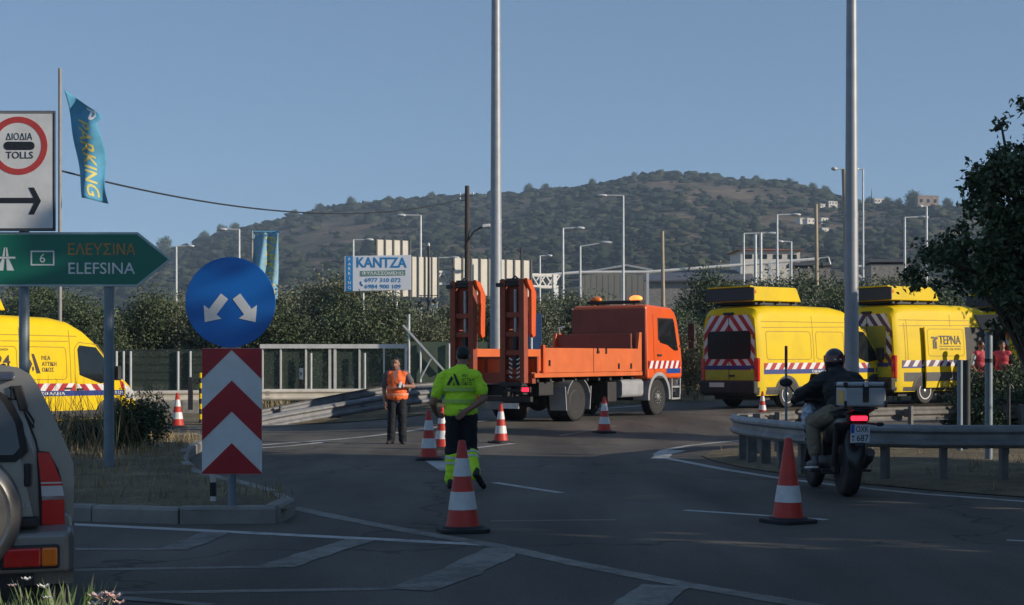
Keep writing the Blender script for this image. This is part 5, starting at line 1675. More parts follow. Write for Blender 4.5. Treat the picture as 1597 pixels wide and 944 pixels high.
mb = MB(); mb.add([(-5, -.4, H0), (5, -.4, H0), (5, 5, H1), (-5, 5, H1), (-5, -.4, H0 - .15), (5, -.4, H0 - .15), (5, 5, H1 - .15), (-5, 5, H1 - .15)], [(0, 1, 2, 3), (7, 6, 5, 4), (0, 4, 5, 1), (1, 5, 6, 2), (2, 6, 7, 3), (3, 7, 4, 0)]); mb.build('roof', M_greyroof, sh)
for (px, w, pt, Y, lab) in ((1385, 3.4, 407, 130, 'small flat grey building right of the near mast'), (1262, 3.0, 412, 120, 'grey shed behind the hooked pole')):
    t = thing('low_building', lab, 'building', (PX(px, Y), Y, 0), R(-5))
    h = CAMZ + (HY - pt) * Y / FPX
    mb = MB(); mb.box((0, 0, h / 2 - .2), (w, 3, h - .4)); mb.build('wall', M_concrete, t)
    mb = MB(); mb.box((0, 0, h - .1), (w + .4, 3.4, .25)); mb.build('roof', M_greyroof, t)
# ------------------------------------------------------------------ yellow vans (local x forward from the rear bumper, y left, z up)
VL, VW = 5.95, 1.0
def v_top(x):
    tab = [(0.0, 2.50), (0.12, 2.64), (0.5, 2.70), (2.0, 2.72), (3.3, 2.70), (3.8, 2.62), (4.2, 2.44), (4.6, 2.14), (5.0, 1.72), (5.22, 1.46), (5.4, 1.36), (5.7, 1.22), (5.85, 1.08), (5.95, 0.8)]
    for (a, za), (b, zb) in zip(tab, tab[1:]):
        if a <= x <= b: return za + (zb - za) * (x - a) / (b - a)
    return tab[-1][1]
def v_w(x):
    if x < 0.12: return VW * (0.955 + 0.045 * (x / 0.12))
    if x < 4.8: return VW
    return VW * (1 - 0.20 * ((x - 4.8) / 1.15) ** 2)
def v_y(x, z):
    """half width of the side at height z"""
    w = v_w(x)
    lo = 0.04 * max(0, (0.55 - z) / 0.25) ** 2
    hi = 0.135 * (max(0, z - 1.05) / 1.65) ** 1.6
    return w * (1 - lo - hi)
def van_body():
    xs = [0, .04, .12, .3, .6, 1.2, 2, 2.8, 3.3, 3.6, 3.8, 4.0, 4.2, 4.4, 4.6, 4.8, 5.0, 5.12, 5.22, 5.4, 5.6, 5.75, 5.85, 5.95]
    NZ = 14
    vs, fs = [], []
    rings = []
    for x in xs:
        zt = v_top(x)
        z0 = 0.34
        rc = min(0.22, (zt - z0) * .3)
        ring = []
        for i in range(NZ + 1):
            z = z0 + (zt - rc - z0) * i / NZ
            ring.append((v_y(x, z), z))
        ys = v_y(x, zt - rc)
        for a in (25, 50, 72, 90):
            ring.append((ys - rc * 1.25 * (1 - math.cos(R(a))), zt - rc + rc * math.sin(R(a))))
        ring.append((ys * .4, zt + .015))
        full = [(x, -y, z) for y, z in ring] + [(x, y, z) for y, z in ring[::-1]]
        rings.append(full)
    n = len(rings[0])
    for r in rings: vs += r
    for i in range(len(xs) - 1):
        for j in range(n - 1):
            fs.append((i * n + j, (i + 1) * n + j, (i + 1) * n + j + 1, i * n + j + 1))
        fs.append((i * n + n - 1, (i + 1) * n + n - 1, (i + 1) * n, i * n))
    fs.append(tuple(range(n)))
    fs.append(tuple((len(xs) - 1) * n + j for j in range(n - 1, -1, -1)))
    mb = MB(); mb.add(vs, fs)
    return mb
def on_side(poly, off, side=-1, band=0.12):
    """split an (x, z) outline into strips that follow the side of the van"""
    out = []
    xs = [p[0] for p in poly]; zs = [p[1] for p in poly]
    z = min(zs)
    while z < max(zs) - 1e-5:
        zz = min(z + band, max(zs))
        x = min(xs)
        while x < max(xs) - 1e-5:
            xx = min(x + 0.45, max(xs))
            c = clip_rect(poly, x, xx, z, zz)
            if c: out.append([(a, side * (v_y(a, b) + off), b) for a, b in c])
            x = xx
        z = zz
    return out
def side_part(parent, name, polys, m, off, side=-1):
    mb = MB()
    for p in polys:
        for f in on_side(p, off, side):
            mb.face(f if side < 0 else f[::-1])
    return mb.build(name, m, parent, smooth=30)
def rear_part(parent, name, polys, m, x=-0.006, thick=0.006):
    mb = MB()
    for p in polys:
        mb.prism(p, 0, thick, 0, Matrix(((0, 0, -1, x), (-1, 0, 0, 0), (0, 1, 0, 0), (0, 0, 0, 1))))
    return mb.build(name, m, parent)
# rear-plane local coords: u to the right when seen from behind (u = -y), v = z
def van_wheel(parent, x, side, r=0.36):
    y = side * 0.90
    M = Matrix.Translation((x, y, r)) @ Matrix.Rotation(R(90), 4, 'X')
    w = bpy.data.objects.new('wheel', None); link(w, parent)
    mb = MB(); mb.lathe([(r * .62, -.11), (r * .93, -.115), (r, -.08), (r, .08), (r * .93, .115), (r * .62, .11)], 32, 0, M); mb.build('tyre', M_rubber, w, smooth=40)
    o = 1 if side < 0 else -1
    mb = MB(); mb.lathe([(r * .66, .02 * o), (r * .66, .118 * o), (r * .58, .118 * o), (r * .55, .06 * o)] if o > 0 else [(r * .55, -.06), (r * .58, -.118), (r * .66, -.118), (r * .66, -.02)], 28, 0, M)
    for k in range(8):
        a = 6.283 * k / 8
        mb.M = M @ Matrix.Rotation(a, 4, 'Z')
        mb.box((r * .36, 0, .088 * o), (r * .46, r * .13, .03))
    mb.M = Matrix()
    mb.lathe([(r * .17, .05), (r * .17, .10), (r * .1, .115)] if o > 0 else [(r * .1, -.115), (r * .17, -.10), (r * .17, -.05)], 16, 0, M)
    mb.build('rim', M_silverrim, w, smooth=40)
    mb = MB(); mb.lathe([(0.01, .03 * o), (r * .58, .035 * o)] if o > 0 else [(r * .58, -.035), (0.01, -.03)], 20, 0, M); mb.build('brake_disc', M_darkmetal, w)
def stripe_band(parent, x0, x1, z0, z1, off, slant=0.16, pitch=0.36, flip=1, side=-1, m2=None):
    side_part(parent, 'white_stripe_band', [[(x0, z0), (x1, z0), (x1, z1), (x0, z1)]], M_white, off, side)
    reds = []
    x = x0 - slant - pitch
    while x < x1 + slant + pitch:
        p = [(x, z0), (x + pitch * .5, z0), (x + pitch * .5 + slant * flip, z1), (x + slant * flip, z1)]
        p = clip_rect(p, x0, x1, z0, z1)
        if p: reds.append(p)
        x += pitch
    side_part(parent, 'red_stripe', reds, m2 or M_red, off + .003, side)
def side_text(parent, s, x, z, h, w, m, off=0.009, side=-1, bold=0.02):
    me = text_mesh(s, 1.0, bold, 'CENTER', 0.0)
    xs = [v.co.x for v in me.vertices]; ys = [v.co.y for v in me.vertices]
    x0, x1, y0, y1 = min(xs), max(xs), min(ys), max(ys)
    for v in me.vertices:
        a = x + w * ((v.co.x - x0) / (x1 - x0) - .5); b = z + h * ((v.co.y - y0) / (y1 - y0) - .5)
        v.co = (a, side * (v_y(a, b) + off), b)
    me.materials.clear(); me.materials.append(m)
    return link(bpy.data.objects.new('lettering', me), parent)
def chevrons(u0, u1, v0, v1, apexes, rise, h):
    out = []
    for a in apexes:
        for s in (-1, 1):
            uc = (u0 + u1) / 2; hw = (u1 - u0) / 2
            p = [(uc, a), (uc + s * hw, a - rise), (uc + s * hw, a - rise - h), (uc, a - h)]
            p = clip_rect(p if s < 0 else p[::-1], u0, u1, v0, v1)
            if p: out.append(p)
    return out
def seam(parent, paths, off=0.004, w=0.016, side=-1):
    mb = MB()
    for pth in paths:
        for a, b in zip(pth, pth[1:]):
            k = max(1, int(abs(b[1] - a[1]) / .15 + abs(b[0] - a[0]) / .5))
            for i in range(k):
                p = (a[0] + (b[0] - a[0]) * i / k, a[1] + (b[1] - a[1]) * i / k); q_ = (a[0] + (b[0] - a[0]) * (i + 1) / k, a[1] + (b[1] - a[1]) * (i + 1) / k)
                d = Vector((q_[0] - p[0], q_[1] - p[1])).normalized() * (w / 2)
                n_ = (-d.y, d.x)
                pts = [(p[0] - n_[0], p[1] - n_[1]), (q_[0] - n_[0], q_[1] - n_[1]), (q_[0] + n_[0], q_[1] + n_[1]), (p[0] + n_[0], p[1] + n_[1])]
                f = [(x, side * (v_y(x, z) + off), z) for x, z in pts]
                mb.face(f if side < 0 else f[::-1])
    return mb.build('panel_seam', mat('yellow_seam', (0.30, 0.18, 0.01), .6), parent)
def rr_path(x0, x1, z0, z1, r=.09):
    pts = [(x + (x0 + x1) / 2, z + (z0 + z1) / 2) for x, z in rrect(x1 - x0, z1 - z0, r, 3)]
    return pts + [pts[0]]
def make_van(label, loc, heading, kind, sc=1.0):
    """heading: azimuth clockwise from +Y"""
    t = thing('yellow_van', label, 'van', loc, R(90) - heading)
    van_body().build('body', M_yellow, t, smooth=35)
    # dark lower cladding and bumpers
    for side in (-1, 1):
        side_part(t, 'side_cladding', [[(0.03, .36), (5.7, .36), (5.7, .56), (0.03, .56)]] if kind != 'terna' else [[(0.03, .36), (5.7, .36), (5.7, .47), (.03, .47)], [(.03, .62), (5.7, .62), (5.7, .86), (.03, .86)]], M_greyplastic, .012, side)
        for wx in (1.15, 4.95):
            # wheel arch trim
            arch = [(wx + .50 * math.cos(R(a)), .36 + .50 * math.sin(R(a))) for a in range(0, 181, 12)]
            inn = [(wx + .43 * math.cos(R(a)), .36 + .43 * math.sin(R(a))) for a in range(0, 181, 12)]
            side_part(t, 'wheel_arch', [arch], M_greyplastic, .018, side)
            side_part(t, 'arch_gap', [inn], M_chassis, .021, side)
            van_wheel(t, wx, side)
    mb = MB(); mb.box((-.03, 0, .56), (.22, 1.92, .36)); mb.box((.2, 0, .42), (.5, 1.9, .18)); mb.build('rear_bumper', M_chassis, t, bevel=.05, seg=3)
    mb = MB(); mb.box((5.88, 0, .55), (.24, 1.62, .4)); mb.build('front_bumper', M_greyplastic if kind == 'terna' else M_yellow, t, bevel=.08, seg=3)
    mb = MB(); mb.box((2.9, 0, .32), (5.2, 1.6, .2)); mb.build('underbody', M_chassis, t)
    # cab side windows, windscreen
    for side in (-1, 1):
        win = [(3.98, 1.38), (4.62, 1.18), (5.06, 1.24), (5.0, 1.46), (4.74, 1.80), (4.52, 2.03), (4.02, 2.07), (3.95, 1.98)]
        side_part(t, 'cab_window', [win], M_glass, .006, side)
        mir = MB(); mir.box((5.0, side * 1.15, 1.42), (.12, .2, .34)); mir.bar((4.95, side * .97, 1.35), (5.0, side * 1.1, 1.36), .05, .06); mir.build('mirror', M_darkmetal, t, bevel=.04)
        lamp_ = [(5.48, .80), (5.86, .78), (5.84, .98), (5.50, 1.14)]
        side_part(t, 'headlight', [lamp_], M_clearlens, .006, side)
    ws = MB()
    vs = []
    for x in (4.28, 4.5, 4.75, 5.0, 5.16):
        zt = v_top(x) + .02
        y = v_y(x, zt - .2) - .16
        vs += [(x, -y, zt - .055), (x, -y * .4, zt + .012), (x, y * .4, zt + .012), (x, y, zt - .055)]
    ws.add(vs, [(i * 4 + j, i * 4 + j + 4, i * 4 + j + 5, i * 4 + j + 1) for i in range(4) for j in range(3)])
    ws.build('windscreen', M_glass, t, smooth=60)
    seam(t, [[(2.28, .58), (2.28, 2.45)], [(3.72, .58), (3.72, 2.42)], rr_path(.35, 2.18, 1.28, 2.02) if kind != 'terna' else [(.4, 1.2), (.4, 2.2)], rr_path(2.40, 3.60, 1.28, 2.02) if kind != 'terna' else [(.5, 1.2), (.5, 2.3)], [(.2, 2.28), (3.95, 2.28)], [(2.3, 1.14), (3.7, 1.14)],
             [(3.84, .6), (3.86, 2.0), (4.0, 2.14), (4.55, 2.10), (5.15, 1.42)], [(.2, 2.12), (3.7, 2.16)]])
    mb = MB()
    for x, z in ((3.62, 1.07), (3.98, 1.05)): mb.box((x, -v_y(x, z) - .02, z), (.2, .03, .045))
    mb.each('door_handle', M_darkmetal, t, bevel=.01)
    # rear: lamps, window, chevrons
    for s in (-1, 1):
        mb = MB(); mb.box((.03, s * .925, 1.02), (.10, .15, .62)); mb.build('tail_lamp', M_redlens, t, bevel=.03)
    mb = MB(); mb.box((.0, -.79, 1.9), (.04, .05, .1)); mb.box((.0, -.79, 1.0), (.04, .05, .1)); mb.each('door_hinge', M_yellow, t)
    U = .80
    top = [(-.83, 1.12), (.83, 1.12), (.83, 2.10), (.66, 2.46), (-.66, 2.46), (-.83, 2.10)]
    def slant_clip(p):
        for a, b, c in ((1, .53, .88 + .53 * 2.05), (-1, .53, .88 + .53 * 2.05)):
            if len(p) >= 3: p = clip(p, a, b, c)
        return p
    top = [(-.89, 1.12), (.89, 1.12), (.88, 2.05), (.66, 2.46), (-.66, 2.46), (-.88, 2.05)]
    rear_part(t, 'white_chevron_ground', [top if kind != 'terna' else [(-.83, 1.35), (.83, 1.35), (.83, 2.10), (.66, 2.46), (-.66, 2.46), (-.83, 2.10)]], M_white, -.003, .004)
    reds = chevrons(-.88, .88, 1.12, 2.46, (1.45, 1.84, 2.23, 2.62, 3.01, 3.40), 1.05, .19)
    reds = [c for c in (slant_clip(p) for p in reds) if len(c) >= 3]
    rear_part(t, 'red_chevron', reds, M_red if kind != 'terna' else mat('purple_print', (.10, .03, .10), .5), -.008, .004)
    rear_part(t, 'blue_band', [[(-.86, 1.02), (.86, 1.02), (.86, 1.13), (-.86, 1.13)]], M_navy, -.009, .004)
    if kind == 'terna':
        rear_part(t, 'rear_door_panel', [rrect(1.36, .78, .08, 4, 0, 1.74)], mat('dull_yellow', (.30, .27, .03), .5, var=.1), -.013, .006)  # one flat yellow, duller than the body paint
    else:
        rear_part(t, 'rear_window', [rrect(1.50, .74, .12, 5, 0, 1.67)], mat('rear_glass', (.014, .018, .018), .35, spec=.25), -.013, .006)
    rear_part(t, 'green_band', [[(-.86, .76), (.86, .76), (.86, 1.01), (-.86, 1.01)]], mat('yellow_green_band', (.42, .44, .03), .45), -.005, .004)
    rear_part(t, 'door_seam', [[(-.008, .76), (.008, .76), (.008, 2.5), (-.008, 2.5)]], M_black, -.0195, .003)
    mb = MB(); mb.box((-.02, 0, 2.5), (.08, .34, .07)); mb.build('high_brake_lamp', M_chassis, t, bevel=.02)
    mb = MB(); mb.box((-.145, .32, .62), (.02, .52, .12)); mb.build('number_plate', M_white_metal, t)
    mb = MB(); mb.box((-.03, -.10, .86), (.03, .2, .05)); mb.build('rear_handle', M_chassis, t, bevel=.01)
    # side livery
    for side in (-1,):
        stripe_band(t, .22 if kind != 'terna' else .25, 3.85 if kind != 'terna' else 5.2, 1.02, 1.19, .006, .14, .36, 1, side, mat('purple_print', (.10, .03, .10), .5) if kind == 'terna' else None)
        stripe_band(t, 3.88, 4.75, 1.02, 1.17, .006, .14, .36, -1, side)
        side_part(t, 'blue_side_band', [[(.22, .90), (5.45, .90), (5.45, 1.018), (.22, 1.018)]] if kind != 'terna' else [[(.25, .98), (5.2, .98), (5.2, 1.018), (.25, 1.018)]], M_navy, .006, side)
        if kind != 'terna':
            side_part(t, 'red_stripe', [[(5.32, 1.05), (5.44, 1.05), (5.40, 1.2), (5.26, 1.26)], ], M_red, .006, side)
            side_part(t, 'white_stripe', [[(5.46, 1.05), (5.55, 1.05), (5.49, 1.15), (5.44, 1.18)]], M_white, .006, side)
            side_text(t, 'ΟΔΙΚΗ ΑΣΦΑΛΕΙΑ', 2.85, .958, .075, 1.35, M_letter_white, .012, side, .03)
            side_text(t, 'E 503', 5.22, .958, .07, .28, M_letter_white, .012, side, .03)
    if kind == 'terna':                                    # sliding door pushed back along the side
        dm = MB()
        nz = 9
        z_s = [.44 + (2.10 - .44) * i / nz for i in range(nz + 1)]
        for i in range(nz):
            for a, b in ((.070, .105),):
                y0, y1 = v_y(2, z_s[i]), v_y(2, z_s[i + 1])
                dm.add([(1.10, -y0 - a, z_s[i]), (2.76, -y0 - a, z_s[i]), (2.76, -y1 - a, z_s[i + 1]), (1.10, -y1 - a, z_s[i + 1]), (1.10, -y0 - b, z_s[i]), (2.76, -y0 - b, z_s[i]), (2.76, -y1 - b, z_s[i + 1]), (1.10, -y1 - b, z_s[i + 1])],
                       [(4, 5, 6, 7), (3, 2, 1, 0), (0, 4, 7, 3), (1, 2, 6, 5)] + ([(0, 1, 5, 4)] if i == 0 else []) + ([(3, 7, 6, 2)] if i == nz - 1 else []))
        sd_ = dm.build('sliding_door', M_yellow, t)
        for nm, z0_, z1_, mm, o_ in (('dark_trim', .62, .86, M_greyplastic, .112), ('white_stripe_band', 1.02, 1.19, M_white, .109)):
            side_part(sd_, nm, [[(1.10, z0_), (2.76, z0_), (2.76, z1_), (1.10, z1_)]], mm, o_, -1)
        rs = []
        x = .8
        while x < 3:
            p = clip_rect([(x, 1.02), (x + .18, 1.02), (x + .32, 1.19), (x + .14, 1.19)], 1.10, 2.76, 1.02, 1.19)
            if p: rs.append(p)
            x += .36
        side_part(sd_, 'purple_stripe', rs, mat('purple_print', (.10, .03, .10), .5), .114, -1)
        seam(sd_, [rr_path(1.2, 2.68, 1.30, 2.04)], .108)
    if kind == 'terna': side_part(t, 'door_opening', [[(2.78, .55), (3.72, .55), (3.72, 2.1), (2.78, 2.1)]], M_chassis, .018, -1)
    # roof sign box on bars
    rb = MB()
    for x in (.45, 1.1, 1.75): rb.box((x, 0, 2.79), (.06, 1.62, .05))
    for y in (-.66, .66): rb.box((1.1, y, 2.755), (1.7, .05, .05))
    rb.build('roof_bars', M_darkmetal, t)
    z0, z1 = 2.82, 3.20
    mb = MB(); mb.prism([(.06, z0), (2.05, z0), (1.86, z1 - .03), (1.80, z1), (.06, z1)], -.76, .76, 0, Matrix(((1, 0, 0, 0), (0, 0, -1, 0), (0, 1, 0, 0), (0, 0, 0, 1)))); mb.build('roof_sign_box', M_yellow, t, bevel=.025)
    mb = MB(); mb.box((.035, 0, (z0 + z1) / 2 - .01), (.04, 1.68, z1 - z0 - .04)); mb.build('sign_matrix', M_ledboard, t, bevel=.01)
    mb = MB(); mb.box((.03, 0, z1 + .0), (.10, 1.5, .035)); mb.build('sign_hood', M_yellow, t)
    mb = MB(); mb.box((.10, -.79, z1 - .14), (.12, .06, .09)); mb.build('warning_lamp', M_amberlens, t, bevel=.02)
    t.scale = (sc, sc, sc)
    return t
def logo_A(parent, x, z, s, m, side=-1):
    """triangular A mark with a leaf-shaped foot"""
    side_part(parent, 'logo', [[(x - .05 * s, z + .5 * s), (x + .10 * s, z + .5 * s), (x + .48 * s, z - .5 * s), (x + .22 * s, z - .5 * s)],
                               [(x - .30 * s, z - .5 * s), (x - .48 * s, z - .5 * s), (x - .17 * s, z + .22 * s), (x - .04 * s, z - .02 * s)],
                               [(x - .02 * s, z - .42 * s), (x + .06 * s, z - .30 * s), (x + .02 * s, z - .12 * s), (x - .06 * s, z - .22 * s)]], m, .009, side)
M_logo = mat('dark_logo_print', (.035, .018, .022), .5)
# van on the left
v1 = make_van('yellow van with NEA ATTIKH ODOS lettering behind the left signs', (0, 0, 0), R(31), 'odos', 1.0)
side_text(v1, '1024', 1.62, 1.70, .26, .75, M_logo); side_text(v1, 'ΚΛΗΣΗ', 1.82, 1.95, .05, .26, M_logo); side_text(v1, 'ΑΝΑΓΚΗΣ', 1.82, 1.47, .05, .3, M_logo)
logo_A(v1, 2.62, 1.64, .44, M_logo)
for s, z, w in (('ΝΕΑ', 1.77, .25), ('ΑΤΤΙΚΗ', 1.635, .42), ('ΟΔΟΣ', 1.505, .34)): side_text(v1, s, 2.88 + w / 2, z, .095, w, M_logo)
def place_local(t, lx, ly, lz, px, Y, sc=1.0):
    """move a vehicle so that its local point sits under photo column px at depth Y"""
    rz = t.rotation_euler.z
    ox = (lx * math.cos(rz) - ly * math.sin(rz)) * sc; oy = (lx * math.sin(rz) + ly * math.cos(rz)) * sc
    t.location = (PX(px, Y) - ox, Y - oy, 0)
    t.location.z = gz(PX(px, Y), Y) - .0
place_local(v1, 5.85, -.8, 0, 207, 36.0)
# nearer van on the right
v2 = make_van('yellow van with red and white rear chevrons beside the orange truck', (0, 0, 0), R(50), 'plain', 1.06)
place_local(v2, 0, -.97, 0, 1182, 40.6, 1.06)
# van with lettering
v3 = make_van('yellow van with TEPNA lettering half hidden by the big tree', (0, 0, 0), R(56), 'terna', 1.10)
side_text(v3, 'TEPNA', 2.10, 1.74, .24, .90, M_logo, .116); side_text(v3, 'ΟΜΙΛΟΣ ΓΕΚ ΤΕΡΝΑ', 2.10, 1.49, .055, .88, M_logo, .116, bold=0)
side_part(v3, 'logo_underline', [[(1.66, 1.56), (2.54, 1.56), (2.54, 1.578), (1.66, 1.578)]], M_logo, .116)
dxl = -.80
side_part(v3, 'logo', [[(x + dxl, z + .03) for x, z in p] for p in [[(2.14, 1.80), (2.24, 1.80), (2.30, 1.74), (2.30, 1.70), (2.22, 1.75), (2.14, 1.75)], [(2.20, 1.73), (2.26, 1.69), (2.26, 1.47), (2.20, 1.47)], [(2.29, 1.66), (2.35, 1.72), (2.40, 1.73), (2.40, 1.81), (2.30, 1.79), (2.27, 1.70)], [(2.29, 1.66), (2.35, 1.68), (2.35, 1.47), (2.29, 1.47)]]], M_logo, .116)
place_local(v3, 0, -.97, 0, 1396, 43.5, 1.10)
v4 = make_van('yellow van mostly hidden by the tree at the right photo edge', (0, 0, 0), R(62), 'plain', 1.06)
place_local(v4, 0, -.97, 0, 1578, 46.0, 1.06)
# ------------------------------------------------------------------ orange truck (local x forward from the rear axle, y left, z up)
TH = R(33)
trk = thing('orange_truck', 'orange flatbed truck with two folded loading ramps and an amber beacon', 'truck', (0, 0, 0), R(90) - TH)
TW = 1.27
def TB(): return MB()
# chassis
M_redbrown = mat('red_brown_paint', (.27, .066, .042), .65, var=.15, scale=2, dirt=.4, dirtcol=(.16, .05, .038), dscale=1.2)  # even dark red-brown for the headboard and cab back
mb = TB(); mb.box((1.6, .42, .82), (7.6, .10, .26)); mb.box((1.6, -.42, .82), (7.6, .10, .26)); mb.box((1.3, 0, .85), (.3, .9, .2)); mb.box((-1.9, 0, .85), (.2, 1.6, .25)); mb.each('chassis_rail', M_chassis, trk)
mb = TB(); mb.box((0, 0, .52), (.26, 1.7, .24)); mb.ell((0, 0, .52), (.3, .28, .28), 12, 8); mb.box((4.5, 0, .52), (.2, 1.7, .2)); mb.tube([(.2, 0, .55), (3.6, 0, .75)], .06, 8); mb.build('axle', M_chassis, trk)
mb = TB(); mb.box((1.95, -.85, .72), (.5, .62, .55)); mb.box((1.2, .9, .75), (1.1, .5, .6)); mb.box((-1.2, -.75, .86), (.7, .5, .35)); mb.box((2.5, .4, .7), (1.8, .7, .55)); mb.each('equipment_box', M_chassis, trk, bevel=.03)
mb = TB(); mb.prism(rrect(.56, .50, .12, 5, 0, .80), -.62, .62, 0, Matrix(((0, 0, 1, 3.05), (1, 0, 0, -.92), (0, 1, 0, 0), (0, 0, 0, 1)))); mb.build('fuel_tank', M_fender, trk, smooth=40, bevel=.01)
def truck_wheel(x, y, dual, r=.52):
    w = bpy.data.objects.new('wheel', None); link(w, trk)
    o = 1 if y < 0 else -1
    for k in range(2 if dual else 1):
        yy = y + (o * .32 * k)
        M = Matrix.Translation((x, yy, r)) @ Matrix.Rotation(R(90), 4, 'X')
        prof = [(r * .56, -.13), (r * .9, -.145), (r * .985, -.12), (r, -.085)]
        for i in range(5):
            z = -.07 + .035 * i
            prof += [(r, z - .010), (r * .975, z - .006), (r * .975, z + .006), (r, z + .010)]
        prof += [(r, .085), (r * .985, .12), (r * .9, .145), (r * .56, .13)]
        mb = TB(); mb.lathe(prof, 36, 0, M)
        for j in range(36):
            a = 6.283 * j / 36
            mb.M = M @ Matrix.Rotation(a, 4, 'Z')
            mb.box((r * .985, 0, .11), (.035, .035, .06)); mb.box((r * .985, 0, -.11), (.035, .035, .06))
        mb.M = Matrix()
        mb.build('tyre', M_rubber, w, smooth=30)
    M = Matrix.Translation((x, y, r)) @ Matrix.Rotation(R(90), 4, 'X')
    f = lambda p: p if o > 0 else [(a, -b) for a, b in p][::-1]
    mb = TB()
    mb.lathe(f([(r * .58, .12), (r * .55, .135), (r * .52, .10), (r * .42, -.02 if dual else .10), (r * .25, -.02 if dual else .13), (r * .22, .06 if dual else .17), (r * .12, .10 if dual else .2), (.01, .10 if dual else .2)]), 28, 0, M, cap=False)
    mb.build('rim', mat('truck_rim', (.20, .20, .20), .55, .3, dirt=.5), w, smooth=40)
    mb = TB()
    for j in range(10):
        a = 6.283 * j / 10
        p = M @ Vector((r * .33 * math.cos(a), r * .33 * math.sin(a), (-.0 if dual else .135) * 1))
        mb.lathe([(.017, -.02), (.017, .03)], 6, 0, Matrix.Translation(p) @ Matrix.Rotation(R(90), 4, 'X'))
    mb.build('wheel_nut', M_galv, w)
truck_wheel(0, -1.02, True); truck_wheel(0, 1.02, True); truck_wheel(4.5, -1.07, False); truck_wheel(4.5, 1.07, False)
# rear mudguards
for s in (-1, 1):
    for a0, a1 in ((20, 62), (118, 160)):
        mb = TB()
        pts = [R(a0 + (a1 - a0) * i / 6) for i in range(7)]
        vs = []
        for a in pts:
            for y in (s * .72, s * 1.25): 
                for rr in (.60, .625): vs.append((rr * math.cos(a), y, .52 + rr * math.sin(a)))
        fs = []
        for i in range(6):
            b = i * 4; c = b + 4
            fs += [(b, b + 2, c + 2, c), (b + 1, c + 1, c + 3, b + 3), (b, c, c + 1, b + 1), (b + 2, b + 3, c + 3, c + 2)]
        fs += [(0, 1, 3, 2), (24, 26, 27, 25)]
        mb.add(vs, fs); mb.build('mudguard', M_fender, trk, smooth=40)
    for xx, sg in ((-.62, -1), (.64, 1)):
        mb = TB(); mb.box((xx, s * .98, .60), (.03, .5, .62), 0, (0, R(6 * sg), 0)); mb.build('mud_flap', M_fender if sg > 0 or True else M_rubber, trk)
# deck
DX0, DX1 = -2.25, 3.42
mb = TB(); mb.box(((DX0 + DX1) / 2, 0, 1.22), (DX1 - DX0, 2.44, .14)); mb.build('deck', M_orange_old, trk, bevel=.01)
mb = TB()
for i in range(9): mb.box((DX0 + .4 + i * .62, 0, 1.10), (.10, 2.3, .12))
mb.each('cross_member', M_chassis, trk)
# right drop side, tall from the rear post to the cab, two leaves
for s in (-1, 1):
    for a, b in ((-1.72, .70), (.72, DX1 - .02)):
        mb = TB(); mb.box(((a + b) / 2, s * TW, 1.585), (b - a - .01, .045, .63)); mb.build('drop_side', M_orange_deck, trk, bevel=.012)
    mb = TB(); mb.box(((DX0 + DX1) / 2, s * (TW + .005), 1.21), (DX1 - DX0, .06, .11)); mb.build('side_rail', M_orange_deck, trk, bevel=.01)
    mb = TB(); mb.box((-1.80, s * TW, 1.6), (.10, .09, .74)); mb.build('corner_post', M_orange, trk, bevel=.01)
mb = TB()
for x, z in ((-1.55, 1.52), (.9, 1.84), (1.35, 1.83), (2.05, 1.42), (2.75, 1.42)): mb.box((x, -TW - .04, z), (.035, .05, .15))
mb.box((.91, -TW - .045, 1.80), (.09, .05, .07)); mb.each('side_latch', M_darkmetal, trk, bevel=.008)
# tail frame between the ramps
mb = TB(); mb.box((-1.98, 0, 1.45), (.07, 2.5, .38)); mb.build('tail_board', M_orange, trk, bevel=.01)
mb = TB()
for y in (-1.22, -.45, .3, .85, 1.22): mb.box((-2.03, y, 1.45), (.06, .07, .40))
mb.box((-2.02, 0, 1.655), (.09, 2.52, .06)); mb.each('tail_board_rib', M_orange_old, trk)
mb = TB(); mb.box((-2.18, 0, 1.12), (.16, 2.48, .22)); mb.build('rear_beam', M_orange_old, trk, bevel=.01)
# lower rear crossbar, lamps, warning plates
mb = TB(); mb.box((-2.15, 0, .62), (.12, 2.3, .13)); mb.bar((-2.1, .5, .65), (-1.9, .5, 1.05), .08, .06); mb.bar((-2.1, -.5, .65), (-1.9, -.5, 1.05), .08, .06); mb.build('underrun_bar', M_chassis, trk)
for y in (-.98, 1.05):
    mb = TB(); mb.box((-2.23, y, .86), (.07, .40, .15)); mb.build('tail_lamp', M_chassis, trk, bevel=.02)
    mb = TB(); mb.box((-2.275, y - .06, .86), (.02, .20, .10)); mb.build('tail_lamp_lens', M_redlit if y < 0 else M_redlens, trk, bevel=.008)
mb = TB(); mb.box((-2.26, .50, .80), (.025, .62, .60)); mb.build('warning_plate', mat('ochre_plate', (.52, .20, .05), .5, dirt=.3), trk, bevel=.01)
MWp = frame((-2.275, .50, .80), (0, -1, 0), (0, 0, 1))
mb = TB()
tri = [(-.25, -.20), (.25, -.20), (0, .23)]
tin = [(-.16, -.145), (.16, -.145), (0, .13)]
for i in range(3):
    j = (i + 1) % 3
    mb.prism([tri[i], tri[j], tin[j], tin[i]], .002, .012, 0, MWp)
mb.build('warning_triangle', M_redlens, trk)
mb = TB(); mb.box((-2.24, .75, .42), (.02, .52, .12)); mb.box((-2.2, -.55, .45), (.02, .5, .14)); mb.each('number_plate', M_white_metal, trk)
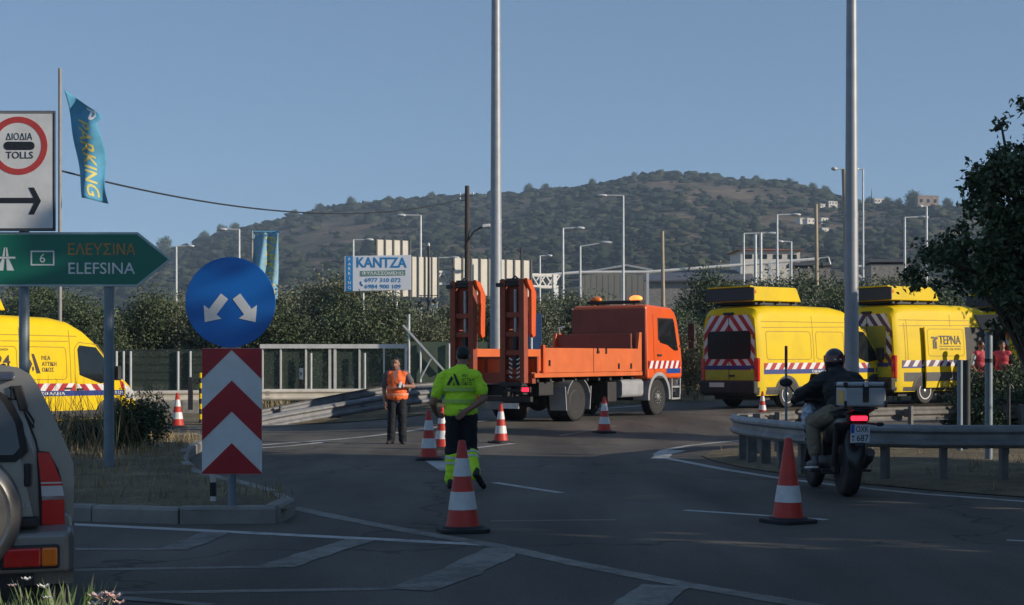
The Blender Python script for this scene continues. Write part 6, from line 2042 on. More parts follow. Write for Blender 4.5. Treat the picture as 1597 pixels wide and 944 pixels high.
# folded ramps
def ramp(yc, label=None):
    rp = bpy.data.objects.new('loading_ramp', None); link(rp, trk)
    x = -2.42
    w = .72
    z0, z1 = 1.02, 3.60
    for s in (-1, 1):
        mb = TB()
        y = yc + s * w / 2 * .78
        pr = [(x - .09, z0), (x + .10, z0), (x + .10, z1 - .30), (x + .02, z1 - .02), (x - .09, z1)]
        mb.prism(pr, -.08, .08, 0, Matrix(((1, 0, 0, 0), (0, 0, -1, y), (0, 1, 0, 0), (0, 0, 0, 1))))
        mb.build('ramp_beam', M_orange_old, rp, bevel=.012)
    for zz in (1.30, 1.78, 2.24, 2.72):
        mb = TB(); mb.box((x, yc, zz), (.10, w * .62, .13)); mb.build('ramp_rung', M_orange_old, rp, bevel=.01)
    mb = TB(); mb.box((x + .05, yc, 1.72), (.02, w * .64, 1.25)); mb.box((x + .085, yc, 2.92), (.02, w * .64, 1.10)); mb.each('ramp_plate', M_orange_old, rp)
    # folded upper leaf on the truck side
    for s in (-1, 1):
        y = yc + s * w / 2 * .95 - .07
        mb = TB()
        pr = [(x + .12, 2.25), (x + .20, 2.15), (x + .30, 2.2), (x + .34, z1 - .34), (x + .12, z1 - .04), (x - .10, z1 + .02), (x - .04, z1 - .12), (x + .12, z1 - .30)]
        mb.prism(pr, -.045, .045, 0, Matrix(((1, 0, 0, 0), (0, 0, -1, y), (0, 1, 0, 0), (0, 0, 0, 1))))
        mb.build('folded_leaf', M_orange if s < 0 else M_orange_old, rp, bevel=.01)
    mb = TB(); mb.tube([(x + .03, yc - .04, 1.4), (x + .03, yc - .04, 2.3)], .075, 10); mb.build('lift_cylinder', M_darkmetal, rp, smooth=40)
    mb = TB(); mb.tube([(x + .03, yc - .04, 2.25), (x + .03, yc - .04, 3.35)], .045, 10); mb.build('piston', M_galv, rp, smooth=40)
    mb = TB(); mb.tube([(x - .02, yc - w * .52, z1 - .12), (x - .02, yc + w * .52, z1 - .12)], .05, 10); mb.box((x + .02, yc, z1 - .02), (.16, w * .5, .09)); mb.tube([(x - .04, yc + .1, z1 - .05), (x + .0, yc - .05, z1 + .08), (x + .06, yc - .2, z1 - .06)], .025, 6); mb.box((x - .05, yc + w * .5, z1 - .13), (.12, .2, .10)); mb.build('hinge', M_darkmetal, rp)
    mb = TB(); mb.tube([(x - .10, yc - .3, 1.05), (x - .10, yc - .26, .86), (x - .06, yc + .24, .84), (x - .10, yc + .3, 1.05)], .04, 6); mb.box((x - .04, yc, 1.0), (.2, w * .9, .10)); mb.build('foot', M_chassis, rp)
    mb = TB()
    for k in range(5):
        for s in (-1, 1): mb.box((x - .097, yc - .08 + s * .11, 1.18 + k * .11), (.012, .10, .028), 0, (R(28 * s), 0, 0))
    mb.build('grip_mark', M_letter_orange if yc > 0 else M_letter_white, rp)
    return rp
ramp(-.80); ramp(.72)
# headboard and its slanted wings
mb = TB(); mb.box((DX1 - .42, 0, 1.98), (.06, 2.36, .68)); mb.build('headboard', M_redbrown, trk, bevel=.01)
mb = TB(); mb.prism([(-.36, 1.28), (0, 1.28), (0, 2.36), (-.12, 2.36)], -.05, .05, 0, Matrix(((1, 0, 0, DX1 - .03), (0, 0, -1, -TW + .02), (0, 1, 0, 0), (0, 0, 0, 1)))); mb.build('headboard_wing', M_orange_deck, trk, bevel=.01)
mb = TB(); mb.prism([(-.60, 1.28), (0, 1.28), (0, 2.36), (-.28, 2.36)], -.05, .05, 0, Matrix(((1, 0, 0, DX1 - .22), (0, 0, -1, TW - .02), (0, 1, 0, 0), (0, 0, 0, 1)))); mb.build('headboard_wing', M_orange, trk, bevel=.01)
mb = TB(); mb.box((DX1 + .12, 0, 1.55), (.5, 1.7, .9)); mb.build('crane_base_box', M_chassis, trk, bevel=.03)
# cab
CX0, CX1 = 3.80, 5.98
cabp = [(CX0, 1.05), (CX1 - .02, 1.05), (CX1, 1.5), (CX1 - .04, 1.9), (CX1 - .22, 2.75), (CX1 - .36, 2.98), (CX1 - .60, 3.10), (CX0 + .10, 3.16), (CX0, 3.08)]
mb = TB()
k = len(cabp)
vs = []
for (w_, dx) in ((-TW, 0), (TW, 0)):
    for x, z in cabp: vs.append((x, w_ * (1 - .055 * max(0, (z - 1.7) / 1.4)), z))
mb.add(vs, [tuple(range(k)), tuple(range(2 * k - 1, k - 1, -1))] + [(i, k + i, k + (i + 1) % k, (i + 1) % k) for i in range(k)])
mb.build('cab', M_orange, trk, bevel=.07, seg=3)
def cab_y(z): return TW * (1 - .055 * max(0, (z - 1.7) / 1.4))
def cab_side(name, polys, m, off, s=-1):
    mb = TB()
    for p in polys:
        f = [(x, s * (cab_y(z) + off), z) for x, z in p]
        mb.face(f if s < 0 else f[::-1])
    return mb.build(name, m, trk)
for s in (-1, 1):
    cab_side('door', [[(4.22, 1.22), (5.80, 1.22), (5.80, 1.95), (5.62, 2.80), (5.5, 2.88), (4.22, 2.90)]], M_orange, .006, s)
    cab_side('door_window', [[(4.52, 2.20), (4.62, 2.08), (5.05, 2.02), (5.48, 1.86), (5.70, 1.86), (5.62, 2.20), (5.52, 2.70), (5.46, 2.76), (4.52, 2.76)]], M_glass, .010, s)
    cab_side('window_seal', [[(4.49, 2.15), (4.52, 2.15), (4.52, 2.79), (4.49, 2.79)], [(4.49, 2.76), (5.48, 2.76), (5.46, 2.79), (4.49, 2.79)]], M_black, .011, s)
    cab_side('white_stripe_band', [[(3.86, 1.34), (5.84, 1.34), (5.84, 1.56), (3.86, 1.56)]], M_white, .008, s)
    st = []
    x = 3.4
    while x < 6:
        p = clip_rect([(x, 1.34), (x + .16, 1.34), (x + .28, 1.56), (x + .12, 1.56)], 3.86, 5.84, 1.34, 1.56)
        if p: st.append(p)
        x += .32
    cab_side('red_stripe', st, M_red, .010, s)
    cab_side('blue_band', [[(4.95, 1.20), (5.84, 1.20), (5.84, 1.335), (4.95, 1.335)]], mat('blue_band_paint', (.01, .06, .30), .4), .010, s)
    mb = TB(); mb.box((4.52, s * (TW + .012), 1.72), (.24, .03, .06)); mb.build('door_handle', M_darkmetal, trk, bevel=.01)
    mb = TB(); mb.bar((5.75, s * TW, 2.72), (6.05, s * (TW + .28), 2.74), .03, .03); mb.bar((5.80, s * TW, 2.0), (6.05, s * (TW + .28), 2.02), .03, .03); mb.bar((6.05, s * (TW + .28), 2.0), (6.05, s * (TW + .28), 2.74), .03, .03); mb.build('mirror_arm', M_darkmetal, trk)
    mb = TB(); mb.box((6.06, s * (TW + .27), 2.40), (.10, .22, .50)); mb.box((6.06, s * (TW + .27), 2.02), (.10, .2, .2)); mb.each('mirror', M_chassis, trk, bevel=.03)
    # front mudguard, steps
    mb = TB()
    pts = [R(a) for a in range(-8, 189, 14)]
    vs = []
    for a in pts:
        for y in (s * .80, s * (TW + .01)):
            for rr in (.60, .70): vs.append((4.5 + rr * math.cos(a), y, .54 + rr * math.sin(a)))
    n_ = len(pts); fs = []
    for i in range(n_ - 1):
        b = i * 4; c = b + 4
        fs += [(b, b + 2, c + 2, c), (b + 1, c + 1, c + 3, b + 3), (b, c, c + 1, b + 1), (b + 2, b + 3, c + 3, c + 2)]
    fs += [(0, 1, 3, 2), (4 * n_ - 4, 4 * n_ - 2, 4 * n_ - 1, 4 * n_ - 3)]
    mb.add(vs, fs); mb.build('front_mudguard', M_fender, trk, smooth=40)
    cab_side('wheel_opening', [[(4.5 + .62 * math.cos(R(a)), max(1.06, .54 + .62 * math.sin(R(a)))) for a in range(0, 181, 15)]], M_chassis, .004, s)
    mb = TB()
    for z in (.46, .80): mb.box((5.52, s * 1.16, z), (.50, .24, .05))
    mb.bar((5.28, s * 1.26, .44), (5.28, s * 1.26, 1.05), .05, .05); mb.bar((5.78, s * 1.26, .44), (5.82, s * 1.26, 1.05), .05, .05); mb.build('step', M_fender, trk)
    mb = TB(); mb.box((5.62, s * 1.02, .85), (.6, .3, .42)); mb.build('step_well', M_chassis, trk)
mb = TB(); mb.box((5.88, 0, .78), (.28, 2.44, .50)); mb.build('front_bumper', M_fender, trk, bevel=.06)
mb = TB(); mb.box((5.86, 0, 2.35), (.02, 2.1, .80), 0, (0, R(-12), 0)); mb.build('windscreen', M_glass, trk)
mb = TB(); mb.box((4.5, 0, 1.0), (1.9, 1.5, .4)); mb.build('engine_cover', M_chassis, trk)
mb = TB(); mb.box((CX0 - .012, 0, 2.1), (.02, 2.40, 1.9)); mb.build('cab_back_panel', M_redbrown, trk, bevel=.005)
# light bar on the roof
mb = TB(); mb.box((4.25, 0, 3.25), (.34, 1.75, .09)); mb.bar((4.25, -.6, 3.1), (4.25, -.6, 3.22), .05, .05); mb.bar((4.25, .6, 3.1), (4.25, .6, 3.22), .05, .05); mb.build('light_bar', M_chassis, trk, bevel=.02)
for y in (-.66, .66):
    mb = TB(); mb.ell((4.25, y, 3.345), (.16, .2, .095), 14, 8); mb.build('beacon', M_amberlit if y < 0 else M_amberlens, trk, smooth=60)
mb = TB(); mb.tube([(DX1 - .4, TW - .1, 2.3), (DX1 - .5, TW - .15, 2.5), (DX1 - .4, TW - .3, 2.55)], .03, 6); mb.build('hook', M_galv, trk)
# place: right rear tyre under column 900 at depth 41
S_T = 0.936
rz = trk.rotation_euler.z
Yr = 36.0
ox, oy = (1.17 * math.sin(rz)) * S_T, (-1.17 * math.cos(rz)) * S_T
trk.location = (PX(899, Yr) - ox, Yr - oy, 0)
cx_, cy_ = trk.location.x + 2.2 * math.cos(rz), trk.location.y + 2.2 * math.sin(rz)
trk.location.z = gz(trk.location.x, trk.location.y)
zf_ = gz(trk.location.x + 4.5 * S_T * math.cos(rz), trk.location.y + 4.5 * S_T * math.sin(rz))
trk.rotation_euler = (0, -math.atan2(zf_ - trk.location.z, 4.5 * S_T), rz)
trk.scale = (S_T,) * 3
# the vans follow the slope of the road too
for v, sc in ((v2, 1.06), (v3, 1.10), (v4, 1.06), (v1, 1.0)):
    a = v.rotation_euler.z
    g = lambda x: gz(v.location.x + x * math.cos(a) * sc, v.location.y + x * math.sin(a) * sc)
    za, zb = g(1.15), g(4.95)
    pitch = math.atan2(zb - za, 3.8 * sc)
    v.rotation_euler = (0, -pitch, a)
    v.location.z = za - 1.15 * sc * math.sin(pitch)
# ------------------------------------------------------------------ people: one remeshed skin per body, clothes as shells over it
def caps_mesh(prims, grow=0.0):
    """prims: (a, b, ra, rb[, sx, sy]) tapered limbs, or ('e', c, (rx, ry, rz)[, rot])"""
    mb = MB()
    for p in prims:
        if p[0] == 'e':
            mb.ell(p[1], tuple(r + grow for r in p[2]), 20, 14, 0, p[3] if len(p) > 3 else None)
        else:
            a, b, ra, rb = Vector(p[0]), Vector(p[1]), p[2] + grow, p[3] + grow
            pts, rs = [], []
            d = (b - a)
            n = max(2, int(d.length / 0.05))
            u = d.normalized()
            for t in (-1, -.8, -.45): pts.append(a + u * ra * t); rs.append(ra * math.sqrt(max(.0004, 1 - t * t)))
            for i in range(n + 1): pts.append(a + d * (i / n)); rs.append(ra + (rb - ra) * i / n)
            for t in (.45, .8, 1): pts.append(b + u * rb * t); rs.append(rb * math.sqrt(max(.0004, 1 - t * t)))
            mb.tube(pts, rs, 14)
    return mb
def skin_surface(name, prims, m, parent=None, voxel=0.011, smooth=3, grow=0.0, wob=0.0, seed=0):
    mb = caps_mesh(prims, grow)
    me = mb.mesh(name, m)
    o = bpy.data.objects.new(name, me)
    COL.objects.link(o)
    r = o.modifiers.new('r', 'REMESH'); r.mode = 'VOXEL'; r.voxel_size = voxel; r.use_smooth_shade = True
    s = o.modifiers.new('s', 'SMOOTH'); s.factor = 0.5; s.iterations = smooth
    dg = bpy.context.evaluated_depsgraph_get(); dg.update()
    me2 = bpy.data.meshes.new_from_object(o.evaluated_get(dg))
    bpy.data.objects.remove(o)
    if wob:
        me2.update()
        nn = [v.normal.copy() for v in me2.vertices]
        for v, n_ in zip(me2.vertices, nn):
            q = v.co
            f = mnoise.fractal(Vector((q.x * 7 + seed, q.y * 7, q.z * 9)), 1, 2, 3) + 0.6 * mnoise.noise(Vector((q.x * 16 + seed, q.y * 16, q.z * 26)))
            v.co = q + n_ * wob * f
    me2.materials.clear(); me2.materials.append(m)
    me2.shade_smooth()
    o = bpy.data.objects.new(name, me2)
    return link(o, parent)
def hand_prims(w, d, side, palmn, curl=0.5, sc=1.0):
    """palm and five bent fingers from wrist w, pointing along d; side = direction of the thumb; palmn = way the palm faces"""
    d = Vector(d).normalized(); side = Vector(side); side = (side - d * side.dot(d)).normalized(); pn = Vector(palmn); pn = (pn - d * pn.dot(d) - side * pn.dot(side)).normalized()
    w = Vector(w)
    out = []
    for k in (-1, 0, 1):
        a = w + side * (k * .022 * sc); b = w + d * .085 * sc + side * (k * .028 * sc)
        out.append((a, b, .019 * sc, .016 * sc))
    for k, L in ((-1.5, .060), (-.5, .074), (.5, .080), (1.5, .070)):
        p0 = w + d * .088 * sc + side * (k * .0205 * sc)
        dd = (d + pn * curl * .5).normalized(); p1 = p0 + dd * L * .5 * sc
        d2 = (d + pn * curl * 1.7).normalized(); p2 = p1 + d2 * L * .38 * sc
        d3 = (d + pn * curl * 3).normalized(); p3 = p2 + d3 * L * .24 * sc
        for a, b, ra, rb in ((p0, p1, .0098, .009), (p1, p2, .009, .0083), (p2, p3, .0083, .0072)): out.append((a, b, ra * sc, rb * sc))
    t0 = w + d * .025 * sc + side * .028 * sc
    t1 = t0 + (d * .6 + side * .8 + pn * .35).normalized() * .042 * sc
    t2 = t1 + (d * .9 + side * .35 + pn * .5).normalized() * .034 * sc
    out += [(t0, t1, .0125 * sc, .0105 * sc), (t1, t2, .0105 * sc, .0085 * sc)]
    return out
def head_prims(c, f, up=(0, 0, 1), s=1.0):
    """skull, jaw, nose, ears, brow and lips; f = way the face looks"""
    f = Vector(f).normalized(); up = Vector(up); up = (up - f * up.dot(f)).normalized(); r = f.cross(up)
    c = Vector(c)
    q = lambda a, b, e: c + f * a * s + r * b * s + up * e * s
    M3 = Matrix((r, f, up)).transposed().to_euler()
    out = [('e', q(-.012, 0, .028), (.077 * s, .097 * s, .092 * s), M3), ('e', q(.022, 0, -.035), (.062 * s, .072 * s, .082 * s), M3), ('e', q(.050, 0, -.088), (.034 * s, .032 * s, .026 * s), M3)]
    out += [(q(.088, 0, .015), q(.110, 0, -.028), .010 * s, .016 * s)]
    for k in (-1, 1):
        out += [('e', q(-.008, k * .078, -.012), (.012 * s, .022 * s, .034 * s), M3), ('e', q(.066, k * .034, -.03), (.024 * s, .02 * s, .02 * s), M3), (q(.080, k * .016, .026), q(.072, k * .048, .026), .010 * s, .008 * s),
                (q(.104, k * .002, -.036), q(.096, k * .014, -.036), .009 * s, .008 * s)]
    out += [(q(.083, -.018, -.062), q(.083, .018, -.062), .0085 * s, .0085 * s), (q(.08, -.014, -.072), q(.08, .014, -.072), .0085 * s, .0085 * s)]
    return out, q
def eyes(parent, q, s=1.0):
    mb = MB(); mw = MB(); br = MB(); li = MB()
    for k in (-1, 1):
        mw.ell(q(.072, k * .033, .004), .0125 * s, 10, 8); mb.ell(q(.0825, k * .033, .004), .0058 * s, 8, 6)
        br.tube([q(.087, k * .014, .027), q(.088, k * .030, .034), q(.076, k * .052, .028)], .0055 * s, 6)
    li.tube([q(.088, -.024, -.066), q(.0955, 0, -.0655), q(.088, .024, -.066)], .0045 * s, 6)
    mw.build('eye_white', M_letter_white, parent, smooth=60); mb.build('iris', M_black, parent, smooth=60); br.build('eyebrow', M_hair, parent, smooth=60); li.build('lips', mat('lips', (.30, .11, .09), .5), parent, smooth=60)
def shoe(parent, heel, d, m=M_shoe, L=.28, tilt=0.0, up=Vector((0, 0, 1))):
    d = Vector(d).normalized(); h = Vector(heel)
    pr = [(h + up * .045, h + d * L * .35 + up * .05, .045, .044), (h + d * L * .3 + up * .045, h + d * (L - .05) + up * .03, .046, .036), (h + up * .05, h + up * .10, .045, .042), ('e', h + d * (L - .09) + up * .03, (.05, .05, .03))]
    return skin_surface('shoe', pr, m, parent, .010, 3)
# ---- worker in the orange vest, facing the camera
random.seed(21)
pw = thing('person', 'worker in an orange vest and dark trousers facing the camera, hands at his chest', 'person', G(618.5, 692.5))
x_ = lambda px: (px - 618.5) / 77.4
z_ = lambda py: (692.5 - py) / 77.4
hp, hq = head_prims((x_(617), -.02, z_(567)), (-.16, -1, -.10), (0, -.05, 1), 1.02)
neck = [((x_(617.5), .02, 1.50), (x_(617), 0, 1.58), .062, .058)]
torso = [('e', (x_(618.5), .02, 1.30), (.185, .125, .20)), ('e', (x_(619), .02, 1.10), (.17, .125, .20)), ('e', (x_(619.5), .02, .95), (.175, .13, .14)), ((x_(606), .02, 1.415), (x_(632), .02, 1.415), .075, .075), ((x_(618), .03, 1.45), (x_(618), .02, 1.54), .09, .065)]
sR, eR, wR = (x_(603), .02, 1.40), (x_(598.5), .05, 1.10), (x_(600.5), -.03, .84)
sL, eL, wL = (x_(634), .02, 1.40), (x_(645.0), -.03, 1.165), (x_(630.5), -.25, 1.175)
arms = [(sR, eR, .056, .044), (eR, wR, .043, .030), (sL, eL, .056, .044), (eL, wL, .043, .030)]
hands = hand_prims(wR, (.02, -.1, -1), (.3, -1, 0), (1, .1, 0), .45) + hand_prims(wL, (-1, -.15, .10), (0, -.3, 1), (0, 1, -.1), .8)
legs = [((x_(612), .02, .92), (x_(611), 0, .50), .098, .072), ((x_(611), 0, .50), (x_(609.5), .03, .09), .066, .045), ((x_(626), .02, .92), (x_(627), .02, .50), .098, .072), ((x_(627), .02, .50), (x_(628), .05, .09), .066, .045)]
skin_surface('body', hp + neck + torso + arms + hands + legs, M_skin_tan, pw, .0095, 2)
eyes(pw, hq, 1.02)
skin_surface('hair', [('e', hq(-.030, 0, .050), (.084, .094, .084)), ('e', hq(-.05, 0, .0), (.078, .075, .09)), (hq(.030, -.035, .105), hq(.030, .035, .105), .022, .022)], M_hair, pw, .010, 2, wob=.004)
skin_surface('tee_shirt', torso + [(sR, tuple(Vector(sR).lerp(Vector(eR), .72)), .062, .060), (sL, tuple(Vector(sL).lerp(Vector(eL), .6)), .062, .060)], M_teeshirt, pw, .011, 3, .012, .008, 1)
vest_p = [('e', (x_(618.5), .02, 1.30), (.195, .135, .20)), ('e', (x_(619), .02, 1.10), (.19, .140, .20)), ('e', (x_(619.5), .02, .96), (.20, .145, .11)), ((x_(607.5), .02, 1.405), (x_(630), .02, 1.405), .078, .078)]
vest = skin_surface('vest', vest_p, M_vest, pw, .011, 3, .018, .010, 5)
tp = MB()
for z in (1.005, 1.14):
    n = 40
    tp.lathe([(1, -.024), (1, .024)], n, 0, Matrix.Translation((x_(619.2), .02, z)) @ Matrix.Diagonal((.225 if z > 1.1 else .232, .172, 1, 1)), cap=False)
tp.build('reflective_tape', mat('orange_reflective_tape', (.85, .30, .16), .4), pw, smooth=60)
mb = MB(); mb.add([(x_(613), -.135, 1.47), (x_(618.0), -.168, 1.22), (x_(622.5), -.135, 1.47)], [(0, 1, 2)]); mb.build('neck_opening', mat('pinkish_shirt', (.34, .17, .14), .8), pw)
skin_surface('trousers', [('e', (x_(619.5), .02, .93), (.175, .13, .09))] + legs[:1] + [(legs[1][0], (x_(609.5), .03, .08), .075, .072)] + legs[2:3] + [(legs[3][0], (x_(628), .05, .08), .075, .072)], M_trouser, pw, .011, 3, .012, .010, 3)
shoe(pw, (x_(610), .06, 0), (-.25, -1, 0)); shoe(pw, (x_(628), .08, 0), (.12, -1, 0))
mb = MB(); mb.box((x_(626.0), -.29, 1.20), (.05, .012, .13), 0, (R(-20), R(12), 0)); mb.build('phone_clip', M_letter_white, pw, bevel=.006)
mb = MB(); mb.tube([(wL[0] - .012, wL[1], wL[2]), (wL[0] + .018, wL[1] + .005, wL[2])], .037, 12); mb.build('wrist_watch', M_letter_white, pw)
# ---- worker in the lime shirt, seen from behind, walking away
gw = thing('person', 'worker in a lime shirt walking away, one hand behind his back', 'person', G(720, 762))
gw.location.z = 0
kx = 123.7
x_ = lambda px: (px - 720) / kx
z_ = lambda py: (762 - py) / kx
hp, hq = head_prims((x_(722), .10, 1.665), (.08, 1, -.45), (0, .3, 1), 1.03)
neck = [((x_(719), .03, 1.50), (x_(721), .07, 1.61), .068, .062)]
torso = [('e', (x_(716), 0, 1.33), (.205, .135, .21), (0, 0, 0)), ('e', (x_(717), 0, 1.13), (.185, .13, .21)), ('e', (x_(718), 0, .95), (.185, .135, .13)), ((x_(696), .0, 1.415), (x_(739), .0, 1.415), .078, .078), ((x_(718), .02, 1.45), (x_(719), .04, 1.54), .10, .07)]
sL, eL, wL = (x_(690), .0, 1.40), (x_(675), -.02, 1.08), (x_(679), .20, .95)
sR, eR, wR = (x_(744), .0, 1.40), (x_(756), -.04, 1.14), (x_(728), -.19, .985)
arms = [(sL, eL, .060, .047), (eL, wL, .045, .032), (sR, eR, .060, .047), (eR, wR, .046, .032)]
hands = hand_prims(wL, (.35, .8, -.3), (0, 0, 1), (1, -.2, 0), .6) + hand_prims(wR, (-.75, .05, -.62), (-.5, 0, .9), (0, 1, 0), .35)
kL, aL = (x_(706.5), .02, .485), (x_(704), -.01, .085)
kR, aR = (x_(733), .05, .50), (x_(740), -.20, .19)
legs = [((x_(708), 0, .90), kL, .105, .078), (kL, aL, .070, .046), ((x_(731), 0, .90), kR, .105, .078), (kR, aR, .070, .046)]
skin_surface('body', hp + neck + torso + arms + hands + legs, M_skin_tan, gw, .0095, 2)
skin_surface('hair', [('e', hq(-.020, 0, .045), (.087, .098, .09)), ('e', hq(-.045, 0, .012), (.080, .078, .080))], M_hair, gw, .010, 2, wob=.004)
slv = lambda s, e, t: (s, tuple(Vector(s).lerp(Vector(e), t)), .060, .064)
skin_surface('lime_shirt', torso[:2] + [('e', (x_(718), 0, .98), (.20, .145, .13)), torso[3], ((x_(718), .02, 1.45), (x_(719), .03, 1.50), .10, .075), slv(sL, eL, .62), slv(sR, eR, .62)], M_shirtlime, gw, .011, 3, .016, .013, 2)
def back_y(z): return -(0.135 if z > 1.2 else .14) - .045
tp = MB()
for z in (1.255, 1.105):
    tp.lathe([(1, -.024), (1, .024)], 40, 0, Matrix.Translation((x_(716.6), 0, z)) @ Matrix.Diagonal((.229 if z > 1.2 else .218, .163, 1, 1)), cap=False)
tp.build('reflective_tape', mat('lime_reflective_tape', (.40, .62, .12), .4), gw, smooth=60)
def back_print(polys, m, nm='logo'):
    mb = MB()
    for p in polys: mb.face([(x, -.158 - .0 + .06 * ((x - x_(716)) / .21) ** 2 - .012, z) for x, z in p])
    return mb.build(nm, m, gw)
lx, lz, s_ = x_(708), z_(592), .15
back_print([[(lx - .02 * s_, lz + .5 * s_), (lx + .14 * s_, lz + .5 * s_), (lx + .58 * s_, lz - .45 * s_), (lx + .30 * s_, lz - .45 * s_)], [(lx - .62 * s_, lz - .45 * s_), (lx - .36 * s_, lz - .45 * s_), (lx - .02 * s_, lz + .1 * s_), (lx - .18 * s_, lz + .34 * s_)],
            [(lx - .05 * s_, lz - .45 * s_), (lx + .12 * s_, lz - .45 * s_), (lx + .03 * s_, lz - .1 * s_)]], M_black)
for st, zz, w in (('ΝΕΑ', .052, .07), ('ΑΤΤΙΚΗ', .0, .15), ('ΟΔΟΣ', -.050, .13)):
    me = text_mesh(st, .05, .03, 'LEFT', 0)
    xs = [v.co.x for v in me.vertices]; w0 = max(xs) - min(xs)
    for v in me.vertices:
        x = lx + .105 + (v.co.x - min(xs)) * w / w0; v.co = (x, -.172 + .06 * ((x - x_(716)) / .21) ** 2, lz + zz + v.co.y)
    me.materials.append(M_black); link(bpy.data.objects.new('lettering', me), gw)
mid = lambda a, b, t: tuple(Vector(a).lerp(Vector(b), t))
skin_surface('trousers', [('e', (x_(718), 0, .92), (.188, .138, .10)), legs[0], (kL, mid(kL, aL, .10), .084, .086), legs[2], (kR, mid(kR, aR, .10), .084, .084)], M_trouser, gw, .011, 3, .014, .011, 6)
for nm, a, b in (('lime_trouser_leg', kL, aL), ('lime_trouser_leg', kR, aR)):
    skin_surface(nm, [(mid(a, b, .2), mid(a, b, .96), .085, .074)], M_shirtlime, gw, .011, 3, .012, .012, 9)
    t2 = MB()
    for t in (.25, .42): t2.tube([mid(a, b, t - .035), mid(a, b, t + .035)], .103 - .01 * t, 20)
    t2.build('reflective_tape', M_reflect, gw, smooth=60)
shoe(gw, (x_(703), -.06, 0), (-.08, 1, 0), L=.30)
shoe(gw, (x_(741), -.27, .16), (.42, .7, -.62), L=.30, up=Vector((.25, .5, .82)))
# ---- two people in red vests in the shade behind the box post
for i, (px, Y, lab, tw) in enumerate([(1530, 44.2, 'person in a red and white vest in the shade left of the box post', .3), (1563, 44.4, 'person in a red vest in the shade right of the box post', -.4)]):
    g_ = GY(px, Y)
    t = thing('person', lab, 'person', g_, tw)
    t.scale = (1.08, 1.08, 1.08)
    hp, hq = head_prims((0, 0, 1.64), (.3, -1, -.05))
    to = [('e', (0, 0, 1.28), (.18, .12, .2)), ('e', (0, 0, 1.08), (.17, .12, .2)), ('e', (0, 0, .93), (.17, .125, .13)), ((-.16, 0, 1.40), (.16, 0, 1.40), .075, .075), ((0, .01, 1.45), (0, .01, 1.55), .085, .06)]
    ar = [((-.20, 0, 1.38), (-.26, .05, 1.1), .055, .044), ((-.26, .05, 1.1), (-.22, -.12, .88), .043, .03), ((.20, 0, 1.38), (.27, .03, 1.1), .055, .044), ((.27, .03, 1.1), (.16, -.2, 1.05), .043, .03)]
    ha = hand_prims((-.22, -.12, .88), (.1, -.4, -1), (.3, -1, 0), (1, 0, 0), .5) + hand_prims((.16, -.2, 1.05), (-1, -.3, .1), (0, -.2, 1), (0, 1, 0), .6)
    lg = [((-.09, 0, .9), (-.10, -.01, .5), .098, .07), ((-.10, -.01, .5), (-.11, .03, .09), .065, .045), ((.09, 0, .9), (.10, -.02, .5), .098, .07), ((.10, -.02, .5), (.12, .02, .09), .065, .045)]
    skin_surface('body', hp + to + ar + ha + lg, M_skin_tan, t, .013, 2)
    skin_surface('hair', [('e', hq(-.02, 0, .045), (.086, .098, .09))], M_hair, t, .013, 2)
    skin_surface('vest', to[:4], mat('red_vest_cloth', (.55, .05, .07), .7), t, .013, 3, .022, .008, i)
    skin_surface('sleeve', [ar[0], ar[2]], M_letter_white if i == 0 else M_trouser, t, .013, 2, .014)
    skin_surface('trousers', [('e', (0, 0, .90), (.175, .13, .09))] + lg, M_trouser, t, .013, 3, .013, .008, i)
    shoe(t, (-.11, .06, 0), (-.2, -1, 0)); shoe(t, (.12, .06, 0), (.2, -1, 0))
# ------------------------------------------------------------------ motorcycle and rider (local x forward, y left, z up)
bk_rear = Vector((3.98, 17.5, 0)); bk_az = R(-4)
bike = thing('motorcycle', 'black scooter motorcycle with a silver top case and lit red tail lamp', 'motorcycle', bk_rear, R(90) - bk_az)
WB = 1.42
def bike_wheel(x, r, w):
    p = bpy.data.objects.new('wheel', None); link(p, bike)
    M = Matrix.Translation((x, 0, r)) @ Matrix.Rotation(R(90), 4, 'X')
    mb = MB(); mb.lathe([(r * .66, -w * .42), (r * .84, -w * .5), (r * .95, -w * .38), (r, -w * .12), (r, w * .12), (r * .95, w * .38), (r * .84, w * .5), (r * .66, w * .42)], 36, 0, M)
    mb.build('tyre', M_rubber, p, smooth=50)
    mb = MB(); mb.lathe([(r * .68, -w * .40), (r * .68, w * .40), (r * .60, w * .3), (r * .60, -w * .3)], 32, 0, M, cap=False)
    for k in range(5):
        mb.M = M @ Matrix.Rotation(6.283 * k / 5, 4, 'Z'); mb.box((r * .36, 0, 0), (r * .56, .04, .05))
    mb.M = Matrix(); mb.lathe([(.05, -.08), (.05, .08)], 14, 0, M); mb.build('rim', mat('grey_rim', (.25, .25, .26), .4, .5), p, smooth=50)
bike_wheel(0, .315, .185); bike_wheel(WB, .325, .14)
M_fair = mat('black_fairing', (.014, .014, .016), .35, var=.2, coat=.3)
def loft(mb, sections):
    """sections: (x, z, half width, half height) rounded boxes along x"""
    n = 16; vs = []
    for x, z, w, h in sections:
        for j in range(n):
            a = 6.283 * j / n
            c, s = math.cos(a), math.sin(a)
            vs.append((x, w * math.copysign(abs(c) ** .7, c), z + h * math.copysign(abs(s) ** .7, s)))
    fs = [(i * n + j, i * n + (j + 1) % n, (i + 1) * n + (j + 1) % n, (i + 1) * n + j) for i in range(len(sections) - 1) for j in range(n)]
    fs += [tuple(range(n - 1, -1, -1)), tuple((len(sections) - 1) * n + j for j in range(n))]
    mb.add(vs, [f[::-1] for f in fs])
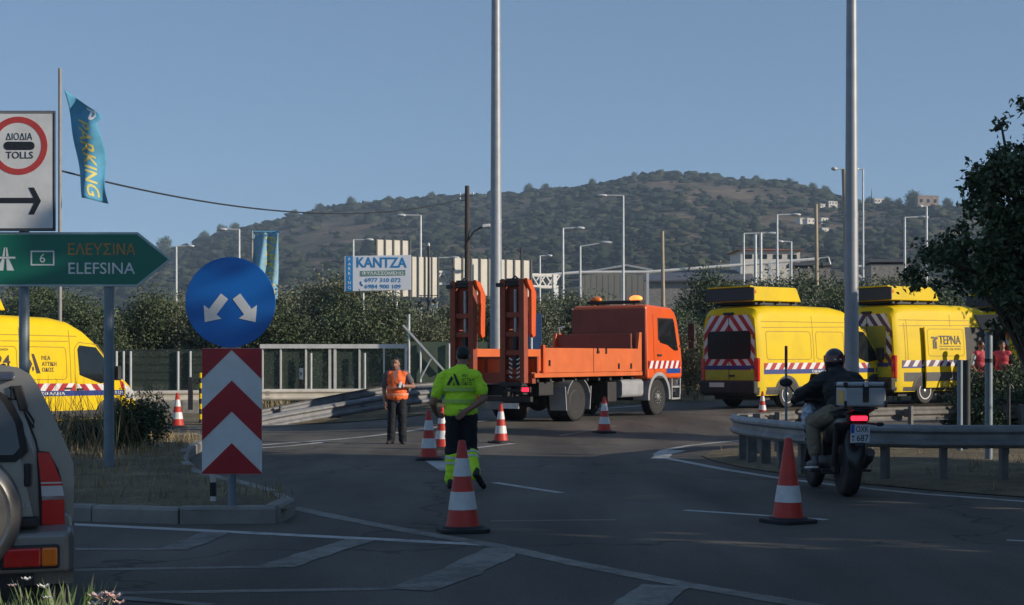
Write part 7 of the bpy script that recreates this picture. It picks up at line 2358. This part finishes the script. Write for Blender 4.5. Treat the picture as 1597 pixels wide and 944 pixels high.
mb = MB(); loft(mb, [(-.42, .92, .06, .03), (-.38, .90, .12, .07), (-.1, .86, .17, .12), (.2, .80, .18, .14), (.45, .74, .15, .16), (.6, .68, .12, .12)]); mb.build('tail_fairing', M_fair, bike, smooth=50)
mb = MB(); loft(mb, [(-.32, .99, .08, .03), (-.25, .99, .15, .045), (.1, .95, .18, .06), (.45, .90, .17, .06), (.60, .90, .10, .04)]); mb.build('seat', M_rubber, bike, smooth=50)
mb = MB(); loft(mb, [(.55, .60, .14, .28), (.8, .72, .20, .30), (1.02, .86, .26, .27), (1.2, .92, .22, .22), (1.36, .90, .12, .14)]); mb.build('front_fairing', M_fair, bike, smooth=50)
mb = MB(); loft(mb, [(.1, .40, .16, .12), (.5, .36, .2, .1), (.9, .40, .18, .1)]); mb.build('engine', M_chassis, bike, smooth=50)
mb = MB(); mb.tube([(.1, -.13, .42), (-.10, -.17, .40), (-.20, -.18, .46), (-.30, -.18, .54)], [.045, .06, .065, .06], 14); mb.build('exhaust', M_greyplastic, bike, smooth=50)
mb = MB(); mb.bar((0, .13, .315), (.45, .13, .42), .05, .09); mb.bar((0, -.13, .315), (.45, -.13, .42), .05, .09); mb.tube([(.02, .16, .36), (-.1, .16, .84)], .035, 10); mb.tube([(.02, -.16, .36), (-.1, -.16, .84)], .035, 10); mb.each('swing_arm', M_chassis, bike)
mb = MB(); mb.tube([(WB, .11, .325), (WB - .26, .09, .95)], .032, 10); mb.tube([(WB, -.11, .325), (WB - .26, -.09, .95)], .032, 10); mb.each('fork', M_darkmetal, bike, smooth=50)
mb = MB(); loft(mb, [(WB - .30, .62, .05, .02), (WB - .2, .66, .085, .04), (WB, .69, .09, .04), (WB + .25, .60, .06, .03)]); mb.build('front_mudguard', M_fair, bike, smooth=50)
mb = MB(); loft(mb, [(-.40, .40, .03, .06), (-.36, .46, .11, .10), (-.30, .66, .12, .12), (-.28, .80, .08, .06)]); mb.build('rear_mudguard', M_fair, bike, smooth=50)
mb = MB(); mb.tube([(.98, .40, 1.12), (.93, .2, 1.13), (.98, 0, 1.10), (.93, -.2, 1.13), (.98, -.40, 1.12)], .017, 8); mb.build('handlebar', M_darkmetal, bike)
mb = MB(); mb.tube([(1.0, .42, 1.12), (.95, .30, 1.125)], .026, 10); mb.tube([(1.0, -.42, 1.12), (.95, -.30, 1.125)], .026, 10); mb.each('grip', M_rubber, bike)
mb = MB()
for s in (-1, 1):
    mb.tube([(1.02, s * .30, 1.12), (1.08, s * .42, 1.30)], .010, 6); mb.ell((1.08, s * .46, 1.34), (.03, .085, .055), 12, 8)
mb.build('mirror', M_chassis, bike, smooth=60)
mb = MB(); mb.add([(1.12, -.22, 1.08), (1.12, .22, 1.08), (.98, .17, 1.45), (.98, -.17, 1.45), (1.126, -.22, 1.08), (1.126, .22, 1.08), (.986, .17, 1.45), (.986, -.17, 1.45)], [(0, 1, 2, 3), (7, 6, 5, 4), (0, 4, 5, 1), (1, 5, 6, 2), (2, 6, 7, 3), (3, 7, 4, 0)]); mb.build('wind_screen', mat('tinted_screen', (.03, .035, .04), .1, trans=.5), bike)
mb = MB(); mb.bar((-.3, .12, .98), (-.62, .12, 1.06), .03, .03); mb.bar((-.3, -.12, .98), (-.62, -.12, 1.06), .03, .03); mb.box((-.50, 0, 1.06), (.35, .3, .02)); mb.tube([(0, .2, 1.0), (-.3, .2, 1.03), (-.36, 0, 1.05), (-.3, -.2, 1.03), (0, -.2, 1.0)], .016, 8); mb.build('luggage_rack', M_darkmetal, bike)
mb = MB(); mb.box((-.46, 0, .94), (.06, .19, .055)); mb.build('tail_lamp', M_redlit, bike, bevel=.015)
mb = MB(); mb.box((-.40, 0, .95), (.10, .26, .09)); mb.build('tail_lamp_housing', M_chassis, bike, bevel=.02)
for s in (-1, 1):
    mb = MB(); mb.tube([(-.40, s * .10, .88), (-.43, s * .22, .87)], .012, 6); mb.ell((-.44, s * .25, .87), (.03, .05, .025), 10, 6); mb.build('indicator', M_chassis, bike, smooth=60)
mb = MB(); mb.bar((-.36, 0, .86), (-.50, 0, .62), .10, .02); mb.build('plate_bracket', M_chassis, bike)
plate = frame((-.50, .0, .765), (0, -1, 0), (-.12, 0, 1))
M_plate = mat('plate_white', (.62, .66, .72), .4, var=.04)
mb = MB(); mb.prism(rrect(.225, .225, .012, 3), -.006, 0, 0, plate); pl_o = mb.build('number_plate', M_plate, bike)
mb = MB(); mb.prism([(-.110, .005), (-.07, .005), (-.07, .105), (-.110, .105)], .0004, .0012, 0, plate); mb.build('plate_blue_band', mat('plate_blue', (.02, .10, .50), .4), pl_o)
for s, u, v, w, h in (('OXK', .022, .052, .15, .068), ('687', .03, -.052, .14, .075), ('M', -.083, -.035, .028, .03), ('B', -.083, -.075, .025, .03)):
    me = text_mesh(s, .1, .02, 'CENTER', .0004)
    xs = [q_.co.x for q_ in me.vertices]; ys = [q_.co.y for q_ in me.vertices]
    for q_ in me.vertices:
        q_.co = plate @ Vector((u + w * ((q_.co.x - min(xs)) / (max(xs) - min(xs)) - .5), v + h * ((q_.co.y - min(ys)) / (max(ys) - min(ys)) - .5), .0015))
    me.materials.clear(); me.materials.append(M_black); link(bpy.data.objects.new('lettering', me), pl_o)
mb = MB(); mb.prism([(-.1125, -.1125), (.1125, -.1125), (.1125, -.1075), (-.1125, -.1075)], .0005, .002, 0, plate); mb.prism([(-.1125, .1075), (.1125, .1075), (.1125, .1125), (-.1125, .1125)], .0005, .002, 0, plate); mb.build('plate_frame', M_chassis, pl_o)
# top case: lifts off the rack, a thing of its own
tc = thing('top_case', 'silver top case with black corners on the rack of the motorcycle', 'top case', (0, 0, 0), R(90) - bk_az)
d_ = Vector((math.sin(bk_az), math.cos(bk_az), 0))
tc.scale = (.92, .90, .86)
tc.location = bk_rear + d_ * -.52 + Vector((0, 0, 1.075))
M_case = mat('brushed_case', (.40, .42, .45), .42, .4, var=.1, scale=4, stretch=(1, 1, 12))
mb = MB(); mb.box((0, 0, .135), (.40, .53, .26)); mb.build('case_body', M_case, tc, bevel=.02)
mb = MB(); mb.box((0, 0, .30), (.41, .54, .065)); mb.build('lid', M_case, tc, bevel=.025, seg=3)
mb = MB(); mb.box((0, 0, .266), (.405, .535, .014)); mb.build('lid_seam', M_chassis, tc)
mb = MB()
for sx in (-1, 1):
    for sy in (-1, 1):
        mb.box((sx * .195, sy * .26, .04), (.035, .035, .09)); mb.box((sx * .195, sy * .26, .295), (.05, .05, .07))
mb.each('corner_guard', M_chassis, tc, bevel=.01)
mb = MB(); mb.box((-.208, .0, .19), (.03, .075, .25)); mb.build('latch', M_chassis, tc, bevel=.01)
mb = MB(); mb.box((-.226, .0, .305), (.02, .05, .07)); mb.build('latch_plate', M_clearlens, tc, bevel=.005)
mb = MB(); mb.box((-.03, .268, .13), (.24, .006, .17)); mb.build('side_sticker', mat('ochre_sticker', (.62, .40, .10), .5), tc)
mb = MB(); mb.tube([(-.08, -.1, .333), (-.05, -.1, .36), (.05, .1, .36), (.08, .1, .333)], .012, 6); mb.bar((-.15, .18, .336), (.15, .18, .336), .03, .012); mb.bar((-.15, -.18, .336), (.15, -.18, .336), .03, .012); mb.each('lid_rail', M_darkmetal, tc)
# rider
rd = thing('person', 'motorcycle rider in a black jacket, dark helmet and khaki trousers', 'person', bk_rear, R(90) - bk_az)
hc = (.48, .02, 1.60)
hp, hq = head_prims(hc, (1, .10, -.05))
to = [('e', (.16, 0, 1.06), (.15, .18, .16)), ('e', (.24, 0, 1.24), (.15, .20, .19)), ((.33, -.17, 1.38), (.33, .17, 1.38), .085, .085), ((.36, .0, 1.42), (.44, .01, 1.52), .09, .065)]
sL, eL, wL = (.33, .21, 1.37), (.58, .42, 1.19), (.88, .37, 1.15)
sR, eR, wR = (.33, -.21, 1.37), (.58, -.42, 1.19), (.88, -.37, 1.15)
ar = [(sL, eL, .062, .052), (eL, wL, .050, .036), (sR, eR, .062, .052), (eR, wR, .050, .036)]
ha = hand_prims(wL, (1, .1, -.1), (0, -1, 0), (0, 0, -1), 1.0) + hand_prims(wR, (1, -.1, -.1), (0, 1, 0), (0, 0, -1), 1.0)
hL, kL, aL = (.12, .12, .99), (.52, .27, .86), (.38, .29, .46)
hR, kR, aR = (.12, -.12, .99), (.52, -.27, .86), (.38, -.29, .46)
lg = [(hL, kL, .105, .075), (kL, aL, .068, .046), (hR, kR, .105, .075), (kR, aR, .068, .046)]
skin_surface('body', hp + to + ar + ha + lg, M_skin, rd, .011, 2)
skin_surface('jacket', to + ar, M_jacket, rd, .012, 3, .026, .014, 4)
skin_surface('trousers', [('e', (.12, 0, .99), (.15, .18, .10))] + [(hL, kL, .11, .085), (kL, mid(kL, aL, .86), .082, .068), (hR, kR, .11, .085), (kR, mid(kR, aR, .86), .082, .068)], M_khaki, rd, .012, 3, .014, .012, 8)
skin_surface('glove', ha, M_jacket, rd, .009, 2, .005)
hel = skin_surface('helmet', [('e', (hc[0] - .012, hc[1], hc[2] + .02), (.145, .125, .145)), ('e', (hc[0] + .03, hc[1], hc[2] - .07), (.115, .105, .085)), ('e', (hc[0] + .10, hc[1], hc[2] - .085), (.05, .08, .04))], mat('helmet_shell', (.03, .022, .028), .25, coat=.5), rd, .010, 3)
mb = MB(); mb.lathe([(1, -.03), (1.0, .045)], 30, 0, Matrix.Translation((hc[0] - .012, hc[1], hc[2] + .03)) @ Matrix.Diagonal((.148, .128, 1, 1)), cap=False); mb.build('helmet_band', mat('maroon_shell', (.12, .015, .03), .3, coat=.5), hel, smooth=60)
mb = MB(); mb.add([(hc[0] - .158, hc[1] - .045, hc[2] + .02), (hc[0] - .158, hc[1] + .045, hc[2] + .02), (hc[0] - .156, hc[1] + .045, hc[2] + .035), (hc[0] - .156, hc[1] - .045, hc[2] + .035)], [(0, 3, 2, 1)]); mb.build('helmet_mark', M_letter_white, hel)
for a, s in ((aL, 1), (aR, -1)):
    sh_ = skin_surface('shoe', [((a[0] - .03, a[1], a[2] - .09), (a[0] + .19, a[1] + s * .02, a[2] - .115), .046, .036), ((a[0] - .02, a[1], a[2] - .09), (a[0] - .01, a[1], a[2] - .02), .044, .042)], M_shoe if s < 0 else mat('grey_shoe', (.12, .12, .125), .6), rd, .010, 2)
    mb = MB(); mb.bar((a[0] - .07, a[1] + s * .01, a[2] - .135), (a[0] + .20, a[1] + s * .03, a[2] - .155), .085, .025); mb.build('sole', M_letter_white if s > 0 else M_rubber, rd, bevel=.008)
mb = MB(); mb.bar((.25, .30, .285), (.68, .30, .285), .14, .03); mb.bar((.25, -.30, .285), (.68, -.30, .285), .14, .03); mb.box((.45, 0, .28), (.5, .5, .06)); mb.build('footboard', M_chassis, bike, bevel=.01)
# pale blue bag between knee and fairing
bg_ = skin_surface('carrier_bag', [('e', (.72, .27, .90), (.20, .07, .15), (0, R(20), 0)), ('e', (.60, .30, .98), (.12, .06, .09)), ('e', (.86, .26, .97), (.09, .06, .10))], M_bag, None, .013, 2, 0, .022, 12)
bg_.location = bk_rear; bg_.rotation_euler = (0, 0, R(90) - bk_az)
tag(bg_, 'pale blue plastic bag hanging by the rider\'s left knee', 'bag')

# ------------------------------------------------------------------ silver off-roader, rear right quarter (local x right, y forward, z up; origin under the rear face)
car = thing('parked_car', 'silver small off-roader with a covered spare wheel at the left edge', 'car', (0, 0, 0), R(19.5))
HW = .80
def half(z):                     # half width of the rear at height z
    if z < .95: return HW - .015 * max(0, .6 - z)
    return HW - .245 * ((z - .95) / .56) ** 1.12
prof = [.30, .42, .58, .72, .86, .96, 1.02, 1.10, 1.19, 1.25, 1.31, 1.36, 1.40]
def sec(y, zs):
    right = [(half(z), y, z) for z in zs]
    h = half(zs[-1])
    top = [(h - .04, y, zs[-1] + .06), (h - .10, y, zs[-1] + .095), (h - .22, y, zs[-1] + .115)]
    r = right + top
    return r + [(-x, yy, z) for x, yy, z in r[::-1]]
stations = [(0.0, 0.0), (.04, .012), (.3, .02), (1.0, .02), (1.7, .01), (1.9, -.02)]
vs = []
for y, g in stations:
    vs += [(x * (1 + g * .4), y + .10 * max(0, z - 1.0) * (1 if y < .1 else .3), z) for x, y, z in sec(y, prof)]
n = len(sec(0, prof))
fs = [(i * n + j, (i + 1) * n + j, (i + 1) * n + (j + 1) % n, i * n + (j + 1) % n) for i in range(len(stations) - 1) for j in range(n)]
fs = [f[::-1] for f in fs] + [tuple(range(n))] + [tuple((len(stations) - 1) * n + j for j in range(n - 1, -1, -1))]
fs = [f[::-1] for f in fs]
mb = MB(); mb.add(vs, fs)
bm = None
car_body = mb.build('body', M_silver, car, smooth=40, bevel=.02)
# bonnet and front, mostly hidden
mb = MB(); mb.box((0, 2.45, .62), (1.5, 1.2, .68)); mb.build('bonnet', M_silver, car, bevel=.08, seg=3)
def ry(z): return .10 * max(0, z - 1.0)     # lean of the rear face
def rpoly(pts, off): return [(x, ry(z) - off, z) for x, z in pts]
def rear_plate(name, pts, m, off, t=.012, bevel=0):
    mb = MB()
    k = len(pts)
    a = rpoly(pts, off); b = [(x, y + t, z) for x, y, z in a]
    mb.add(a + b, [tuple(range(k)), tuple(range(2 * k - 1, k - 1, -1))] + [(i, k + i, k + (i + 1) % k, (i + 1) % k)[::-1] for i in range(k)])
    return mb.build(name, m, car, bevel=bevel)
def half_in(z, d): return half(z) - d
door = [(-.60, .62), (.60, .62), (.62, .86), (.60, 1.0), (.56, 1.2), (.44, 1.38), (-.60, 1.38)]
rear_plate('tailgate', door, M_silver, .012, .02, .015)
win = [(-.52, 1.03), (.49, 1.02), (.525, 1.06), (.50, 1.2), (.44, 1.31), (.41, 1.345), (-.52, 1.35)]
seal = [(-.55, .995), (.50, .985), (.56, 1.04), (.535, 1.2), (.47, 1.335), (.42, 1.37), (-.55, 1.38)]
rear_plate('window_seal', seal, M_rubber, .024, .016, .006)
wn_ = rear_plate('rear_window', win, mat('grey_window', (.05, .055, .06), .06, spec=.7), .028, .008)
mb = MB()
for x0, x1 in ((.25, .31), (.33, .37), (.385, .41)): mb.add(rpoly([(x0, 1.045), (x1, 1.045), (x1, 1.055), (x0, 1.055)], .031), [(0, 1, 2, 3)])
mb.build('window_print', M_letter_white, wn_)
tl = [(.615, .64), (.735, .65), (.72, .86), (.69, 1.0), (.60, 1.01), (.585, .94)]
rear_plate('tail_lamp_housing', [(.642, .625), (.762, .635), (.748, .84), (.725, .93), (.675, 1.025), (.625, 1.03), (.630, .93)], M_chassis, .022, .05, .01)
for nm, z0, z1, m in (('red_lens', .855, 1.02, M_redlens), ('clear_lens', .775, .852, M_clearlens), ('red_lens', .635, .772, M_redlens)):
    mb = MB()
    for (xa, za) in (): pass
    f = lambda z: .755 - .02 * max(0, z - .65) - .55 * max(0, z - .80) ** 1.35
    g = lambda z: .655 - .10 * max(0, z - .80)
    pts = [(g(z0), z0), (f(z0), z0), (f(z1), z1), (g(z1), z1)]
    rear_plate(nm, pts, m, .045, .05, .012)
mb = MB(); mb.box((.565, -.012, .905), (.035, .05, .13)); mb.box((.50, ry(1.45) - .02, 1.37), (.05, .06, .08)); mb.box((.53, ry(1.35) - .025, 1.34), (.05, .05, .14), 0, (0, R(-15), 0)); mb.each('door_hinge', M_chassis, car, bevel=.008)
mb = MB(); mb.tube([(.47, ry(1.4) - .03, 1.40), (.52, ry(1.4) - .05, 1.38), (.545, ry(1.3) - .04, 1.30), (.60, ry(1.2) - .03, 1.21), (.60, ry(1.15) - .02, 1.17), (.555, ry(1.2) - .03, 1.25), (.53, ry(1.35) - .03, 1.34)], .006, 6); mb.build('washer_hose', M_rubber, car)
mb = MB(); mb.tube([(.52, ry(1.36) - .03, 1.35), (.565, ry(1.25) - .015, 1.22), (.61, ry(1.1) - .01, 1.10), (.625, -.012, 1.03)], .007, 6); mb.build('body_seam', M_chassis, car)
# roof spoiler and rails
mb = MB(); mb.prism([(-.04, 1.44), (.55, 1.46), (.55, 1.51), (.1, 1.515), (-.03, 1.47)], -.50, .50, 0, Matrix(((0, 0, 1, 0), (1, 0, 0, .02), (0, 1, 0, 0), (0, 0, 0, 1)))); mb.build('roof_spoiler', mat('roof_edge_shade', (.04, .05, .08), .3, coat=.5), car, bevel=.02)  # shadow and reflection along the roof edge put into this dark blue
mb = MB()
for s in (-1, 1): mb.tube([(s * .44, .2, 1.48), (s * .44, .3, 1.52), (s * .44, 1.5, 1.52), (s * .44, 1.6, 1.48)], .018, 8)
mb.build('roof_rail', M_chassis, car)
# bumper
bp_ = [(-.14, .36), (.10, .36), (.10, .60), (-.05, .62), (-.13, .58)]
mb = MB()
vs = []
for x in (-.82, -.78, .78, .82):
    inset = .05 if abs(x) > .8 else 0
    vs += [(x, y + (inset if y < 0 else 0), z) for y, z in bp_]
k = 5
mb.add(vs, [(i * k + j, (i + 1) * k + j, (i + 1) * k + (j + 1) % k, i * k + (j + 1) % k) for i in range(3) for j in range(k)] + [tuple(range(k))[::-1], tuple(15 + j for j in range(k))])
mb.build('bumper', M_silver, car, bevel=.02, seg=3)
mb = MB(); mb.prism([(.62, .56), (.83, .56), (.80, .68), (.755, .70), (.70, .62), (.64, .60)], -.02, .12, 0, Matrix(((1, 0, 0, 0), (0, 0, 1, -.02), (0, 1, 0, 0), (0, 0, 0, 1)))); mb.build('bumper_corner', M_silver, car, bevel=.02)
mb = MB(); mb.box((.05, -.145, .47), (.6, .03, .17)); mb.box((0, -.03, .645), (1.25, .18, .05)); mb.build('bumper_insert', M_chassis, car, bevel=.01)
mb = MB(); mb.box((.575, -.148, .455), (.32, .03, .135)); mb.build('bumper_lamp_housing', M_chassis, car, bevel=.02)
mb = MB(); mb.box((.535, -.162, .455), (.20, .03, .105)); mb.build('red_bumper_lens', M_redlens, car, bevel=.012)
mb = MB(); mb.box((.68, -.162, .455), (.086, .03, .105)); mb.build('amber_bumper_lens', M_amberlens, car, bevel=.012)
# spare wheel cover
mb = MB(); mb.lathe([(.36, 0), (.365, .03), (.36, .12), (.345, .155), (.30, .18), (.282, .176), (.275, .19), (.2, .205), (.1, .212), (.01, .214)], 48, 0, Matrix.Translation((.175, -.03, .70)) @ Matrix.Rotation(R(90), 4, 'X')); mb.build('spare_wheel_cover', M_silver, car, smooth=40)
# wheels and underside
for s in (-1, 1):
    for y in (.55, 2.75):
        w = bpy.data.objects.new('wheel', None); link(w, car)
        M = Matrix.Translation((s * .66, y, .33)) @ Matrix.Rotation(R(90 * s), 4, 'Y')
        mb = MB(); mb.lathe([(.2, -.10), (.31, -.105), (.33, -.07), (.33, .07), (.31, .105), (.2, .10)], 32, 0, M); mb.build('tyre', M_rubber, w, smooth=40)
        mb = MB(); mb.lathe([(.21, .02), (.205, .095), (.17, .09), (.05, .10), (.01, .10)], 24, 0, M); mb.build('rim', M_silverrim, w, smooth=40)
mb = MB(); mb.box((0, 1.3, .36), (1.2, 2.8, .14)); mb.box((0, .5, .3), (1.1, .12, .12)); mb.tube([(.4, -.05, .32), (.4, .5, .34)], .03, 8); mb.build('underbody', M_chassis, car)
mb = MB(); mb.box((.67, .05, .22), (.22, .02, .26)); mb.box((-.67, .05, .22), (.22, .02, .26)); mb.each('mud_flap', M_rubber, car)
# badge
for s, x, z, w, h in (('JIMNY 4x4', .47, .785, .22, .03),):
    pass
mb = MB()
for i in range(7): mb.box((.40 + i * .028, -.016, .735), (.018, .006, .018))
mb.build('badge', M_clearlens, car)
# right rear corner of the bumper under column 118
rz = car.rotation_euler.z
cxp, Yc = 117.0, 8.35
lx, ly = .82, -.10
car.location = (PX(cxp, Yc) - (lx * math.cos(rz) - ly * math.sin(rz)), Yc - (lx * math.sin(rz) + ly * math.cos(rz)), 0)
# ------------------------------------------------------------------ air: faint haze round the whole scene
def haze():
    m = bpy.data.materials.new('haze')
    m.use_nodes = True
    n, l = m.node_tree.nodes, m.node_tree.links
    n.remove(n['Principled BSDF'])
    v = n.new('ShaderNodeVolumePrincipled')
    v.inputs['Color'].default_value = (0.60, 0.78, 1.0, 1)
    v.inputs['Density'].default_value = HAZE
    v.inputs['Anisotropy'].default_value = 0.0
    l.new(v.outputs[0], n['Material Output'].inputs['Volume'])
    mb = MB(); mb.box((0, 500, 92), (2700, 1900, 196))
    o = mb.build('haze', m)
    o['kind'] = 'stuff'
HAZE = 0.00024
if HAZE > 0:
    haze()
